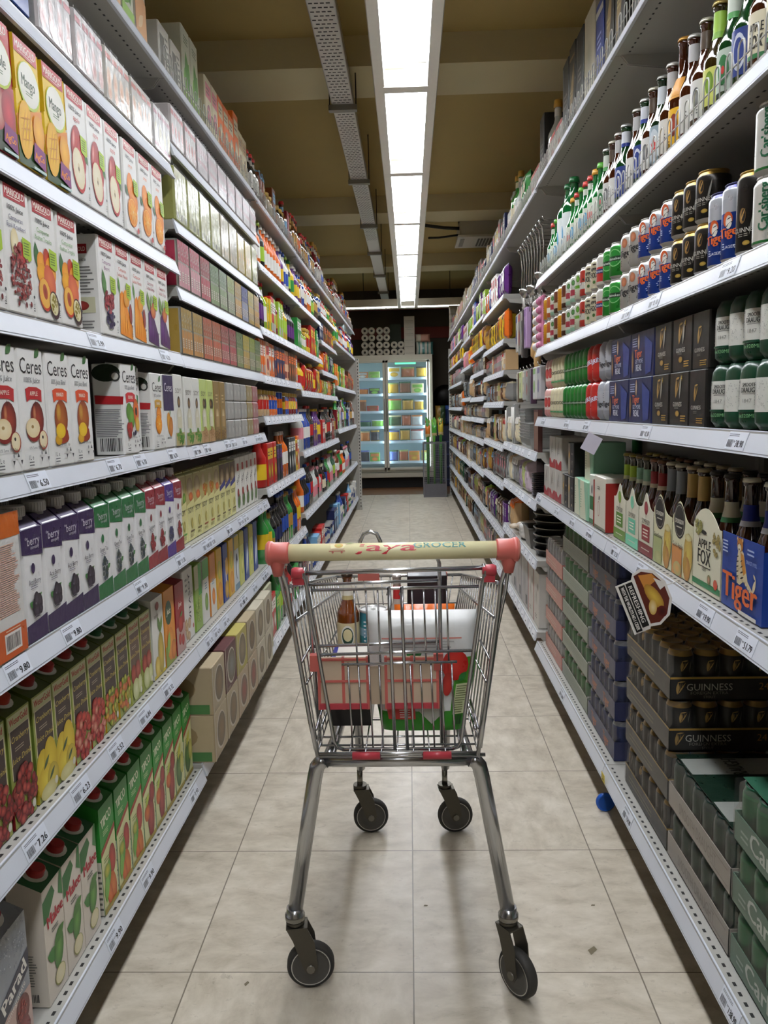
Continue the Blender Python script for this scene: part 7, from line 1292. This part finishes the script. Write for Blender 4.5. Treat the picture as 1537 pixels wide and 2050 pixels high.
g = G(); g.box(-.018, -.0012, 0, .018, -.0004, .026, 'd8c02a', 'card'); prints(g, flat(.036, -.0012), [('r', .25, .15, .75, .25, '2c2a20'), ('r', .25, .15, .33, .6, '2c2a20'), ('r', .67, .15, .75, .6, '2c2a20')]); o = new('rail_sticker', g.mesh('rail_sticker'), loc=(XR-.0015, 2.30, RS[0][0]+.004), rz=-PI/2); tag(o, 'yellow sticker on the bottom price rail of the beer side', 'sticker')
g = G(); g.lathe([(.026, 0, '1a4fa8'), (.029, .003, '1a4fa8'), (.029, .012, '1d58b8'), (.024, .016, '1d58b8'), (.022, .014, '174a9c')], 26, 0, 0, 'plastic'); g.xf(Matrix.Rotation(PI/2, 4, 'X')); o = new('plastic_disc', g.mesh('plastic_disc'), loc=(.585, 2.385, .030)); tag(o, 'round blue plastic lid standing on the floor below the bottom price rail', 'lid')
rn = random.Random(77)
for i, (x, y, a, w) in enumerate([(-.33, 2.13, .4, .012), (.40, 1.73, .9, .016), (.02, 1.9, .1, .006), (-.38, 1.62, 1.2, .008), (.44, 1.9, .2, .006)]):
    g = G(); g.poly([(-w, -w*.3, .0008), (w*.6, -w*.5, .0006), (w, w*.2, .001), (-w*.4, w*.5, .0012)], '6a6048', 'matte'); o = new('floor_scrap', g.mesh('floor_scrap'), loc=(x, y, 0), rz=a); tag(o, ('small dark scrap on the tiles left of the trolley', 'brown smear of dirt on the tiles right of the near wheel', 'tiny dark speck on the tiles under the trolley', 'small scrap on the tiles beside the juice rack', 'tiny speck on the tiles beside the beer rack')[i], 'floor litter')
# ================================================================== end of the aisle
def flat_pack(w, h, d, c, c2, kind='bag', seed=1):
    if kind == 'bag': return pillow(w, h, d, lambda u, v, s: c if .15 < v < .85 else c2, nx=8, nz=8, seed=seed, wob=.006)
    g = G(); g.prism(w, d, 0, h, .006, c, 'film'); q = h/w; prints(g, flat(w), [('r', .1, q*.6, .9, q*.9, c2), ('e', .5, q*.35, .3, q*.2, shade(c2, 1.2), c2)], 'film'); return g
rn = random.Random(909); cols = ['9cb06a', 'b86a44', 'd8cfa0', '3a5a34', 'c8a03a', 'a83a34', '5a6aa8', 'cfd6d8', '2f6a4a', '8a5a3a', '3a3a44', 'd88a4a', '7ab04a']
nmz = ['bottom', 'second', 'third', 'fourth', 'fifth', 'top']
cc = 0
fn = {'9cb06a': 'lime green', 'b86a44': 'copper brown', 'd8cfa0': 'cream', '3a5a34': 'dark green', 'c8a03a': 'mustard', 'a83a34': 'red', '5a6aa8': 'blue', 'cfd6d8': 'white', '2f6a4a': 'pine green', '8a5a3a': 'brown', '3a3a44': 'charcoal', 'd88a4a': 'orange', '7ab04a': 'grass green'}
for zi, z in enumerate(FZ):
    for di, (a, b) in enumerate(((-.98, -.39), (-.32, .27))):
        x = a; n = 0
        while x < b-.1:
            w = rn.uniform(.14, .21); h = rn.uniform(.16, .20) if di else rn.uniform(.09, .19); c1, c2 = rn.choice(cols), rn.choice(cols)
            if c1 == c2: c2 = 'cfd6d8' if c1 != 'cfd6d8' else 'a83a34'
            g = flat_pack(min(w, b-x), h, .09, c1, c2, 'bag' if rn.random() < .6 else 'box', cc+60); o = new('frozen_food_pack', g.mesh('frozen_food_pack'), loc=(x+w/2, FY+.122, z+.013))
            tag(o, '%s and %s frozen pack, %s along the %s shelf, %s freezer door' % (fn[c1], fn[c2], ORD[n], nmz[zi], ('left', 'right')[di]), 'frozen food pack', 'frozen food packs in the freezer'); x += w+.008; n += 1; cc += 1
# toilet rolls and paper packs on top of the freezer
def roll_pack(c='d9d2c2'):
    g = G(); parts = []
    for i in (0, 1):
        for j in (0, 1):
            p = G(); s0 = 0; p.lathe([(.019, 0, c), (.050, 0.0, c), (.053, .004, c), (.053, .096, c), (.05, .1, c), (.019, .1, 'b8a888'), (.018, .06, '4a3c2c'), (.0, .06, '2a221a')], 22, 0, 0, 'matte', False); p.lathe([(.019, 0.0, '5a4a38'), (.018, .02, '2a2018'), (.0, .02, '1a1410')], 16, 0, 0, 'matte', False)
            p.xf(Matrix.Translation((-.054+.108*i, .0, .054+.108*j)) @ Matrix.Rotation(-PI/2, 4, 'X')); parts.append(('toilet_roll', p))
    w = G(); w.prism(.218, .104, .0, .218, .03, 'ffffff', 'wrap', y0=-.002)
    return w, parts
wm, rp = roll_pack(); wme = wm.mesh('roll_pack_wrap'); rpm = [(n, p.mesh(n)) for n, p in rp]
for i, (x, z, l) in enumerate([(-.615, 0, 'lower left of four'), (-.385, 0, 'lower right of four'), (-.61, .222, 'upper left of four'), (-.378, .222, 'upper right of four'), (-.155, 0, 'beside the white tissue tower')]):
    o = new('toilet_roll_pack', None, loc=(x, FY+.2, 2.072+z)); tag(o, 'white four-roll toilet paper pack on the freezer, '+l, 'toilet roll pack', 'toilet roll packs on the freezer')
    for n, me in rpm: new(n, me, o)
    new('wrapper', wme, o)
tb = G(); tb.prism(.165, .12, 0, .098, .004, 'd0cabc', 'matte'); prints(tb, flat(.165), [('x', .1, .1, .9, .25, 1, 'b8b2a4')]); tb = tb.mesh('tissue_box')
for i in range(6): o = new('tissue_box', tb, loc=(.03, FY+.2, 2.072+.0985*i)); tag(o, 'white tissue box in the tower on the freezer, %s from the bottom' % ORD[i], 'tissue box', 'tissue box tower on the freezer')
g = pillow(.27, .2, .16, lambda u, v, s: '4a8a88' if int(u*8) % 2 else 'd2d4cc', seed=71, wob=.003); o = new('kitchen_roll_pack', g.mesh('kitchen_roll_pack'), loc=(.265, FY+.18, 2.072)); tag(o, 'white and teal striped kitchen roll pack on the freezer', 'kitchen roll pack')
g = pillow(.23, .12, .15, lambda u, v, s: 'd09a86' if u > .35 else 'd6cdbd', seed=72, wob=.003); o = new('kitchen_roll_pack', g.mesh('kitchen_roll_pack'), loc=(.24, FY+.18, 2.272)); tag(o, 'salmon and white paper pack on top of the striped pack', 'kitchen roll pack')
g = G(); g.box(-.09, 0, 0, .09, .1, .5, '26331c', 'matte'); o = new('green_carton', g.mesh('green_carton'), loc=(-.19, FY+.45, 2.072)); tag(o, 'tall dark green carton behind the toilet rolls', 'carton')
g = pillow(.18, .42, .12, lambda u, v, s: 'cfcac0' if int(v*9) % 2 else 'bdb6a8', seed=75, wob=.008); o = new('paper_bag', g.mesh('paper_bag'), loc=(.66, 11.2, RS[7][-1]+TOPZ)); tag(o, 'white paper bundle at the far end of the beer side top shelf', 'paper bundle')
# wire bin with bundles of greens
root = new('mesh_bin', None, loc=(.352, 11.45, 0)); tag(root, 'grey steel mesh bin standing before the freezer', 'bin')
g = G(); w, h = .155, .77
for sx in (-1, 1):
    for sy in (-1, 1): g.box(sx*w-.008, sy*w-.008, 0, sx*w+.008, sy*w+.008, h, '77767a', 'steel')
for z in (.0, h-.02):
    for s in (-1, 1): g.box(-w, s*w-.006, z, w, s*w+.006, z+.02, '77767a', 'steel'); g.box(s*w-.006, -w, z, s*w+.006, w, z+.02, '77767a', 'steel')
new('bin_frame', g.mesh('bin_frame'), root)
g = G()
for s in (-1, 1): g.box(-w, s*w-.003, .02, w, s*w+.003, .19, '6e6d72', 'steel'); g.box(s*w-.003, -w, .02, s*w+.003, w, .19, '6e6d72', 'steel')
g.box(-w, -w, .01, w, w, .016, '6e6d72', 'steel'); new('solid_panel', g.mesh('solid_panel'), root)
g = G()
for s in (-1, 1):
    for i in range(1, 12): x = -w+2*w*i/12; g.box(x-.0012, s*w-.0012, .19, x+.0012, s*w+.0012, h, '8f8e92', 'steel'); g.box(s*w-.0012, x-.0012, .19, s*w+.0012, x+.0012, h, '8f8e92', 'steel')
    for i in range(1, 24): z = .19+.024*i; g.box(-w, s*w-.0012, z-.0012, w, s*w+.0012, z+.0012, '8f8e92', 'steel'); g.box(s*w-.0012, -w, z-.0012, s*w+.0012, w, z+.0012, '8f8e92', 'steel')
new('mesh_grille', g.mesh('mesh_grille'), root)
rn = random.Random(5)
for i in range(9):
    g = G(); n = rn.randint(5, 7); c = ['3f8a2c', '5a9a34', '2f6a28', '7aa83a'][i % 4]
    for j in range(n):
        a = rn.uniform(0, 6.28); q = .012*rn.random(); tx = rn.uniform(-.028, .028); ty = rn.uniform(-.028, .028)
        g.tube([(q*math.cos(a), q*math.sin(a), .02), (q*math.cos(a)*1.5, q*math.sin(a)*1.5, .7), (tx, ty, rn.uniform(.95, 1.12))], .006, 6, c, 'plastic')
    px, py = -.09+.09*(i % 3), -.09+.09*(i//3)
    f_ = g; o = new('greens_bundle', f_.mesh('greens_bundle'), loc=(.352+px, 11.45+py, 0)); tag(o, 'bundle of long green stalks standing in the mesh bin, %s of nine by position' % ORD[i], 'greens', 'bundles of greens in the mesh bin')
    s_ = pillow(.07, .16, .05, (lambda cc_: lambda u, v, s: cc_ if v > .35 else 'd8c08a')(['d8782c', '4aa03a', 'c8b03a', 'cfc6b8', '6ab03a', 'd89a3a', 'b8502c', '8ab83a', 'c8a868'][i]), nx=6, nz=7, seed=i+80, wob=.006); w_ = new('sleeve_wrap', s_.mesh('sleeve_wrap'), o, loc=(0, -.025, .84+.012*i)); w_['label'] = 'printed plastic sleeve'
# things beside the freezer
g = G(); g.lathe([(.02, .05, '191817'), (.10, .045, '191817'), (.19, .0, '1d1c1b'), (.2, .004, '2a2827'), (.11, .055, '211f1e'), (.02, .06, '211f1e')], 30, 0, 0, 'steel'); hd = G(); hd.tube([(.19, 0, .03), (.3, 0, .06), (.38, 0, .06)], .012, 8, '141312', 'plastic')
for q in (g, hd): q.xf(Matrix.Rotation(PI/2, 4, 'X'))
o = new('hanging_pan', g.mesh('hanging_pan'), loc=(.60, Y1-.065, 1.42)); tag(o, 'large black round pan hanging on the wall beside the freezer', 'pan'); new('handle', hd.mesh('handle'), o)
g = pillow(.16, .3, .12, lambda u, v, s: 'a8843a' if u < .5 else '3f5a3a', seed=90, wob=.01); o = new('charcoal_bag', g.mesh('charcoal_bag'), loc=(.50, 12.9, .98)); tag(o, 'gold and green bag standing on the blue crate beside the freezer', 'bag')
g = pillow(.16, .3, .12, lambda u, v, s: '26355f' if v < .8 else '3a5aa0', seed=91, wob=.01); o = new('blue_bag', g.mesh('blue_bag'), loc=(.66, 12.9, .98)); tag(o, 'dark blue bag standing on the blue crate beside the freezer', 'bag')
g = G(); g.prism(.42, .3, 0, .96, .01, '23283f', 'plastic'); [g.box(-.2, -.004, .1+.2*i, .2, 0, .12+.2*i, '38406a', 'plastic') for i in range(4)]; o = new('blue_crate', g.mesh('blue_crate'), loc=(.60, 12.85, 0)); tag(o, 'tall dark blue crate standing right of the freezer', 'crate')
# every label short enough
for o in bpy.data.objects:
    l = o.get('label')
    if l and o.parent is None and len(l.split()) > 16: print('LONG', o.name, len(l.split()), l)
